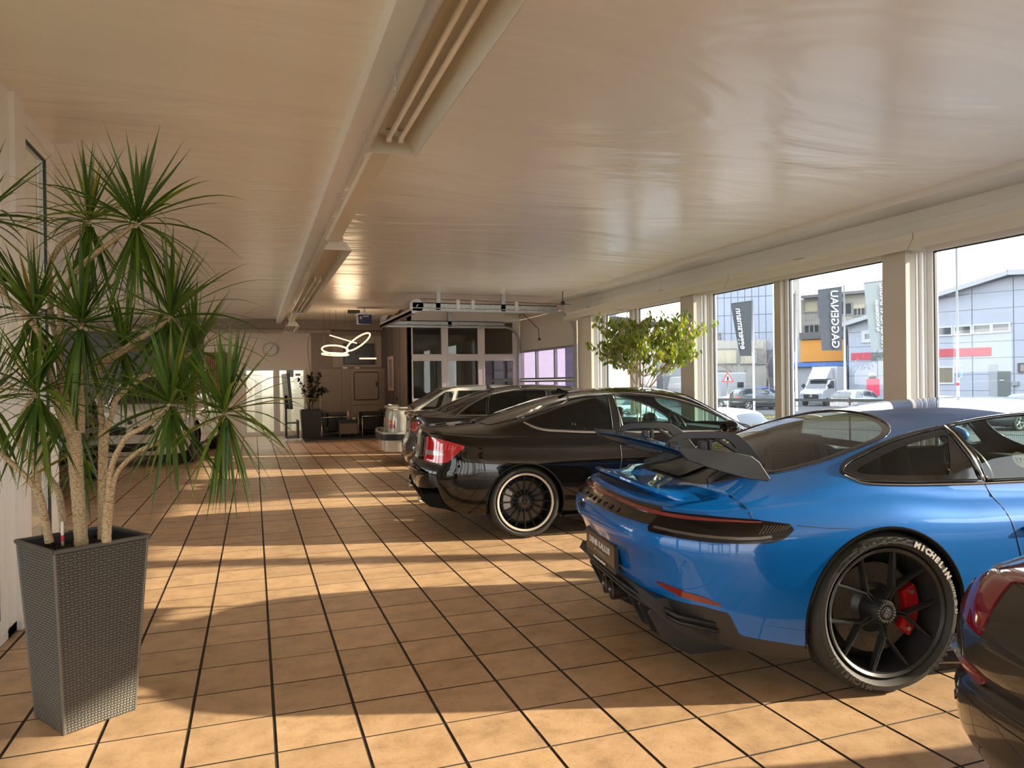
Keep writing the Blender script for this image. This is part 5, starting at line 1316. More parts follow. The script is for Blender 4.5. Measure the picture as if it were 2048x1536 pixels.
for x,y in smoothcurve(P,28): p,_=top_pt(CC,x,y); ribpts.append((p+Vector((0,0,.006)),Vector((-.5,0,.85)).normalized()))
ribbon('boot_lip',ribpts,.05,.012,BLK,cc,taper=4)
m=MB()
for sg in(-1,1): m.box(1.30,3.35,sg*.84,sg*.885,.15,.20)
m.build('side_skirt',BLK,cc,bevel=.01,kind='stuff')
MB().prism([(.06,.42),(.05,.36),(.12,.30),(.5,.22),(.6,.30),(.6,.42)],-.72,.72,'y').build('rear_diffuser',BLK,cc,bevel=.01)
for y in(-.58,-.47,.47,.58): m=MB(); m.lathe([(.06,.0),(.05,.036),(.04,.042),(.20,.042)],18,'x',(0,y,.34)); m.build('exhaust_pipe',CHROME,cc,smooth=40)
interior(cc,1.1,3.4,.64,.24,.90,2.95,.93)
SEATM=mat('seat_leather_black',(.014,.013,.012),.4)
for y in(-.36,.36): seat(cc,1.95,y,.30,SEATM,.24,True,.25,.64)
seat(cc,1.25,-.34,.36,SEATM,.3,False,.24,.5); seat(cc,1.25,.34,.36,SEATM,.3,False,.24,.5)
steering(cc,3.02,.36,.86)
m=MB(); p,_=top_pt(CC,1.60,0); m.prism([(-.09,0),(.05,0),(-.06,.045),(-.09,.05)],-.012,.012,'y'); m.xf(Matrix.Translation(p)); m.build('roof_antenna',BLK,cc)
# ---------- grey sedan ----------
GREYP=two_sided(mat('grey_car_paint',(.024,.022,.021),.4,.35,coat=1.,coatr=.012,spec=.1))
SSP=dict(CSP); SSP=dict(L=4.48,
 plan=[(0,0),(.02,.30),(.07,.55),(.14,.70),(.26,.80),(.45,.865),(.95,.895),(1.5,.89),(2.5,.888),(3.3,.89),(3.65,.895),(4.0,.85),(4.25,.72),(4.40,.5),(4.46,.25),(4.48,0)],
 zs=[(0,.965),(.2,.95),(.6,.93),(1.0,.925),(1.6,.91),(2.6,.895),(3.2,.88),(3.8,.82),(4.2,.72),(4.48,.58)],
 zl=[(0,.26),(.3,.22),(.6,.20),(1.3,.17),(3.2,.17),(3.9,.20),(4.48,.20)],
 pS=[(0,.06),(.08,.03),(.25,.010),(.5,.0),(.68,.004),(.80,.020),(.92,.040),(1,.07)],
 pR=[(0,.08),(.1,.04),(.25,.005),(.38,.0),(.46,.015),(.55,.05),(.75,.07),(.9,.07),(.97,.06),(1,.07)],
 pF=CSP['pF'],flare=[(.98,.012,.36),(3.62,.012,.36)],
 zd=[(0,.985),(.3,1.0),(.6,1.02),(1.2,1.0),(3.0,.96),(3.3,.94),(3.8,.87),(4.2,.78),(4.48,.60)],crown=3.0,fillets=CSP['fillets'],
 gh=dict(zc=[(.0,.60),(.25,.87),(.48,1.01),(.8,1.155),(1.1,1.255),(1.5,1.325),(1.9,1.352),(2.3,1.335),(2.65,1.265),(3.0,1.10),(3.35,.93),(3.7,.75),(4.5,.3)],
   yb=[(.0,.55),(.55,.68),(.9,.77),(1.3,.805),(2.0,.81),(2.8,.80),(3.2,.76),(3.5,.70),(4.5,.4)],
   zb=[(0,.95),(1.0,.95),(1.6,.935),(3.2,.92),(4.5,.7)],slopes=CSP['gh']['slopes'],cr=.13,bow=.28,bowr=.12,xmid=2.0,csharp=.05))
sq=[(.685,.966),(1.035,.958),(1.06,1.12),(1.10,1.195)]+curve2([(1.09,1.193),(.95,1.125),(.80,1.045),(.685,.966)],10)[1:-1]
sq2=[(1.065,.958),(1.90,.945),(1.90,1.270),(1.75,1.276),(1.45,1.266),(1.14,1.212),(1.09,1.12)]
sd_=[(1.97,.944),(3.0,.930)]+curve2([(3.0,.93),(2.75,1.10),(2.4,1.225),(1.97,1.270)],12)[1:]
SSP,_f=shorten(SSP,.24)
sc,CS=std_car('sedan',(1.93,10.05),.10,'dark grey four-door sedan parked beyond the black coupe',SSP,GREYP,
 dict(dlo=[sq,sq2,sd_],axles=[(.98,.32,.355),(_f(3.62),.32,.35)],glass=glass('sedan_tint',(.10,.11,.105),1.0),
   rearw=curve2([(.50,-.45),(.8,-.56),(1.15,-.53),(1.28,-.25),(1.30,0),(1.28,.25),(1.15,.53),(.8,.56),(.50,.45)],40)+[(.46,.3),(.45,0),(.46,-.3)],
   frontw=[(_f(a),b) for a,b in curve2([(3.25,-.60),(2.75,-.56),(2.62,-.3),(2.60,0),(2.62,.3),(2.75,.56),(3.25,.60)],30)+[(3.36,.3),(3.40,0),(3.36,-.3)]],frame=BLACK,
   wheel=dict(y=.75,R=.325,Wd=.24,rr=.245,style='split',mat=SATIN)),res=(200,22,34))
for sg in(-1,1):
    for pts in([(.655,.958),(1.3,.948),(2.0,.936),(3.03,.920)],[(.655,.958),(.80,1.058),(.95,1.138),(1.12,1.212),(1.45,1.280),(1.75,1.290),(2.1,1.280),(2.4,1.240),(2.75,1.115),(3.04,.92)]):
        ribbon('window_surround',[side_pt(CS,x,z,sg,.001) for x,z in curve2(pts,36)],.014,.006,SILV,sc)
    tl,_=split(CS.full,polysdf([(.0,.885),(.10,.885),(.215,.878),(.215,.86),(.14,.745),(.0,.735)],(0,2),(1,sg,.40))); o=smesh('tail_light',thick(tl,.005,.02),REDL,sc)
    ribbon('light_strip',[side_pt(CS,x,z,sg,.006) for x,z in((.09,.78),(.12,.765),(.15,.79),(.185,.85))],.012,.004,mat('lens_pink',(.75,.20,.22),.2,coat=1.),o)
    ribbon('rear_reflector',[rear_pt(CS,-sg*-y,z) for y,z in((.45,.44),(.55,.44),(.63,.445),(.70,.45))]+[side_pt(CS,x,z,sg) for x,z in((.17,.452),(.22,.45))],.028,.005,mat('reflector_bright',(.55,.008,.008),.15,coat=1.),sc,taper=1)
    m=MB(); m.add([Vector(q) for q in((.055,sg*.52,.36),(.075,sg*.60,.37),(.16,sg*.62,.24),(.13,sg*.50,.24),(.12,sg*.52,.36),(.14,sg*.60,.37),(.22,sg*.62,.24),(.20,sg*.50,.24))],[(0,1,2,3),(4,7,6,5),(0,4,5,1),(1,5,6,2),(2,6,7,3),(3,7,4,0)]); fixn(m.build('exhaust_trim',mat('satin_trim',(.6,.6,.62),.3,.9),sc,bevel=.008))
MB().prism([(.05,.36),(.06,.28),(.14,.21),(.6,.2),(.6,.36)],-.70,.70,'y').build('rear_diffuser',BLACK,sc,bevel=.01)
lip=[]
for x,y in smoothcurve([(.20,-.66),(.12,-.5),(.085,-.25),(.08,0),(.085,.25),(.12,.5),(.20,.66)],28): p,_=top_pt(CS,x,y); lip.append((p+Vector((0,0,.008)),Vector((-.5,0,.85)).normalized()))
ribbon('boot_lip',lip,.045,.012,GREYP,sc,taper=4)
m=MB(); p,_=top_pt(CS,1.28,0); m.prism([(-.07,0),(.09,0),(.0,.02),(-.045,.07),(-.07,.072)],-.010,.010,'y'); m.xf(Matrix.Translation(p)); m.build('shark_fin_antenna',BLACK,sc)
m=MB(); pts=[top_pt(CS,x,y,.018)[0] for x,y in((1.62,-.40),(1.62,.40),(2.35,.40),(2.35,-.40))]; low_=[p-Vector((0,0,.03)) for p in pts]; m.add(pts+low_,[(0,1,2,3),(4,7,6,5),(0,4,5,1),(1,5,6,2),(2,6,7,3),(3,7,4,0)]); fixn(m.build('sunroof',gl,sc,bevel=.008))
pg=MB()
for sg in(-1,1): panelgap(CS,sc,[(1.96,.94),(1.97,.7),(1.95,.4),(1.94,.24)],'side',sg,mb=pg); panelgap(CS,sc,[(1.02,.95),(1.13,.80),(1.22,.7)],'side',sg,mb=pg); panelgap(CS,sc,curve2([(.05,.60),(.25,.52),(.5,.45)],10),'side',sg,mb=pg); panelgap(CS,sc,[(.25,.872),(.6,.868),(1.6,.85),(3,.83)],'side',sg,mb=pg,r=.0018)
pg.build('panel_gaps',GASKET,sc,kind='stuff')
interior(sc,.9,3.3,.64,.24,.92,2.85,.93)
for y in(-.36,.36): seat(sc,1.85,y,.32,SEATM,.24,True,.25,.64)
seat(sc,1.1,-.34,.36,SEATM,.3,True,.26,.5); seat(sc,1.1,.34,.36,SEATM,.3,True,.26,.5)
for sg in(-1,1): door_mirror(CS,sc,2.85,.93,sg,GREYP)
# ---------- white classic two-door with boot spoiler ----------
WHP=two_sided(mat('cream_white_paint',(.60,.60,.54),.3,.0,coat=1.))
WSP=dict(L=4.35,
 plan=[(0,0),(.01,.35),(.03,.60),(.07,.73),(.16,.79),(.4,.815),(.95,.825),(1.5,.825),(2.5,.822),(3.3,.82),(3.7,.81),(4.05,.78),(4.25,.68),(4.32,.45),(4.345,.2),(4.35,0)],
 zs=[(0,.925),(.3,.915),(.8,.905),(1.6,.895),(2.6,.885),(3.2,.87),(3.8,.82),(4.2,.77),(4.35,.72)],
 zl=[(0,.30),(.3,.26),(.6,.22),(1.3,.20),(3.2,.20),(3.9,.22),(4.35,.24)],
 pS=[(0,.05),(.1,.02),(.3,.005),(.5,.0),(.7,.005),(.85,.015),(.95,.03),(1,.05)],
 pR=[(0,.06),(.2,.02),(.35,.0),(.6,.01),(.85,.03),(1,.05)],pF=[(0,.06),(.3,.0),(.7,.01),(1,.05)],flare=[(.95,.01,.3),(3.5,.01,.3)],
 zd=[(0,.935),(.35,.945),(.6,.95),(3.0,.93),(3.4,.91),(3.9,.84),(4.35,.74)],crown=4,fillets=[(0,.015),(4.3,.015)],
 gh=dict(zc=[(.0,.62),(.30,.90),(.38,.955),(.7,1.13),(.98,1.285),(1.2,1.325),(1.7,1.345),(2.2,1.335),(2.42,1.30),(2.8,1.08),(3.1,.90),(3.5,.7),(4.4,.3)],
   yb=[(.0,.64),(.5,.70),(1.0,.745),(2.0,.75),(2.8,.74),(3.1,.71),(4.4,.5)],zb=[(0,.92),(1.6,.91),(4.4,.7)],slopes=[(0,2.2),(1.2,2.7),(4.4,2.6)],cr=.07,bow=.12,bowr=.06,xmid=1.7,csharp=.03))
wq=[(.53,.940),(1.02,.935),(1.12,1.235),(.98,1.230)]
wd_=[(1.10,.932),(2.75,.925),(2.42,1.20),(2.2,1.245),(1.20,1.245)]
WSP,_g=shorten(WSP,.50,2.0); wd_=[(_g(a),b) for a,b in wd_]
wc,CW=std_car('classic_car',(2.15,12.75),.08,'cream white two-door classic saloon with a boot spoiler and orange-red lamps',WSP,WHP,
 dict(dlo=[wq,wd_],axles=[(.95,.30,.33),(_g(3.5),.30,.33)],glass=glass('classic_glass',(.45,.50,.47),1.2),rearw=[(.42,-.56),(.95,-.50),(.95,.50),(.42,.56)],frontw=[(_g(a),b) for a,b in [(3.05,-.62),(2.45,-.54),(2.45,.54),(3.05,.62)]],
   wheel=dict(y=.70,R=.30,Wd=.2,rr=.2,style='split',mat=ALU)),res=(160,20,30))
for sg in(-1,1):
    tl,_=split(CW.full,polysdf([(.0,.72),(.0,.775),(.085,.775),(.10,.75),(.10,.72)],(0,2),(1,sg,.42))); smesh('turn_lamp',thick(tl,.006,.01),mat('orange_lens',(.85,.20,.01),.15,coat=1.),wc)
    tl,_=split(CW.full,polysdf([(.0,.64),(.0,.715),(.10,.715),(.10,.65),(.08,.64)],(0,2),(1,sg,.42))); smesh('tail_light',thick(tl,.006,.01),mat('rose_lens',(.55,.05,.12),.15,coat=1.),wc)
bm_=MB(); P=[(.6,-.84),(.10,-.83),(-.06,-.74),(-.10,-.5),(-.11,0),(-.10,.5),(-.06,.74),(.10,.83),(.6,.84)]
pn=[(Vector((x,y,.50)),Vector((x-.5,y*.4,0)).normalized()) for x,y in smoothcurve(P,50)]
ribbon('bumper_blade',[(p+Vector((0,0,.065)),n_) for p,n_ in pn],.035,.02,WHP,wc); ribbon('bumper_rubber',pn,.10,.03,BLACK,wc)
pn2=[(p+Vector((.03,0,-.14)),n_) for p,n_ in pn]; ribbon('rear_apron',pn2,.19,.015,WHP,wc)
MB().box(-.03,.35,-.75,.75,.30,.55).build('bumper_core',WHP,wc,bevel=.01)
lip=[]
for x,y in smoothcurve([(.30,-.70),(.12,-.68),(.06,-.5),(.04,0),(.06,.5),(.12,.68),(.30,.70)],36): lip.append((Vector((x+.02,y,.975)),Vector((-.35,0,.93)).normalized()))
ribbon('boot_spoiler',lip,.09,.02,WHP,wc); m=MB(); m.box(.09,.16,-.62,.62,.93,.97); m.build('spoiler_base',WHP,wc)
interior(wc,.8,3.0,.6,.25,.88,2.6,.9)
for y in(-.34,.34): seat(wc,1.5,y,.32,mat('seat_grey',(.10,.09,.08),.7),.2,True,.23,.55)
# ---------- grey-brown coupe at the right edge ----------
BRN=two_sided(mat('graphite_car_paint',(.036,.031,.026),.4,.35,coat=1.,coatr=.015,spec=.1))
GSP=dict(blue_spec); GSP['zl']=[(0,.24),(.3,.17),(.72,.16),(1.5,.14),(3.0,.14),(3.9,.13),(4.573,.16)]
GSP['plan']=[(0,0),(.01,.25),(.045,.48),(.10,.64),(.19,.75),(.36,.83),(.72,.89)]+blue_spec['plan'][7:]
GSP['pR']=[(0,.13),(.12,.06),(.25,.012),(.42,.0),(.485,.006),(.505,.034),(.60,.014),(.70,.010),(.82,.035),(.92,.07),(1,.11)]
GSP['pS']=[(0,.07),(.12,.03),(.3,.004),(.44,.0),(.485,.002),(.505,.026),(.6,.0),(.75,.004),(.85,.018),(.94,.045),(1,.085)]
GSP['flare']=[(1.09,.012,.30),(3.55,.02,.40)]
gc,CG=std_car('sports_coupe',(1.76,.985),.17,'dark graphite coupe cut off by the right edge, only its rear corner in view',GSP,BRN,
 dict(dlo=[qpoly,dpoly],axles=AX,glass=DARKG,rearw=rw,frontw=ws,wheel=[dict(y=.775,R=.352,Wd=.30,rr=.26,style='split',mat=ALU),dict(y=.77,R=.345,Wd=.25,rr=.255,style='split',mat=ALU)]),res=(300,44,44))
for sg in(-1,1):
    lp_=lambda V,sg=sg: np.maximum(polysdf(curve2([(.795,.715),(.70,.775),(.60,.845),(.50,.895),(.44,.905)],14)+[(.44,.83),(.52,.815),(.525,.665)]+curve2([(.525,.668),(.62,.678),(.72,.695),(.795,.715)],8)[1:-1],(1,2))(V*np.array([1,sg,1])),V[:,0]-.5)
    q,_=split(CG.full,lp_); o=smesh('tail_light',thick(q,.005,.02),mat('tail_deep_red',(.16,.004,.010),.08,coat=1.),gc)
    ribbon('clear_reflector',[side_pt(CG,x,.548,sg) for x in(.30,.26,.22)]+[rear_pt(CG,sg*y,.546) for y in(.74,.72,.69)],.052,.012,mat('ribbed_clear',(.30,.27,.25),.2,.4,coat=1.,bump=1.,bscale=120),gc)
    ribbon('rear_reflector',[rear_pt(CG,sg*y,.545-(.69-y)*.05) for y in(.69,.66,.63,.60,.56,.53)],.052,.012,mat('reflector_brick',(.30,.03,.02),.3,coat=.8,bump=1.,bscale=120),gc,taper=2)
    p,nr=rear_pt(CG,sg*.70,.425,.001); m=MB(); m.lathe([(-.002,.010),(.002,.010),(.002,.014),(-.002,.015)],20,'x'); m.xf(basis(p,nr,nr.cross(Vector((0,0,1))).normalized(),Vector((0,0,1)))); m.build('parking_sensor',BLACK,gc)
pg=MB()
for sg in(-1,1):
    panelgap(CG,gc,[(.16,.470),(.3,.468),(.5,.462),(.72,.455)],'side',sg,mb=pg); panelgap(CG,gc,[(sg*-.74*-1,.470),(sg*.6,.470),(sg*.4,.470),(0,.47)],'rear',sg,mb=pg)
    panelgap(CG,gc,[(sg*.525,.82),(sg*.2,.82),(0,.82)],'rear',sg,mb=pg)
pg.build('panel_gaps',GASKET,gc,kind='stuff')
interior(gc,1.0,3.4,.66,.22,.86,2.95,.9)
# ---------- white suv facing us behind the plant ----------
WSU=two_sided(mat('white_suv_paint',(.66,.62,.56),.3,.0,coat=1.))
USP=dict(L=4.6,
 plan=[(0,0),(.02,.35),(.07,.62),(.16,.78),(.32,.87),(.6,.92),(1.0,.935),(1.6,.93),(2.6,.93),(3.3,.93),(3.8,.935),(4.1,.91),(4.35,.83),(4.50,.62),(4.57,.35),(4.60,0)],
 zs=[(0,1.02),(.5,1.03),(1.6,1.01),(2.6,1.0),(3.2,.99),(3.8,.96),(4.2,.92),(4.45,.86),(4.6,.82)],
 zl=[(0,.34),(.3,.30),(1,.24),(3.2,.24),(3.9,.26),(4.3,.22),(4.6,.20)],
 pS=[(0,.06),(.1,.02),(.3,.0),(.5,.0),(.7,.01),(.85,.02),(.95,.05),(1,.10)],pR=[(0,.08),(.2,.0),(.6,.01),(.85,.05),(1,.08)],pF=[(0,.05),(.15,.0),(.4,.01),(.7,.03),(.9,.08),(1,.14)],flare=[(.95,.02,.4),(3.75,.02,.4)],
 zd=[(0,1.04),(3.0,1.08),(3.3,1.07),(3.8,1.02),(4.2,.97),(4.5,.90),(4.6,.84)],crown=3,fillets=[(0,.02),(4.6,.03)],
 gh=dict(zc=[(-.1,1.0),(.1,1.25),(.35,1.52),(.8,1.63),(1.6,1.67),(2.3,1.64),(2.6,1.57),(3.0,1.32),(3.35,1.08),(3.8,.85),(4.6,.3)],
   yb=[(0,.74),(.5,.82),(2.6,.83),(3.2,.78),(3.6,.7),(4.6,.5)],zb=[(0,1.05),(4.6,1.0)],slopes=[(0,2.2),(4.6,2.2)],cr=.10,bow=.25,bowr=.1,xmid=1.6,csharp=.05))
udl=[[(.45,1.09),(1.35,1.07),(1.35,1.50),(.75,1.50)],[(1.45,1.07),(2.30,1.06),(2.30,1.50),(1.45,1.52)],[(2.38,1.06),(3.15,1.06),(2.65,1.44),(2.38,1.49)]]
# heading towards the camera: rear point placed so the nose stands at Y ~ 13.9
def place_nose(nx,ny,ang,L): return (nx-math.cos(ang)*L,ny+math.sin(ang)*L)
ua=math.radians(90+6)
suv,CU=std_car('suv',place_nose(-2.02,13.85,ua,4.6),ua,'white suv facing the camera behind the dragon tree foliage',USP,WSU,
 dict(dlo=udl,axles=[(.95,.36,.40),(3.75,.36,.40)],glass=DARKG,rearw=[(-.05,-.6),(.3,-.55),(.3,.55),(-.05,.6)],frontw=curve2([(3.25,-.68),(2.75,-.62),(2.62,-.3),(2.60,0),(2.62,.3),(2.75,.62),(3.25,.68)],24)+[(3.38,.3),(3.42,0),(3.38,-.3)],zmin=1.03,
   lower=[(0,.1),(0,.36),(.5,.36),(1.4,.32),(3.3,.32),(4.2,.34),(4.3,.1)],
   wheel=dict(y=.80,R=.37,Wd=.24,rr=.25,style='split',mat=SATIN)),res=(150,20,26))
def front_patch(C,P,nm,mt,par,off=.004,th=.01):
    q,_=split(C.full,lambda V: np.maximum(polysdf(P,(1,2))(V),C.sp['L']-.75-V[:,0]))
    return smesh(nm,thick(q,off,th),mt,par) if q.F else None
for sg in(-1,1):
    f_=lambda P:[(sg*a,b) for a,b in P]
    front_patch(CU,f_([(.05,.57),(.05,.70),(.36,.715),(.40,.60),(.33,.56)]),'grille',BLACK,suv); front_patch(CU,f_([(.47,.66),(.47,.74),(.82,.80),(.88,.74),(.78,.67)]),'headlight',mat('headlight_clear',(.35,.38,.40),.1,.5,coat=1.),suv)
    front_patch(CU,f_([(.52,.34),(.52,.42),(.80,.46),(.80,.36)]),'fog_vent',BLACK,suv)
front_patch(CU,[(-.42,.28),(-.45,.42),(.45,.42),(.42,.28)],'lower_intake',BLACK,suv)
p,nr=rear_pt(CU,0,.775,.004,True); m=MB(); m.lathe([(.0,.001),(.004,.03),(.004,.042),(0,.044)],20,'x'); m.xf(basis(p,nr,Vector((0,1,0)),nr.cross(Vector((0,1,0))))); m.build('badge_ring',mat('badge_dark',(.05,.06,.08),.3,.5),suv)
pg=MB(); panelgap(CU,suv,[(-.75,.86),(-.5,.80),(0,.745),(.5,.80),(.75,.86)],'front',mb=pg); pg.build('panel_gaps',GASKET,suv,kind='stuff')
for sg in(-1,1): door_mirror(CU,suv,3.0,1.03,sg,WSU,1.3)
interior(suv,.6,3.3,.7,.3,1.02,2.75,1.05)
for y in(-.38,.38): seat(suv,1.8,y,.42,SEATM,.2,True,.26,.66)
# ---------- black hatchback further left ----------
HB=dict(USP); HB['zs']=[(a,b-.10) for a,b in USP['zs']]; HB['zd']=[(a,b-.12) for a,b in USP['zd']]; HB['gh']=dict(USP['gh'],zc=[(a,b-.18) for a,b in USP['gh']['zc']],zb=[(0,.93),(4.6,.9)])
hdl=[[(a,b-.13) for a,b in P] for P in udl]
hb,CH=std_car('hatchback',place_nose(-3.24,9.0,math.radians(92),4.6),math.radians(92),'black car half hidden behind the dragon tree at the left, beside the white suv',HB,BLK,
 dict(dlo=hdl,axles=[(.95,.34,.38),(3.75,.34,.38)],glass=DARKG,zmin=.93,frontw=[(3.25,-.68),(2.62,-.6),(2.62,.6),(3.25,.68)],wheel=dict(y=.80,R=.35,Wd=.24,rr=.24,style='split',mat=ALU)),res=(110,16,22))
for sg in(-1,1): front_patch(CH,[(sg*.50,.60),(sg*.50,.68),(sg*.84,.73),(sg*.88,.66),(sg*.80,.60)],'headlight',mat('headlight_clear',(.35,.38,.40),.1,.5,coat=1.),hb)
front_patch(CH,[(-.42,.30),(-.45,.60),(.45,.60),(.42,.30)],'grille',BLACK,hb)
# =================== woven planter and dragon tree ===================
wp=empty('woven_planter',(-.70,3.56,0),math.radians(33.8),'tall tapered anthracite woven planter standing on the tiles at the left','planter')
WEAVE=mat('woven_anthracite',(.13,.12,.10),.42,spec=.6); WEAVED=mat('woven_core',(.022,.021,.019),.7)
b0,b1,H=.140,.184,.757
m=MB(); m.add([(-b0,-b0,0),(b0,-b0,0),(b0,b0,0),(-b0,b0,0),(-b1,-b1,H-.012),(b1,-b1,H-.012),(b1,b1,H-.012),(-b1,b1,H-.012)],[(0,3,2,1),(0,1,5,4),(1,2,6,5),(2,3,7,6),(3,0,4,7)]); m.build('planter_body',WEAVED,wp)
for nx,ny in((0,-1),(-1,0),(1,0),(0,1)):
    w=MB(); NC,NR=22,66
    tx,ty=-ny,nx
    for r in range(NR):
        z0=.004+r*(H-.02)/NR; z1=z0+(H-.02)/NR*.74
        for c in range(NC):
            if (c+r)%2==0: u0,u1=(c-.04)/NC,(c+1.06)/NC; lift=.0042
            else: u0,u1=(c+.22)/NC,(c+.78)/NC; lift=.0022
            def pt(u,z,o): 
                hw=b0+(b1-b0)*z/H; s_=(u*2-1)*hw; return (nx*(hw+o)+tx*s_,ny*(hw+o)+ty*s_,z)
            um=(u0+u1)/2; zm=(z0+z1)/2
            w.add([pt(u0,z0,0),pt(u1,z0,0),pt(u1,z1,0),pt(u0,z1,0),pt(u0+.15/NC,zm,lift*.8),pt(u1-.15/NC,zm,lift)],[(0,1,5,4),(2,3,4,5),(1,2,5),(3,0,4)])
    w.build('weave',WEAVE,wp,kind='stuff')
for sx in(-1,1):
    for sy in(-1,1): m=MB(); m.tube([(sx*b0,sy*b0,.0),(sx*b1,sy*b1,H-.01)],.0055,6); m.build('corner_cord',WEAVE,wp)
for a,b in(((-b1-.004,-b1-.004),(b1+.004,-b1-.004)),((b1+.004,-b1-.004),(b1+.004,b1+.004)),((b1+.004,b1+.004),(-b1-.004,b1+.004)),((-b1-.004,b1+.004),(-b1-.004,-b1-.004))):
    m=MB(); m.bar((a[0],a[1],H-.004),(b[0],b[1],H-.004),.016,.016); m.build('rim',mat('rim_anthracite',(.06,.057,.052),.4),wp,bevel=.003)
for s_ in(-1,1): m=MB(); m.box(-b1+.01,b1-.01,s_*(b1-.018),s_*(b1-.012),H-.06,H-.004); m.box(s_*(b1-.018),s_*(b1-.012),-b1+.01,b1-.01,H-.06,H-.004); m.build('inner_liner',BLACK,wp)
m=MB(); n_=26; vs=[];fs=[]; rn=random.Random(4)
for i in range(n_+1):
    for j in range(n_+1): vs.append(((i/n_*2-1)*(b1-.015),(j/n_*2-1)*(b1-.015),H-.045+rn.uniform(-.009,.009)))
for i in range(n_):
    for j in range(n_): fs.append((i*(n_+1)+j,(i+1)*(n_+1)+j,(i+1)*(n_+1)+j+1,i*(n_+1)+j+1))
m.add(vs,fs); m.build('soil',mat('bark_soil',(.030,.018,.012),.95,var=.6,vscale=70),wp)
wi=empty('water_gauge',tuple(at(125,1068,D=3.06)),label='small clear water gauge with a red float stuck in the planter soil',cat='gauge')
MB().lathe([(-.05,.001),(-.05,.006),(.05,.006),(.053,.001)],12,'z').build('tube',mat('gauge_clear',(.75,.73,.70),.2),wi,smooth=True); MB().lathe([(-.03,.0065),(-.005,.0065)],12,'z').build('float',mat('gauge_red',(.6,.02,.02),.4),wi)
DT=empty('dragon_tree',(-.70,3.56,H-.045),label='large dragon tree with pale ringed trunks and spiky leaf heads in the woven planter',cat='plant')
ORG=Vector((-.70,3.56,H-.045))
def bark_mat():
    m=bpy.data.materials.new('ringed_bark'); m.use_nodes=True; n=m.node_tree; b=n.nodes['Principled BSDF']; L=n.links.new
    g=n.nodes.new('ShaderNodeNewGeometry'); mp=n.nodes.new('ShaderNodeMapping'); mp.inputs['Scale'].default_value=(1,1,2.8); L(g.outputs['Position'],mp.inputs[0])
    v=n.nodes.new('ShaderNodeTexVoronoi'); v.feature='DISTANCE_TO_EDGE'; v.inputs['Scale'].default_value=42; L(mp.outputs[0],v.inputs['Vector'])
    r=n.nodes.new('ShaderNodeValToRGB'); r.color_ramp.elements[0].position=.0; r.color_ramp.elements[0].color=(.19,.13,.07,1); r.color_ramp.elements[1].position=.10; r.color_ramp.elements[1].color=(.46,.35,.21,1)
    L(v.outputs['Distance'],r.inputs[0]); L(r.outputs[0],b.inputs['Base Color']); b.inputs['Roughness'].default_value=.75
    bp=n.nodes.new('ShaderNodeBump'); bp.inputs['Strength'].default_value=.8; bp.inputs['Distance'].default_value=.004; L(r.outputs[0],bp.inputs['Height']); L(bp.outputs[0],b.inputs['Normal']); return m
BARK=bark_mat()
def trunk(pts,name='trunk'):
    "pts: (px,py,radius px,depth) measured on the photograph"
    P=[];R=[]
    for px,py,r,d in pts: P.append(tuple(at(px,py,D=d)-ORG)+(r*.80*d/FPX,))
    c=smoothcurve(P,max(10,len(P)*6)); m=MB(); rr_=[q[3]*(1+.05*math.sin(i*2.1)) for i,q in enumerate(c)]
    m.tube([q[:3] for q in c],rr_,10); return m.build(name,BARK,DT,smooth=True)
trunk([(163,1090,16,3.08),(158,1020,15,3.08),(153,950,16,3.08),(148,880,17,3.08),(146,862,15,3.08)])
trunk([(145,870,12,3.08),(128,790,10,3.07),(121,740,9,3.06),(119,690,8,3.06),(122,636,8,3.05),(124,596,7,3.05),(143,556,7,3.05),(180,516,7,3.04),(215,490,6,3.03),(262,455,5,3.02),(274,444,4,3.02)],'branch')
trunk([(140,872,11,3.06),(112,800,9,3.04),(104,748,8,3.03),(90,695,8,3.0),(64,645,8,2.98),(30,612,7,2.96),(0,578,7,2.95),(-30,520,6,2.94),(-40,440,5,2.94)],'branch')
trunk([(120,700,8,3.08),(104,640,7,3.12),(99,570,7,3.16),(100,530,7,3.18),(119,494,6,3.2),(136,478,6,3.2),(168,455,5,3.2),(178,441,4,3.2)],'branch')
trunk([(162,866,9,3.10),(163,815,8,3.10),(162,790,7,3.08),(162,720,6,3.04),(163,646,5,3.0)],'branch')
trunk([(203,1078,9,3.16),(204,1010,10,3.16),(206,920,11,3.16),(208,858,12,3.16)])
trunk([(206,862,8,3.16),(200,810,7,3.17),(197,780,7,3.19),(200,720,6,3.25),(247,696,5,3.3)],'branch')
trunk([(213,858,8,3.16),(224,830,7,3.16),(232,800,7,3.18),(258,775,6,3.2),(292,750,6,3.25),(330,728,5,3.3),(366,715,5,3.35),(391,698,4,3.36)],'branch')
trunk([(183,762,9,3.2),(210,725,9,3.18),(240,705,8,3.16),(262,690,8,3.15),(300,665,7,3.12),(330,645,6,3.1),(341,632,5,3.1)],'branch')
trunk([(213,1084,11,3.02),(215,1040,11,3.02),(219,1000,12,3.0)])
trunk([(217,1005,8,3.0),(222,940,7,2.99),(237,900,7,2.98),(260,868,7,2.97),(282,858,6,2.95),(312,836,5,2.93),(341,807,4,2.92)],'branch')
trunk([(221,1002,7,3.0),(232,950,6,3.0),(258,918,6,2.98),(290,896,6,2.96),(330,880,6,2.94),(390,856,5,2.92),(440,832,4,2.9),(452,824,4,2.9)],'branch')
trunk([(99,1085,10,3.04),(84,1010,9,3.02),(76,985,9,3.01)])
trunk([(76,988,7,3.01),(54,955,6,2.98),(10,914,6,2.95),(-20,880,5,2.93)],'branch')
trunk([(78,985,7,3.01),(66,930,6,3.0),(40,885,6,2.98),(36,850,5,2.97),(60,800,4,2.96),(74,785,4,2.96)],'branch')
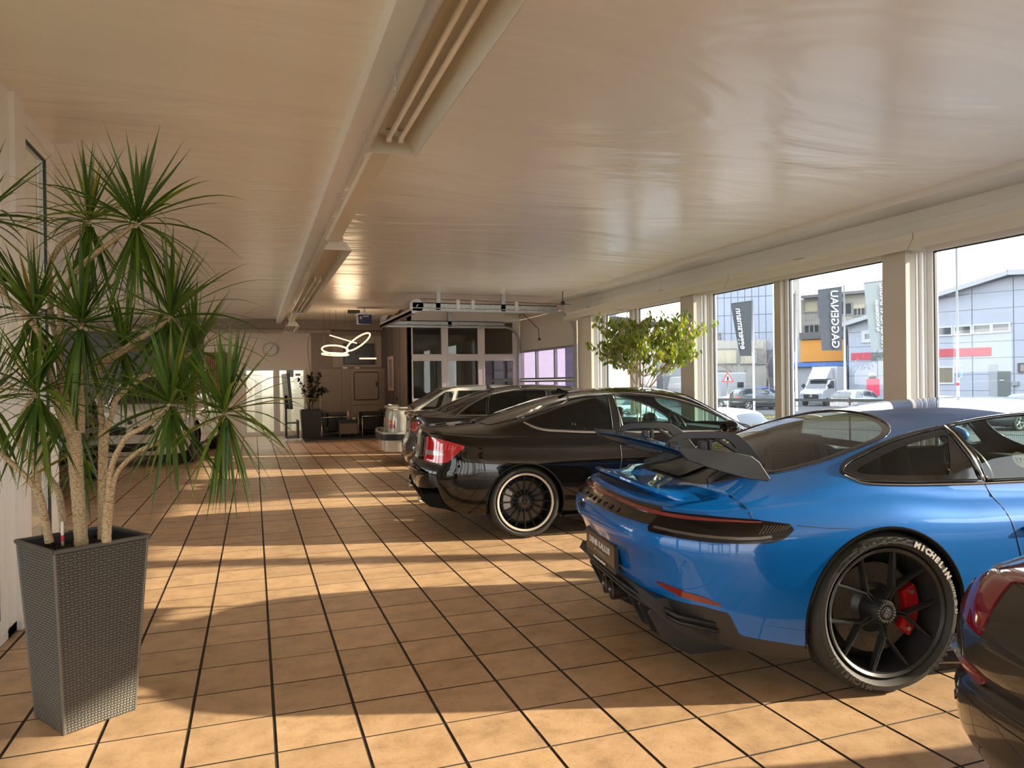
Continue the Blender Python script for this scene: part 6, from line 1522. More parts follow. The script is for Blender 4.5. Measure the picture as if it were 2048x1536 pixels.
trunk([(128,1065,9,3.2),(118,990,8,3.22),(112,975,8,3.22),(96,950,7,3.24),(84,905,6,3.26),(120,850,5,3.3),(143,815,4,3.3)])
# heads
LEAFC=[(.034,.082,.012),(.055,.115,.014),(.095,.165,.018)]
def leaf_mat(i,c):
    m=bpy.data.materials.new('leaf_green_%d'%i); m.use_nodes=True; n=m.node_tree; b=n.nodes['Principled BSDF']
    b.inputs['Base Color'].default_value=(*c,1); b.inputs['Roughness'].default_value=.36
    o=[x for x in n.nodes if x.type=='OUTPUT_MATERIAL'][0]; t=n.nodes.new('ShaderNodeBsdfTranslucent'); t.inputs[0].default_value=(c[0]*2.6,c[1]*2.2,c[2]*1.2,1); x=n.nodes.new('ShaderNodeMixShader'); x.inputs[0].default_value=.3
    n.links.new(b.outputs[0],x.inputs[1]); n.links.new(t.outputs[0],x.inputs[2]); n.links.new(x.outputs[0],o.inputs[0]); return m
LM=[leaf_mat(i,c) for i,c in enumerate(LEAFC)]+[leaf_mat(3,(.26,.22,.03))]
heads=[(178,441,3.2,1.0,50,0),(274,444,3.02,1.1,58,0),(163,646,3.0,1.12,60,0),(341,632,3.1,1.12,62,0),(69,632,3.0,.95,46,0),(74,785,2.96,1.05,52,0),(341,807,2.92,1.05,56,0),(452,824,2.9,1.05,60,0),
 (391,698,3.36,1.0,46,1),(247,696,3.3,.95,40,1),(143,815,3.3,.95,40,1),(-40,435,2.94,1.1,44,1),(-22,800,2.93,1.0,34,1),(160,900,3.35,.8,26,1)]
rnd=random.Random(11); stuff=MB(); ind=0
def leaf_geo(az,el,L,w,droop,tw):
    "strip leaf as verts/faces"
    d=Vector((math.cos(az)*math.cos(el),math.sin(az)*math.cos(el),math.sin(el))); p=Vector((0,0,0))+d*.012; vs=[];fs=[]; n=8; st=L/n
    for i in range(n+1):
        t=i/n; side=d.cross(Vector((0,0,1)))
        if side.length<.05: side=Vector((math.cos(tw),math.sin(tw),0))
        side.normalize(); up=side.cross(d); side=side*math.cos(tw*.4)+up*math.sin(tw*.4); nrm_=side.cross(d)
        ww=w*(math.sin(PI*min(1,(t*.85+.15)))**.65)*(1-t**3)*.5+.0004
        vs+=[p-side*ww+nrm_*ww*.35,p,p+side*ww+nrm_*ww*.35]
        if i<n: k=i*3; fs+=[(k,k+1,k+4,k+3),(k+1,k+2,k+5,k+4)]
        d=(d+Vector((0,0,-1))*droop*st/L*(t+.15)*(1.25-abs(d.z))).normalized(); p=p+d*st
    return vs,fs
for hi,(px,py,D_,sc_,nl,back) in enumerate(heads):
    c=at(px,py,D=D_)-ORG
    nl=int(nl*1.4)
    for k in range(nl):
        f=k/nl; az=k*2.39996+rnd.uniform(-.25,.25)
        # inner young leaves stand up, the old ones hang
        if f<.30: el=rnd.uniform(.75,1.45); L=rnd.uniform(.22,.36)*sc_; dr=rnd.uniform(.05,.5)
        elif f<.55: el=rnd.uniform(.05,.75); L=rnd.uniform(.30,.42)*sc_; dr=rnd.uniform(.6,2.0)
        elif f<.66: el=rnd.uniform(-.5,.1); L=rnd.uniform(.30,.42)*sc_; dr=rnd.uniform(.8,2.4)
        else: el=rnd.uniform(-1.5,-.75); L=rnd.uniform(.26,.42)*sc_; dr=rnd.uniform(.3,1.2)
        w=rnd.uniform(.012,.022)*(1 if rnd.random()<.75 else .6)
        vs,fs=leaf_geo(az,el,L,w,dr,rnd.uniform(-1.2,1.2))
        o_=Vector((rnd.uniform(-.008,.008),rnd.uniform(-.008,.008),.02-.05*f))
        mi=3 if rnd.random()<.035 else rnd.choice((0,0,1,1,2))
        vs=[v+c+o_ for v in vs]
        if not back and ind<300 and rnd.random()<.55:
            q=MB().add(vs,fs); q.build('leaf',LM[mi],DT,smooth=True); ind+=1
        else: stuff.add(vs,fs,mi)
stuff.build('foliage',LM,DT,smooth=True,kind='stuff')
# =================== leafy tree at the window ===================
fx=empty('weeping_fig',(4.72,8.22,0),label='slim leafy fig tree in front of the windows behind the black coupe',cat='plant')
m=MB(); m.lathe([(0,.001),(0,.17),(.38,.21),(.40,.22),(.40,.20),(.36,.19),(.36,.001)],28,'z'); fx.scale=(.90,.90,.93); fp=m.build('plant_pot',mat('pot_grey',(.12,.11,.10),.5),None,smooth=35,loc=(4.72,8.22,.0),label='grey round pot of the fig tree hidden behind the black coupe',cat='pot')
rn=random.Random(21); st_=MB(); fo=MB(); tips=[]
FB=mat('fig_bark',(.55,.42,.27),.75,var=.3,vscale=30)
def branch(p,d,L,r,lev):
    pts=[p]; n=6
    for i in range(n):
        d=(d+Vector((rn.uniform(-.16,.16),rn.uniform(-.16,.16),rn.uniform(-.05,.10)))).normalized(); p=p+d*L/n; pts.append(p)
        if lev<3 and i>=(2 if lev==0 else 1) and rn.random()<(.95 if lev else 1.):
            for _ in range(2 if lev==0 else (2 if lev==1 else 1)):
                a=rn.uniform(0,2*PI); sd_=(d*.55+Vector((math.cos(a),math.sin(a),rn.uniform(-.1,.5)))*.75).normalized(); branch(p,sd_,L*rn.uniform(.42,.62),r*.5,lev+1)
        if lev>=2: tips.append((p,d))
    st_.tube(pts,[r*(1-.5*i/n) for i in range(n+1)],6 if lev<2 else 4,cap=False)
for k in range(5):
    a=2*PI*k/5; branch(Vector((.05*math.cos(a),.05*math.sin(a),.36)),Vector((.05*math.cos(a+1),.05*math.sin(a+1),1)),1.05,.017,9)
TOPS=[Vector((.06*math.cos(2*PI*k/5),.06*math.sin(2*PI*k/5),1.35)) for k in range(5)]
tips.clear()
for k,t in enumerate(TOPS):
    a=2*PI*k/5+.4; branch(t,Vector((.6*math.cos(a),.6*math.sin(a),1)).normalized(),.72,.012,0)
for k in range(4):
    a=2*PI*k/4; branch(Vector((0,0,1.55)),Vector((math.cos(a),math.sin(a),.35)).normalized(),.50,.009,1)
st_.build('branches',FB,fx,smooth=True,kind='stuff')
FL=[leaf_mat(4,(.16,.24,.015)),leaf_mat(5,(.30,.34,.03)),leaf_mat(6,(.07,.15,.012))]
for p,d in tips:
    for _ in range(1 if rn.random()<.26 else 0):
        a=rn.uniform(0,2*PI); q=p+Vector((rn.uniform(-.02,.02),rn.uniform(-.02,.02),0)); dd=(Vector((math.cos(a)*.6,math.sin(a)*.6,-1))).normalized(); s=dd.cross(Vector((math.cos(a+1.3),math.sin(a+1.3),.2))).normalized(); L=rn.uniform(.05,.085); w=L*.22
        fo.add([q,q+dd*L*.35+s*w,q+dd*L*.7+s*w*.7,q+dd*L,q+dd*L*.7-s*w*.7,q+dd*L*.35-s*w],[(0,1,2,3,4,5)],rn.choice((0,0,1,2)))
fo.build('foliage',FL,fx,kind='stuff')
# =================== outside ===================
GZ=-1.0
ASPH=mat('asphalt',(0.081,0.081,0.084),.9,var=.25,vscale=.6,bump=.3,bscale=40)
MB().box(XW+.2,190,-120,170,GZ-.3,GZ).box(-150,XW+.2,YB+3,170,GZ-.3,GZ).box(-150,-7.6,-120,YB+3,GZ-.3,GZ).box(-7.6,XW+.2,-120,YN-1.7,GZ-.3,GZ).build('ground',ASPH,kind='structure')
BOUNCE_PAVE=mat('bounce_paving',(.26,.25,.23),.8,var=.1,vscale=1.)
MB().box(XW+.25,12.6,-60,60,GZ-.05,GZ+.012).build('ground_bounce_paving',BOUNCE_PAVE,kind='structure')  # unseen paving added to bounce daylight up onto the ceiling
MB().box(-30,XW+.2,-45,YN-1.75,GZ-.05,-.06).box(-30,-7.7,YN-1.7,YB+3,GZ-.05,-.06).build('ground_bounce_yard',mat('bounce_yard',(.66,.61,.52),.8),kind='structure')  # unseen pale ground added left and behind to throw daylight indoors
def mono(px,D): p=at(px,760,D=D); return Vector((p.x,p.y,GZ))
class Facade:
    def __init__(s,name,px1,D1,px2,D2,label,cat='building'):
        a,b=mono(px1,D1),mono(px2,D2); s.A=a; s.t=(b-a).normalized(); s.n=Vector((s.t.y,-s.t.x,0))
        if s.n.dot(CAMP-a)<0: s.n=-s.n
        s.o=empty(name,(0,0,0),label=label,cat=cat); s.o.matrix_world=basis(a,s.t,-s.n,Vector((0,0,1)))
    def uz(s,px,py):
        r=ray(px,py); k=(s.A-CAMP).dot(s.n)/r.dot(s.n); p=CAMP+r*k; return (p-s.A).dot(s.t),p.z-GZ
    def rect(s,px0,py0,px1,py1):
        u0,_=s.uz(px0,(py0+py1)/2); u1,_=s.uz(px1,(py0+py1)/2); m=(px0+px1)/2; _,z1=s.uz(m,py0); _,z0=s.uz(m,py1); return u0,u1,z0,z1
    def slab(s,name,r,d0,d1,mt,parent=None,label=None,**k):
        "box r=(u0,u1,z0,z1) from depth d0 to d1 (positive = towards the viewer)"
        return MB().box(r[0],r[1],-d1,-d0,r[2],r[3]).build(name,mt,parent or s.o,label=label,**k)
    def window(s,r,fm,gm,bars=0,f=.12,sill=True):
        w=MB(); u0,u1,z0,z1=r; w.box(u0-f,u0,-.12,.05,z0-f,z1+f).box(u1,u1+f,-.12,.05,z0-f,z1+f).box(u0,u1,-.12,.05,z1,z1+f).box(u0,u1,-.12,.05,z0-f,z0)
        for i in range(1,bars+1): x=u0+(u1-u0)*i/(bars+1); w.box(x-f/2,x+f/2,-.10,.05,z0,z1)
        o=w.build('window',fm,s.o); MB().box(u0,u1,-.04,-.02,z0,z1).build('pane',gm,o); 
        return o
WG=mat('far_window_glass',(.035,.045,.055),.08,spec=1.); WFR=mat('far_window_frame',(0.343,0.356,0.374),.5)
# --- right gabled building of pale blue panels
RB=Facade('gabled_building',1700,61.7,2020,53.4,'pale blue panelled hall with a shallow gable and a red stripe, right of the flags')
PAN=mat('pale_blue_panel',(0.249,0.274,0.325),.55,var=.06,vscale=.4); SOF=mat('roof_edge_grey',(0.262,0.274,0.294),.5); 
u_ap,z_ap=RB.uz(2020,551); u_l,z_l=RB.uz(1697,652); 
z_r=z_ap-(z_ap-z_l)*.12
m=MB(); m.prism([(u_l,0),(u_ap+22,0),(u_ap+22,z_r-1.2),(u_ap,z_ap),(u_l,z_l)],0.02,14,'y'); m.build('wall',mat('panel_joint_grey',(0.150,0.168,0.200),.7),RB.o)
m=MB(); 
for a,b in(((u_l-.6,z_l-.12),(u_ap,z_ap+.03)),((u_ap,z_ap+.03),(u_ap+23,z_r-1.2))): m.bar((a[0],-.35,a[1]+.12),(b[0],-.35,b[1]+.12),.9,.34,up=(0,0,1)); 
m.build('roof_edge',SOF,RB.o)
m=MB(); m.add([(u_l-.6,-.7,z_l+.15),(u_ap,-.7,z_ap+.35),(u_ap,14,z_ap+.35),(u_l-.6,14,z_l+.15),(u_ap+23,-.7,z_r-.9),(u_ap+23,14,z_r-.9)],[(0,1,2,3),(1,4,5,2)]); m.build('roof',SOF,RB.o)
# panels (rows recessed joints)
colsx=[RB.uz(x,700)[0] for x in(1697,1755,1812,1862,1945,2028,2110)]+[u_ap+12,u_ap+22]
rowh=1.22
def roofz(u): return z_l+(z_ap-z_l)*(u-u_l)/(u_ap-u_l) if u<u_ap else z_ap-(u-u_ap)*(z_ap-z_r+1.2)/22
for a,b in zip(colsx[:-1],colsx[1:]):
    z=0
    while True:
        z1=z+rowh; top=min(roofz(a),roofz(b))
        if z>=max(roofz(a),roofz(b))-.05: break
        ja,jb=a+.03,b-.03; za,zb_=min(z1-.03,roofz(a)-.05),min(z1-.03,roofz(b)-.05)
        if za<=z+.02 or zb_<=z+.02:
            # cut corner: triangle-like piece
            za=max(za,z+.02); zb_=max(zb_,z+.02)
        m=MB(); vs=[(ja,-.03,z),(jb,-.03,z),(jb,-.03,zb_),(ja,-.03,za),(ja,.03,z),(jb,.03,z),(jb,.03,zb_),(ja,.03,za)]
        m.add(vs,[(0,1,2,3),(7,6,5,4),(0,4,5,1),(1,5,6,2),(2,6,7,3),(3,7,4,0)]); m.build('panel',PAN,RB.o); z=z1
for x0,x1 in((1875,1903),(1911,1941),(1949,1980),(1987,2018)): 
    yl=656-(x0-1875)*.068; r=RB.rect(x0,yl,x1,yl+13.5); RB.window(r,WFR,WG)
RB.window(RB.rect(1846,657,1856,671),WFR,WG); RB.window(RB.rect(1731,668,1742,678),WFR,WG,f=.3)
RB.window(RB.rect(1876,736,1906,765),WFR,mat('far_window_warm',(.10,.085,.06),.2))
STR=mat('red_stripe',(0.312,0.044,0.062),.6); 
RB.slab('red_stripe',RB.rect(1865,696.5,1983,713),.03,.07,STR); RB.slab('red_stripe',RB.rect(1703,705.5,1743,720),.03,.07,STR); RB.slab('green_stripe',RB.rect(1743,703,1865,719),.03,.07,mat('stripe_dark_green',(.07,.09,.09),.6))
dr_=RB.rect(1996,742,2021,796); RB.slab('door',dr_,.03,.10,mat('far_door_grey',(.07,.085,.085),.35)); RB.slab('door_reveal',(dr_[0]-.55,dr_[0],0,dr_[3]+.5),.03,.06,mat('reveal_grey',(0.201,0.215,0.235),.6)); RB.slab('door_handle',(dr_[0]+.15,dr_[0]+.4,1.95,2.0),.1,.16,ALU)
RB.slab('side_door',(RB.uz(1847,740)[0],RB.uz(1858,740)[0],.1,2.9),.03,.08,mat('far_door_green',(.10,.11,.08),.4)); RB.slab('canopy',RB.rect(1846,721,1860,726),.03,.5,STR)
RB.slab('letter_box',RB.rect(2026,763,2038,771),.03,.25,mat('letterbox',(.15,.17,.18),.4)); RB.slab('house_sign',RB.rect(1738,745,1752,765),.03,.06,mat('sign_white',(0.374,0.387,0.405),.5))
RB.window(RB.rect(2040,729,2056,742),mat('dark_frame',(.05,.05,.05),.5),WG)
# hedge strip by its foot
m=MB(); rn=random.Random(8)
a=RB.uz(1915,790)[0]
for i in range(420): 
    x=a+rn.uniform(0,6.5); y=-rn.uniform(.2,1.0); z=rn.uniform(0,.55); s=rn.uniform(.05,.12); m.add([(x,y,z),(x+s,y,z+s*.3),(x+s*.3,y+s,z+s),(x-s*.4,y,z+s)],[(0,1,2,3)])
hd=m.build('hedge',mat('hedge_dry',(.14,.12,.06),.9),None,label='low dry hedge at the foot of the pale blue hall',cat='hedge',kind='stuff'); hd.matrix_world=RB.o.matrix_world.copy()
# --- orange/blue shop building between
OB=Facade('shop_building',1560,70,1700,66,'low white building with an orange sign panel and blue band behind the truck')
OB.slab('wall',(OB.uz(1550,740)[0],OB.uz(1700,740)[0],0,OB.rect(1600,668,1700,734)[3]-.2),-9,0,mat('shop_wall_white',(0.262,0.274,0.294),.6))
OB.slab('orange_sign',OB.rect(1604,679,1694,723),.05,.6,mat('sign_orange',(0.387,0.163,0.021),.6)); OB.slab('black_fascia',OB.rect(1604,664,1694,678),.0,.8,mat('fascia_black',(.045,.045,.05),.5)); OB.slab('blue_band',OB.rect(1556,724.5,1716,733),.05,.5,mat('band_blue',(0.044,0.118,0.343),.5))
OB.slab('brown_sign',OB.rect(1684,733,1716,738),.05,.4,mat('sign_brown',(.20,.07,.04),.5))
OB.slab('pale_fascia',OB.rect(1640,737,1716,741),.05,.7,mat('fascia_pale',(0.312,0.325,0.343),.5));  # fascia board in one even pale grey
OB.slab('shop_window',OB.rect(1668,742,1714,783),.02,.06,WG); OB.slab('shop_window',OB.rect(1576,745,1592,755),.02,.06,WG); OB.slab('shop_door',OB.rect(1577,759,1592,783),.02,.06,WG)
m=MB(); u0,u1,z0,z1=OB.rect(1574,742,1594,785)
for a,b,c,d in((u0,u0+.15,z0,z1),(u1-.15,u1,z0,z1),(u0,u1,z1-.12,z1),(u0,u1,(z0+z1)*.62,(z0+z1)*.62+.12)): m.box(a,b,-.12,0,c,d)
m.build('door_frame',WFR,OB.o)
# glazed corner roof between
GB=Facade('annex_building',1660,64.9,1712,64.2,'dark glazed annex roof between the orange sign and the pale blue hall'); GB.slab('glass_roof',GB.rect(1690,650,1696.5,722),-.3,0,mat('annex_dark',(.05,.055,.06),.3))
for x in(1690,1694): GB.slab('glazing_bar',GB.rect(x,690,x+1.2,722),.0,.06,WFR)
# --- pale office building behind
PB=Facade('office_building',1550,92,1740,84,'sunlit cream office block with ribbon windows behind the flags')
CRM=mat('cream_cladding',(0.312,0.299,0.262),.6); 
PB.slab('wall',(PB.uz(1600,660)[0],PB.uz(1745,660)[0],0,PB.rect(1610,592,1745,700)[3]),-14,0,CRM)
PB.slab('roof_slab',PB.rect(1608,586,1748,592),-14,1.0,mat('roof_slab_grey',(0.148,0.154,0.161),.6)); 
for (x0,y0,x1,y1,bars,mt) in((1610,603,1637,623,0,mat('sun_blind_cream',(0.412,0.374,0.262),.6)),(1638,606,1688,630,2,WG),(1692,607,1703,628,0,WG),(1708,617,1730,630,2,WG),(1610,651,1638,668,2,WG),(1640,652,1690,672,2,WG)):
    PB.window(PB.rect(x0,y0,x1,y1),mat('office_frame',(0.219,0.225,0.225),.5),mt,bars,f=.14)
PB.slab('sun_blind',PB.rect(1708,609,1730,617),.05,.15,mat('sun_blind_cream',(0.412,0.374,0.262),.6))
for z_ in(624,640,674): PB.slab('cladding_joint',PB.rect(1602,z_,1640,z_+.7),.0,.02,mat('joint_grey',(.25,.25,.24),.7))
for i in range(7): PB.slab('cladding_joint',PB.rect(1612+i*6,625,1612.6+i*6,648),.0,.02,mat('joint_grey',(.25,.25,.24),.7))
# tower corner (cream) right of the blue grid face
TB=Facade('stair_tower',1549,80,1602,78.5,'cream clad stair tower at the corner of the panelled office block')
TB.slab('wall',(TB.uz(1549,660)[0],TB.uz(1600,660)[0],0,30),-.6,0,CRM)
u0,u1=TB.uz(1548,660)[0],TB.uz(1598,660)[0]
for i in range(4):
    for j in range(11): TB.slab('cladding_panel',(u0+(u1-u0)*i/4+.03,u0+(u1-u0)*(i+1)/4-.03,j*1.6+.03,j*1.6+1.57),.0,.05,CRM)
for y0 in(600,655,700): TB.window(TB.rect(1572,y0,1586,y0+18),mat('office_frame',(0.219,0.225,0.225),.5),WG,0)
TB.window(TB.rect(1570,560,1584,568),mat('office_frame',(0.219,0.225,0.225),.5),WG,0)
# --- big panelled block, bluish grid face
GBk=Facade('panelled_building',1150,85,1546,78,'tall office block with a bluish grid of square wall panels behind the dark flag')
BLP=mat('blue_grey_panel',(0.206,0.237,0.294),.45,var=.10,vscale=.15)
uL,uR=GBk.uz(1376,640)[0],GBk.uz(1546,640)[0]; 
GBk.slab('wall',(uL,uR,0,26),-12,-.02,mat('joint_blue_grey',(0.106,0.125,0.163),.6))
pw=GBk.uz(1440,640)[0]-GBk.uz(1426.5,640)[0]
nx_=int((uR-uL)/pw); 
for i in range(nx_):
    a=uR-(i+1)*pw; 
    for j in range(11):
        z0=5.3+j*1.95
        GBk.slab('wall_panel',(a+.03,a+pw-.03,z0+.03,z0+1.92),-.02,.04,BLP)
# lower cream volume with blinds
r=GBk.rect(1395,683,1532,726); GBk.slab('lower_volume',(r[0],r[1],r[2]-3.0,r[3]),0,2.2,CRM)
Ws=[(1425,700,1474,727),(1483,700,1512,727)]
for q in Ws: 
    rr_=GBk.rect(*q); w=GBk.window(rr_,mat('office_frame',(0.219,0.225,0.225),.5),mat('sun_blind_cream',(0.412,0.374,0.262),.6),0,f=.1); w.location=(0,-2.25,0)
rr_=GBk.rect(1512,700,1528,727); w=GBk.window(rr_,mat('office_frame',(0.219,0.225,0.225),.5),WG,0,f=.1); w.location=(0,-2.25,0)
r0=GBk.rect(1380,750,1546,790); GBk.slab('ground_floor',(r0[0],r0[1],0,r0[3]-.3),0,.8,mat('ground_floor_grey',(0.201,0.208,0.215),.6))
for q in((1404,752,1424,775),(1438,752,1482,775),(1486,752,1506,785),(1510,752,1527,775)): w=GBk.window(GBk.rect(*q),WFR,mat('garage_dark',(.10,.11,.12),.4),0,f=.08); w.location=(0,-.85,0)
GBk.window(GBk.rect(1434,666,1443,680),mat('office_frame',(0.219,0.225,0.225),.5),WG,0)
# --- lower white block left, behind the fig tree
WB=Facade('white_block',1180,78,1376,76,'long white tiled low block seen behind the fig tree')
TW=mat('white_tile_cladding',(0.287,0.294,0.306),.5)
uL,uR=WB.uz(1215,700)[0],WB.uz(1376,700)[0]; zt=WB.uz(1300,690)[1]
WB.slab('wall',(uL,uR,0,zt-.1),-14,-.02,mat('joint_blue_grey',(0.106,0.125,0.163),.6))
n1=int((uR-uL)/2.0)+1
for i in range(n1):
    for j in range(4):
        z0=zt-(j+1)*1.85
        if z0<0 : continue
        WB.slab('wall_tile',(uL+i*2.0+.03,min(uR,uL+(i+1)*2.0)-.03,z0+.03,z0+1.82),-.02,.04,TW)
WB.slab('roller_door',WB.rect(1298,752,1326,790),.05,.1,mat('garage_dark',(.10,.11,.12),.4)); WB.slab('roller_door',WB.rect(1330,752,1362,790),.05,.1,mat('garage_pale',(0.175,0.187,0.201),.4))
# bluish house far left with a brown window
LBk=Facade('corner_building',1150,66,1215,64,'grey building with a brown glazed stairwell at the far left of the street view')
LBk.slab('wall',(LBk.uz(1130,700)[0],LBk.uz(1213,700)[0],0,LBk.uz(1200,664)[1]),-10,0,mat('corner_wall',(0.219,0.237,0.281),.5)); LBk.slab('roof_slab',LBk.rect(1130,636,1260,641),-12,2.5,mat('roof_slab_grey',(0.148,0.154,0.161),.6))
LBk.window(LBk.rect(1192,730,1210,800),mat('brown_frame',(.05,.04,.03),.5),mat('amber_glass',(.22,.13,.035),.3),1,f=.15); LBk.window(LBk.rect(1194,692,1210,726),mat('brown_frame',(.05,.04,.03),.5),WG,1,f=.15)
# --- flags on poles
POLE=mat('flag_pole_white',(0.387,0.387,0.399),.35)
def flag(px,ptop,pbot,D,fl,fr,ft,fb,col,txt,label,skew=0,tsize=.5,tpos=.35,small=None,zs_=1.):
    base=mono(px,D); r0=at(px,ptop,D=D); t=empty('flag_pole',tuple(base),label=label,cat='flag')
    h=r0.z-GZ; MB().tube([(0,0,0),(0,0,h*.5),(0,0,h)],[.09,.075,.05],10).build('pole',POLE,t,smooth=True)
    def loc(x,y): return at(x,y,D=D)-base
    m=MB(); n=14; k=8; vs=[];fs=[]
    for i in range(n+1):
        v=i/n
        for j in range(k+1):
            u=j/k; x=(fl+skew*v)*(1-u)+fr*u; y=(ft[0]*(1-u)+ft[1]*u)*(1-v)+fb*v; p=loc(x,y)+Fv*(.10*math.sin(u*5+v*3)*v*(1-u)); vs.append(p)
    for i in range(n):
        for j in range(k): fs.append((i*(k+1)+j,i*(k+1)+j+1,(i+1)*(k+1)+j+1,(i+1)*(k+1)+j))
    m.add(vs,fs); fo_=m.build('banner',col,t,smooth=True)
    a,b=loc(fl,ft[0]),loc(fr+2,ft[1]); MB().tube([a,b],.03,6).build('top_arm',mat('arm_dark',(.10,.10,.11),.4),t)
    def put(tx,size,tp,nm,xs=1.):
        v,f=text_geo(tx,size,.02,xs,bold=.012); x=(fl+skew*.5)*(1-tp)+fr*tp; c=loc(x,((ft[0]+ft[1])/2+fb)/2)-Fv*.16
        up=(loc(x,ft[0])-loc((fl+skew)*(1-tp)+fr*tp,fb)).normalized()
        tilt=(loc(fl*(1-tp)+fr*tp,ft[0])-loc((fl+skew)*(1-tp)+fr*tp,fb)).normalized()
        X=tilt; Z=Vector((Rv.x,Rv.y,0)).normalized() # reading upward, mirrored as seen from behind
        m=MB(); m.add([c+X*p[0]+Z*p[2]+Fv*p[1] for p in v],f); m.build(nm,mat('flag_letter_white',(0.437,0.437,0.449),.6),t,kind='stuff')
    if txt: put(txt,tsize,tpos,'flag_lettering')
    if small: put(small[0],small[1],small[2],'flag_small_lettering')
    return t
FG=mat('flag_grey',(0.058,0.062,0.074),.7); FD=mat('flag_dark',(0.043,0.051,0.055),.7); FP=mat('flag_pale_grey',(0.228,0.255,0.255),.7); FBL=mat('flag_blue',(0.094,0.125,0.328),.7)
flag(1507.5,600,822,52,1461,1503,(607,601),712,FD,'eggersmann','dark narrow flag reading eggersmann in mirror writing',skew=19,tsize=.62,tpos=.30)
m=None
flag(1690,570,806,50,1635,1684,(580,573),701,FG,'GAGGENAU','large dark grey flag reading GAGGENAU in mirror writing',skew=9,tsize=.72,tpos=.62)
flag(1781,550,806,50,1727,1776,(566,560),700,FP,'KÜCHENMAGIE','pale grey flag half hidden by the wide window pillar',skew=16,tsize=.62,tpos=.72,small=('by KOCHDESIGN',.28,.42))
fb=flag(1426,609,806,56,1395,1423,(614,612),715,FBL,None,'blue flag with an orange curve left of the mirror-written dark flag',skew=0)
p0=mono(1426,56)
def L_(x,y): return at(x,y,D=55.8)-p0
m=MB(); m.tube([L_(1412,650),L_(1418,660),L_(1421,676),L_(1420,692),L_(1413,701)],.07,6); m.build('orange_curve',mat('flag_orange',(.65,.16,.08),.6),fb,smooth=True); m=MB(); m.add([L_(1408,622),L_(1423,628),L_(1421,634),L_(1408,630)],[(0,1,2,3)]); m.build('cream_patch',mat('flag_cream',(.6,.58,.4),.6),fb)
m=MB(); m.add([L_(1396,700),L_(1422,712),L_(1422,724),L_(1396,724)],[(0,1,2,3)]); m.build('cream_foot',mat('flag_cream',(.6,.58,.4),.6),fb)
flag(1593,583,812,51,1567,1590,(590,588),703,mat('flag_slate',(0.125,0.133,0.140),.7),None,'dark grey flag without visible writing beside the thin window post',skew=0)
# --- signs
ws_=empty('warning_sign',tuple(mono(1454.5,42)),label='red-bordered triangular warning sign on a thin post',cat='sign')
b=mono(1454.5,42); c=at(1454.5,757,D=42)-b; MB().tube([(0,0,0),(0,0,c.z+.3)],.035,8).build('post',GALV,ws_,smooth=True)
def tri(r,d,mt,nm):
    X=Rv*1.0; X.z=0; X.normalize(); m=MB(); P=[c+X*(r*math.sin(a))+Vector((0,0,r*math.cos(a)))-Fv*d for a in(0,2*PI/3,4*PI/3)]; Q=[p+Fv*.02 for p in P]; m.add(P+Q,[(0,2,1),(3,4,5),(0,1,4,3),(1,2,5,4),(2,0,3,5)]); m.build(nm,mt,ws_)
tri(.40,.08,mat('sign_red',(.60,.03,.03),.5),'red_border'); tri(.28,.10,mat('sign_white',(0.374,0.387,0.405),.5),'white_field')
m=MB(); m.sphere(tuple(c-Fv*.12+Vector((0,0,.09))),.045,8,6); m.bar(c-Fv*.12+Vector((0,0,.04)),c-Fv*.12+Vector((0,0,-.10)),.10,.02,up=tuple(Fv)); m.build('pictogram',BLACK,ws_)
ss=empty('street_sign',tuple(mono(1440,55)),label='narrow street name sign above the caravan',cat='sign'); b=mono(1440,55); q=at(1440,743,D=55)-b
MB().box(-.02,.02,-.55,.55,q.z-.08,q.z+.08).build('plate',mat('street_sign_dark',(.12,.12,.11),.5),ss); ss.rotation_euler.z=-YAW+PI/2; MB().tube([(0,.5,0),(0,.5,q.z+.3)],.03,6).build('post',GALV,ss)
lp_=empty('lamp_post',tuple(mono(1915.5,36)),label='tall grey lamp post carrying a round blue cycle sign',cat='lamp post'); b=mono(1915.5,36)
MB().tube([(0,0,0),(0,0,4),(0,0,9.5)],[.075,.06,.045],12).build('post',mat('post_grey',(.28,.30,.32),.5),lp_,smooth=True)
q=at(1921.5,742,D=35.8)-b; X=(Vector((Rv.x,Rv.y,0)).normalized()*.72+Vector((Fv.x,Fv.y,0)).normalized()*.69).normalized(); N=X.cross(Vector((0,0,1))).normalized()
if N.dot(CAMP-b)<0: N=-N
for rad,off,mt,nm in((.32,0,mat('sign_white',(0.374,0.387,0.405),.5),'sign_rim'),(.28,.012,mat('sign_blue',(.02,.16,.55),.4),'blue_disc')):
    m=MB(); m.lathe([(-.01,.001),(-.01,rad),(.01,rad),(.01,.001)],28,'x'); m.xf(basis(q+N*off,N,X,Vector((0,0,1)))); m.build(nm,mt,lp_)
m=MB()
for dx in(-.11,.11): m.tube([q+N*.03+X*(dx+.075*math.cos(k*PI/6))+Vector((0,0,.075*math.sin(k*PI/6)-.03)) for k in range(12)],.012,4,closed=True)
for a_,b_ in(((-.11,-.03),(-.03,.09)),((-.03,.09),(.08,.08)),((.08,.08),(.11,-.03)),((-.03,.09),(.0,-.03)),((.0,-.03),(.08,.08)),((-.11,-.03),(0,-.03))): m.tube([q+N*.03+X*a_[0]+Vector((0,0,a_[1])),q+N*.03+X*b_[0]+Vector((0,0,b_[1]))],.011,4)
m.build('bicycle_pictogram',mat('sign_white',(0.374,0.387,0.405),.5),lp_)
m=MB(); m.tube([(0,0,at(1916,768,D=36).z-GZ-.06),(0,0,at(1916,768,D=36).z-GZ+.06)],.082,12); m.build('red_ring',mat('sign_red',(.6,.03,.03),.5),lp_)
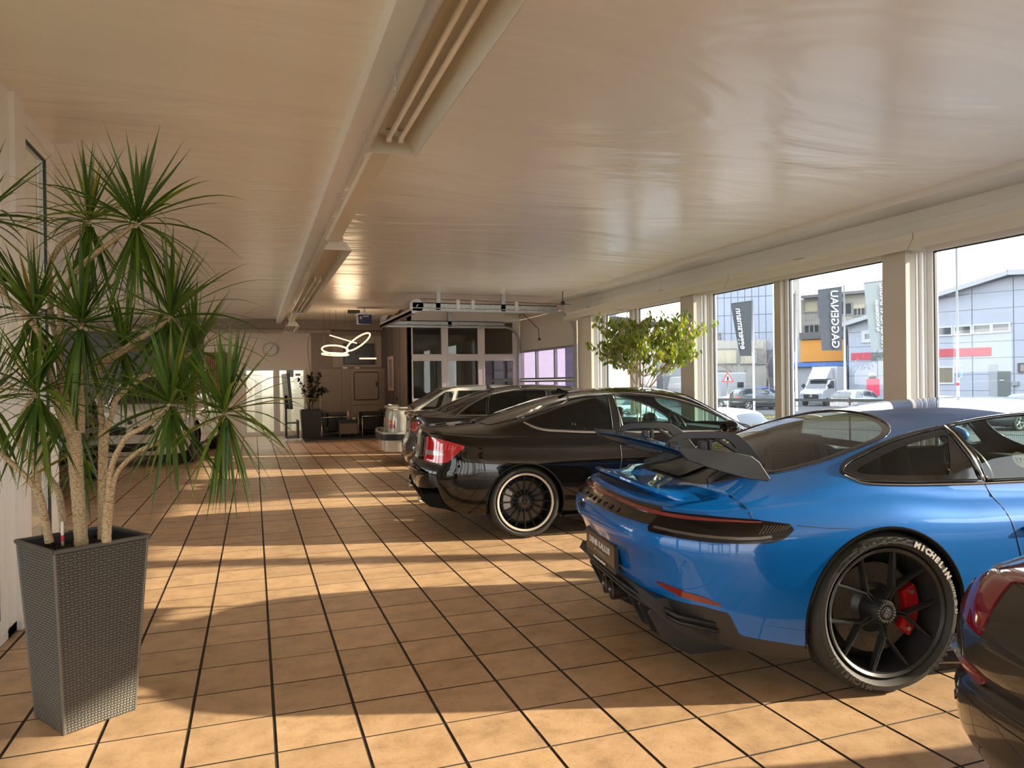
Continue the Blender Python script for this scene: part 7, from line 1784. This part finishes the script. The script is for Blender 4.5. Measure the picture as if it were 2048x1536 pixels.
# --- fence of wire panels with rails and posts
A_=Vector((13.4,30.8,GZ)); B_=Vector((23.5,12.7,GZ)); dF=(B_-A_); Lf=dF.length; dF.normalize()
fe=empty('wire_fence',tuple(A_),math.atan2(dF.y,dF.x),'dark green wire mesh fence between the showroom and the street','fence')
FM=mat('fence_green',(.022,.028,.026),.5); nb=int(Lf/2.5)
for i in range(nb+1): MB().box(i*2.5-.03,i*2.5+.03,-.03,.03,0,1.66).build('post',FM,fe)
for i in range(nb):
    m=MB(); x0=i*2.5+.03
    for k in range(49): m.bar((x0+k*.05,0,.05),(x0+k*.05,0,1.58),.006,.006,up=(0,1,0))
    m.build('wire_mesh',FM,fe,kind='stuff'); m=MB()
    for z in(.08,.55,1.0,1.35): m.box(x0,x0+2.44,-.012,.012,z-.008,z+.008)
    m.box(x0,x0+2.44,-.03,.03,1.52,1.62); m.build('rail',FM,fe)
MB().box(-.02,.0,-.2,.2,.55,.8).build('notice_board',mat('sign_white',(0.374,0.387,0.405),.5),fe).location=(6.9,-.06,0)
# grass strip
g0,g1=mono(1380,47),mono(1800,40); dg=(g1-g0).normalized(); m=MB(); rn=random.Random(9); nn=Vector((-dg.y,dg.x,0))
gs=MB(); a=g0-dg*30; b=g1+dg*30; gs.add([a-nn*2.2,b-nn*2.2,b+nn*2.2,a+nn*2.2],[(0,1,2,3)]); gs.v=[(x,y,GZ+.03) for x,y,z in gs.v]; gs.build('grass_verge',mat('grass_dull',(0.106,0.106,0.034),.95,var=.4,vscale=2,bump=1,bscale=30),kind='structure')
for i in range(3500):
    p=g0+dg*rn.uniform(0,(g1-g0).length)+nn*rn.uniform(-2.1,2.1); h=rn.uniform(.05,.14); s=.02; m.add([(p.x-s,p.y,GZ+.03),(p.x+s,p.y,GZ+.03),(p.x+rn.uniform(-.05,.05),p.y+rn.uniform(-.05,.05),GZ+h)],[(0,1,2)])
m.build('grass',mat('grass_blade',(0.125,0.118,0.037),.9),None,kind='stuff',label='dull green grass strip beyond the wire fence',cat='grass')
# --- bare shrubs by the panelled building
def bare_tree(px,D,h,label,seed):
    r=random.Random(seed); b=mono(px,D); t=empty('bare_tree',tuple(b),label=label,cat='tree'); m=MB()
    def br(p,d,L,rad,lev):
        q=p+d*L; m.tube([p,p.lerp(q,.5)+Vector((r.uniform(-.05,.05),r.uniform(-.05,.05),0)),q],[rad,rad*.8,rad*.6],4,cap=False)
        if lev<5:
            for _ in range(3 if lev<3 else 2): br(q,(d+Vector((r.uniform(-.6,.6),r.uniform(-.6,.6),r.uniform(-.1,.4)))).normalized(),L*r.uniform(.6,.8),rad*.55,lev+1)
    br(Vector((0,0,0)),Vector((0,0,1)),h*.28,.10,0); m.build('branches',mat('bare_twigs',(.20,.17,.15),.9),t,kind='stuff')
bare_tree(1538,57,7,'bare winter tree in front of the panelled block',3); bare_tree(1290,62,6,'bare winter shrub behind the fig tree',5); bare_tree(1486,73,6,'bare shrub beside the triangular sign',6)
# --- vehicles outside
OSP=dict(L=4.3,plan=[(0,0),(.03,.4),(.12,.72),(.3,.84),(.8,.89),(2.2,.89),(3.4,.89),(3.9,.83),(4.2,.6),(4.3,0)],
 zs=[(0,.93),(1.5,.92),(3.0,.90),(3.8,.82),(4.3,.68)],zl=[(0,.28),(.6,.22),(3.6,.22),(4.3,.24)],pS=[(0,.05),(.3,0),(.7,.01),(1,.07)],pR=[(0,.08),(.3,0),(.6,.03),(1,.08)],pF=[(0,.08),(.3,0),(1,.12)],
 zd=[(0,.95),(3.0,.95),(3.8,.86),(4.3,.72)],crown=3,fillets=[(0,.02),(4.3,.03)],
 gh=dict(zc=[(-.1,.85),(.15,1.15),(.45,1.38),(1.0,1.46),(1.8,1.48),(2.3,1.42),(2.8,1.16),(3.2,.92),(4.3,.3)],yb=[(0,.70),(.6,.78),(2.4,.79),(3.1,.72),(4.3,.5)],zb=[(0,.94),(4.3,.9)],slopes=[(0,2.3),(4.3,2.3)],cr=.10,bow=.2,bowr=.08,xmid=1.5,csharp=.04))
odl=[[(.40,.99),(1.25,.98),(1.25,1.34),(.75,1.34)],[(1.33,.98),(2.15,.97),(2.15,1.32),(1.33,1.36)],[(2.2,.97),(2.85,.96),(2.45,1.24),(2.2,1.31)]]
OG=mat('far_car_glass',(.03,.035,.04),.08,spec=1.)
def out_car(px,D,ang,paint,label,scale=(1,1,1),lights=True,group=None,name='parked_car',sp=OSP,dl=odl):
    b=mono(px,D); L=sp['L']
    O=(b.x-math.cos(ang)*L/2*scale[0],b.y+math.sin(ang)*L/2*scale[0])
    t,C=std_car(name,O,ang,label,sp,paint,dict(dlo=dl,axles=[(.8,.32,.36),(3.4,.32,.36)],glass=OG,rearw=[(.0,-.62),(.38,-.56),(.38,.56),(.0,.62)],frontw=[(3.0,-.66),(2.42,-.58),(2.42,.58),(3.0,.66)],zmin=.97,
      wheel=dict(y=.76,R=.32,Wd=.2,rr=.22,style='split',mat=ALU)),res=(70,9,14),z=GZ,cat='car',low=True)
    t.scale=scale
    if lights:
        for sg in(-1,1):
            q,_=split(C.full,polysdf([(-.1,.72),(-.1,.90),(.30,.88),(.16,.74)],(0,2),(1,sg,.42))); 
            if q.F: smesh('tail_light',thick(q,.01,.02),mat('far_tail_red',(.35,.02,.02),.2),t)
            q,_=split(C.full,polysdf([(4.5,.58),(4.5,.74),(3.85,.78),(4.05,.62)],(0,2),(1,sg,.42))); 
            if q.F: smesh('headlight',thick(q,.01,.02),mat('headlight_clear',(.35,.38,.40),.1,.5,coat=1.),t)
    return t
def pt_(n,c,met=.0): return mat(n,c,.35,met,coat=.8)
out_car(1520,55,math.radians(8),pt_('far_black',(.012,.013,.014)),'black suv parked at the street behind the thin window post',(1.08,1.05,1.12))
out_car(1480,58.5,math.radians(250),pt_('far_white',(.45,.46,.47)),'white car just left of the black suv across the street',(1,1,1))
out_car(1422,22,math.radians(265),pt_('far_cream',(.40,.40,.385)),'small white car close to the fence behind the black coupe',(.9,.85,1.04))
out_car(1530,63.5,math.radians(0),pt_('far_blue',(.02,.06,.30)),'blue car behind the black suv across the street',(1,1,1.1))
out_car(1722,46,math.radians(-12),pt_('far_silver',(.20,.20,.20),.5),'silver grey suv seen from behind below the large grey flag',(1.05,1.05,1.08))
out_car(1880,33,math.radians(150),pt_('far_grey',(.10,.11,.12),.5),'grey car parked behind the lamp post, only its roof in view',(1,1,1))
out_car(2050,32,math.radians(185),pt_('far_anthracite',(.035,.04,.05),.4),'dark car at the right edge in front of the hall door',(1.05,1.03,1.08))
out_car(1305,26,math.radians(60),pt_('far_pale',(.40,.42,.43)),'pale car outside seen through the black coupe',(1,1,1))
# caravan
cvb=mono(1396,61); cv=empty('caravan',tuple(cvb),-YAW+.15,'white caravan parked behind the fence under the street sign','caravan')
CVM=mat('caravan_white',(0.274,0.281,0.287),.4); m=MB(); m.prism([(-1.4,.45),(-1.5,1.6),(-1.25,2.55),(1.15,2.65),(1.35,2.4),(1.55,1.2),(1.5,.45)],-1.1,3.2,'y'); m.build('body',CVM,cv,bevel=.08)
MB().box(-1.2,1.05,-1.14,-1.09,1.35,2.05).build('front_window',OG,cv,bevel=.03); MB().box(-1.45,1.5,-1.13,-1.10,2.15,2.55).build('blue_band',mat('caravan_blue',(.25,.33,.38),.4),cv)
for s_ in(-1.2,1.2): m=MB(); m.lathe([(-.1,.001),(-.1,.32),(.1,.32),(.1,.001)],20,'x',(s_,.9,.32)); m.build('wheel',RUBBER,cv)
cv2=empty('delivery_van',tuple(mono(1446,68)),-YAW+.1,'white box van behind the triangular sign','van'); MB().box(-1.1,2.2,-.2,1.9,.6,2.9).build('body',CVM,cv2,bevel=.1); MB().box(1.3,1.9,-.23,-.2,1.5,2.0).build('side_window',OG,cv2)
for s_ in(-.6,1.6): m=MB(); m.lathe([(-.1,.001),(-.1,.35),(.1,.35),(.1,.001)],20,'y',(s_,-.1,.35)); m.build('wheel',RUBBER,cv2)
# box truck: local x = width to the right, y = away
tb_=mono(1622,60); tk=empty('box_truck',tuple(tb_),-YAW-.85,'white box truck facing the showroom in front of the orange sign','truck')
TWh=mat('truck_white',(0.312,0.325,0.350),.35,coat=.5)
m=MB(); m.prism([(0,.55),(-.05,1.0),(.15,1.28),(.75,1.42),(1.35,2.15),(2.3,2.2),(2.3,.55)],-.98,.98,'x'); fixn(m.build('cab',TWh,tk,bevel=.06))
m=MB(); 
yy=[(.78,1.47),(1.30,2.08)]
m.add([(-.85,yy[0][0]-.03,yy[0][1]),(.85,yy[0][0]-.03,yy[0][1]),(.78,yy[1][0]-.03,yy[1][1]),(-.78,yy[1][0]-.03,yy[1][1])],[(0,1,2,3)]); m.build('windshield',OG,tk)
for s_ in(-1,1):
    m=MB(); m.prism([(1.0,1.45),(1.45,2.05),(2.0,2.05),(2.0,1.42)],s_*.985,s_*1.0,'x'); m.build('door_window',OG,tk); MB().box(s_*.55,s_*.90,-.08,.1,.85,1.08).build('headlight',mat('headlight_clear',(.35,.38,.40),.1,.5,coat=1.),tk,bevel=.03)
    m=MB(); m.bar((s_*1.0,.95,1.55),(s_*1.22,.9,1.75),.08,.3); m.build('door_mirror',BLACK,tk)
    for y_ in(.75,4.5): m=MB(); m.lathe([(-.11,.001),(-.11,.22),(-.12,.34),(.12,.34),(.12,.001)],22,'x',(s_*.88,y_,.34)); m.build('wheel',RUBBER,tk)
MB().box(-.62,.62,-.09,0,.62,.98).build('grille',BLACK,tk,bevel=.03); m=MB(); m.tube([(.13*math.cos(k*PI/10),-.11,.83+.13*math.sin(k*PI/10)) for k in range(20)],.016,5,closed=True)
for k in range(3): a=PI/2+2*PI*k/3; m.tube([(0,-.11,.83),(.13*math.cos(a),-.11,.83+.13*math.sin(a))],.014,4)
m.build('star_emblem',CHROME,tk); MB().box(-.98,.98,-.07,.2,.38,.60).build('bumper',mat('truck_bumper',(.05,.05,.055),.5),tk,bevel=.03)
m=MB(); m.prism([(.95,2.2),(1.9,3.15),(2.3,3.15),(2.3,2.2)],-.8,.8,'x'); fixn(m.build('roof_spoiler',TWh,tk,bevel=.05))
MB().box(-1.08,1.08,2.35,6.2,.95,3.25).build('cargo_box',TWh,tk,bevel=.03)
# red bin with plant beside the hall
bn=empty('red_bin',tuple(mono(1746,56)),label='red bin with a dark shrub on top by the pale blue hall',cat='bin'); MB().box(-.35,.35,-.3,.3,.9,2.2).build('bin_body',mat('bin_red',(.50,.04,.08),.5),bn,bevel=.03); MB().box(-.3,.3,-.25,.25,0,.9).build('bin_stand',mat('post_grey',(.28,.3,.32),.5),bn); MB().sphere((-.05,0,2.3),.28,10,6,(1,1,.6)).build('shrub',mat('dark_leaf',(.018,.035,.012),.4),bn)
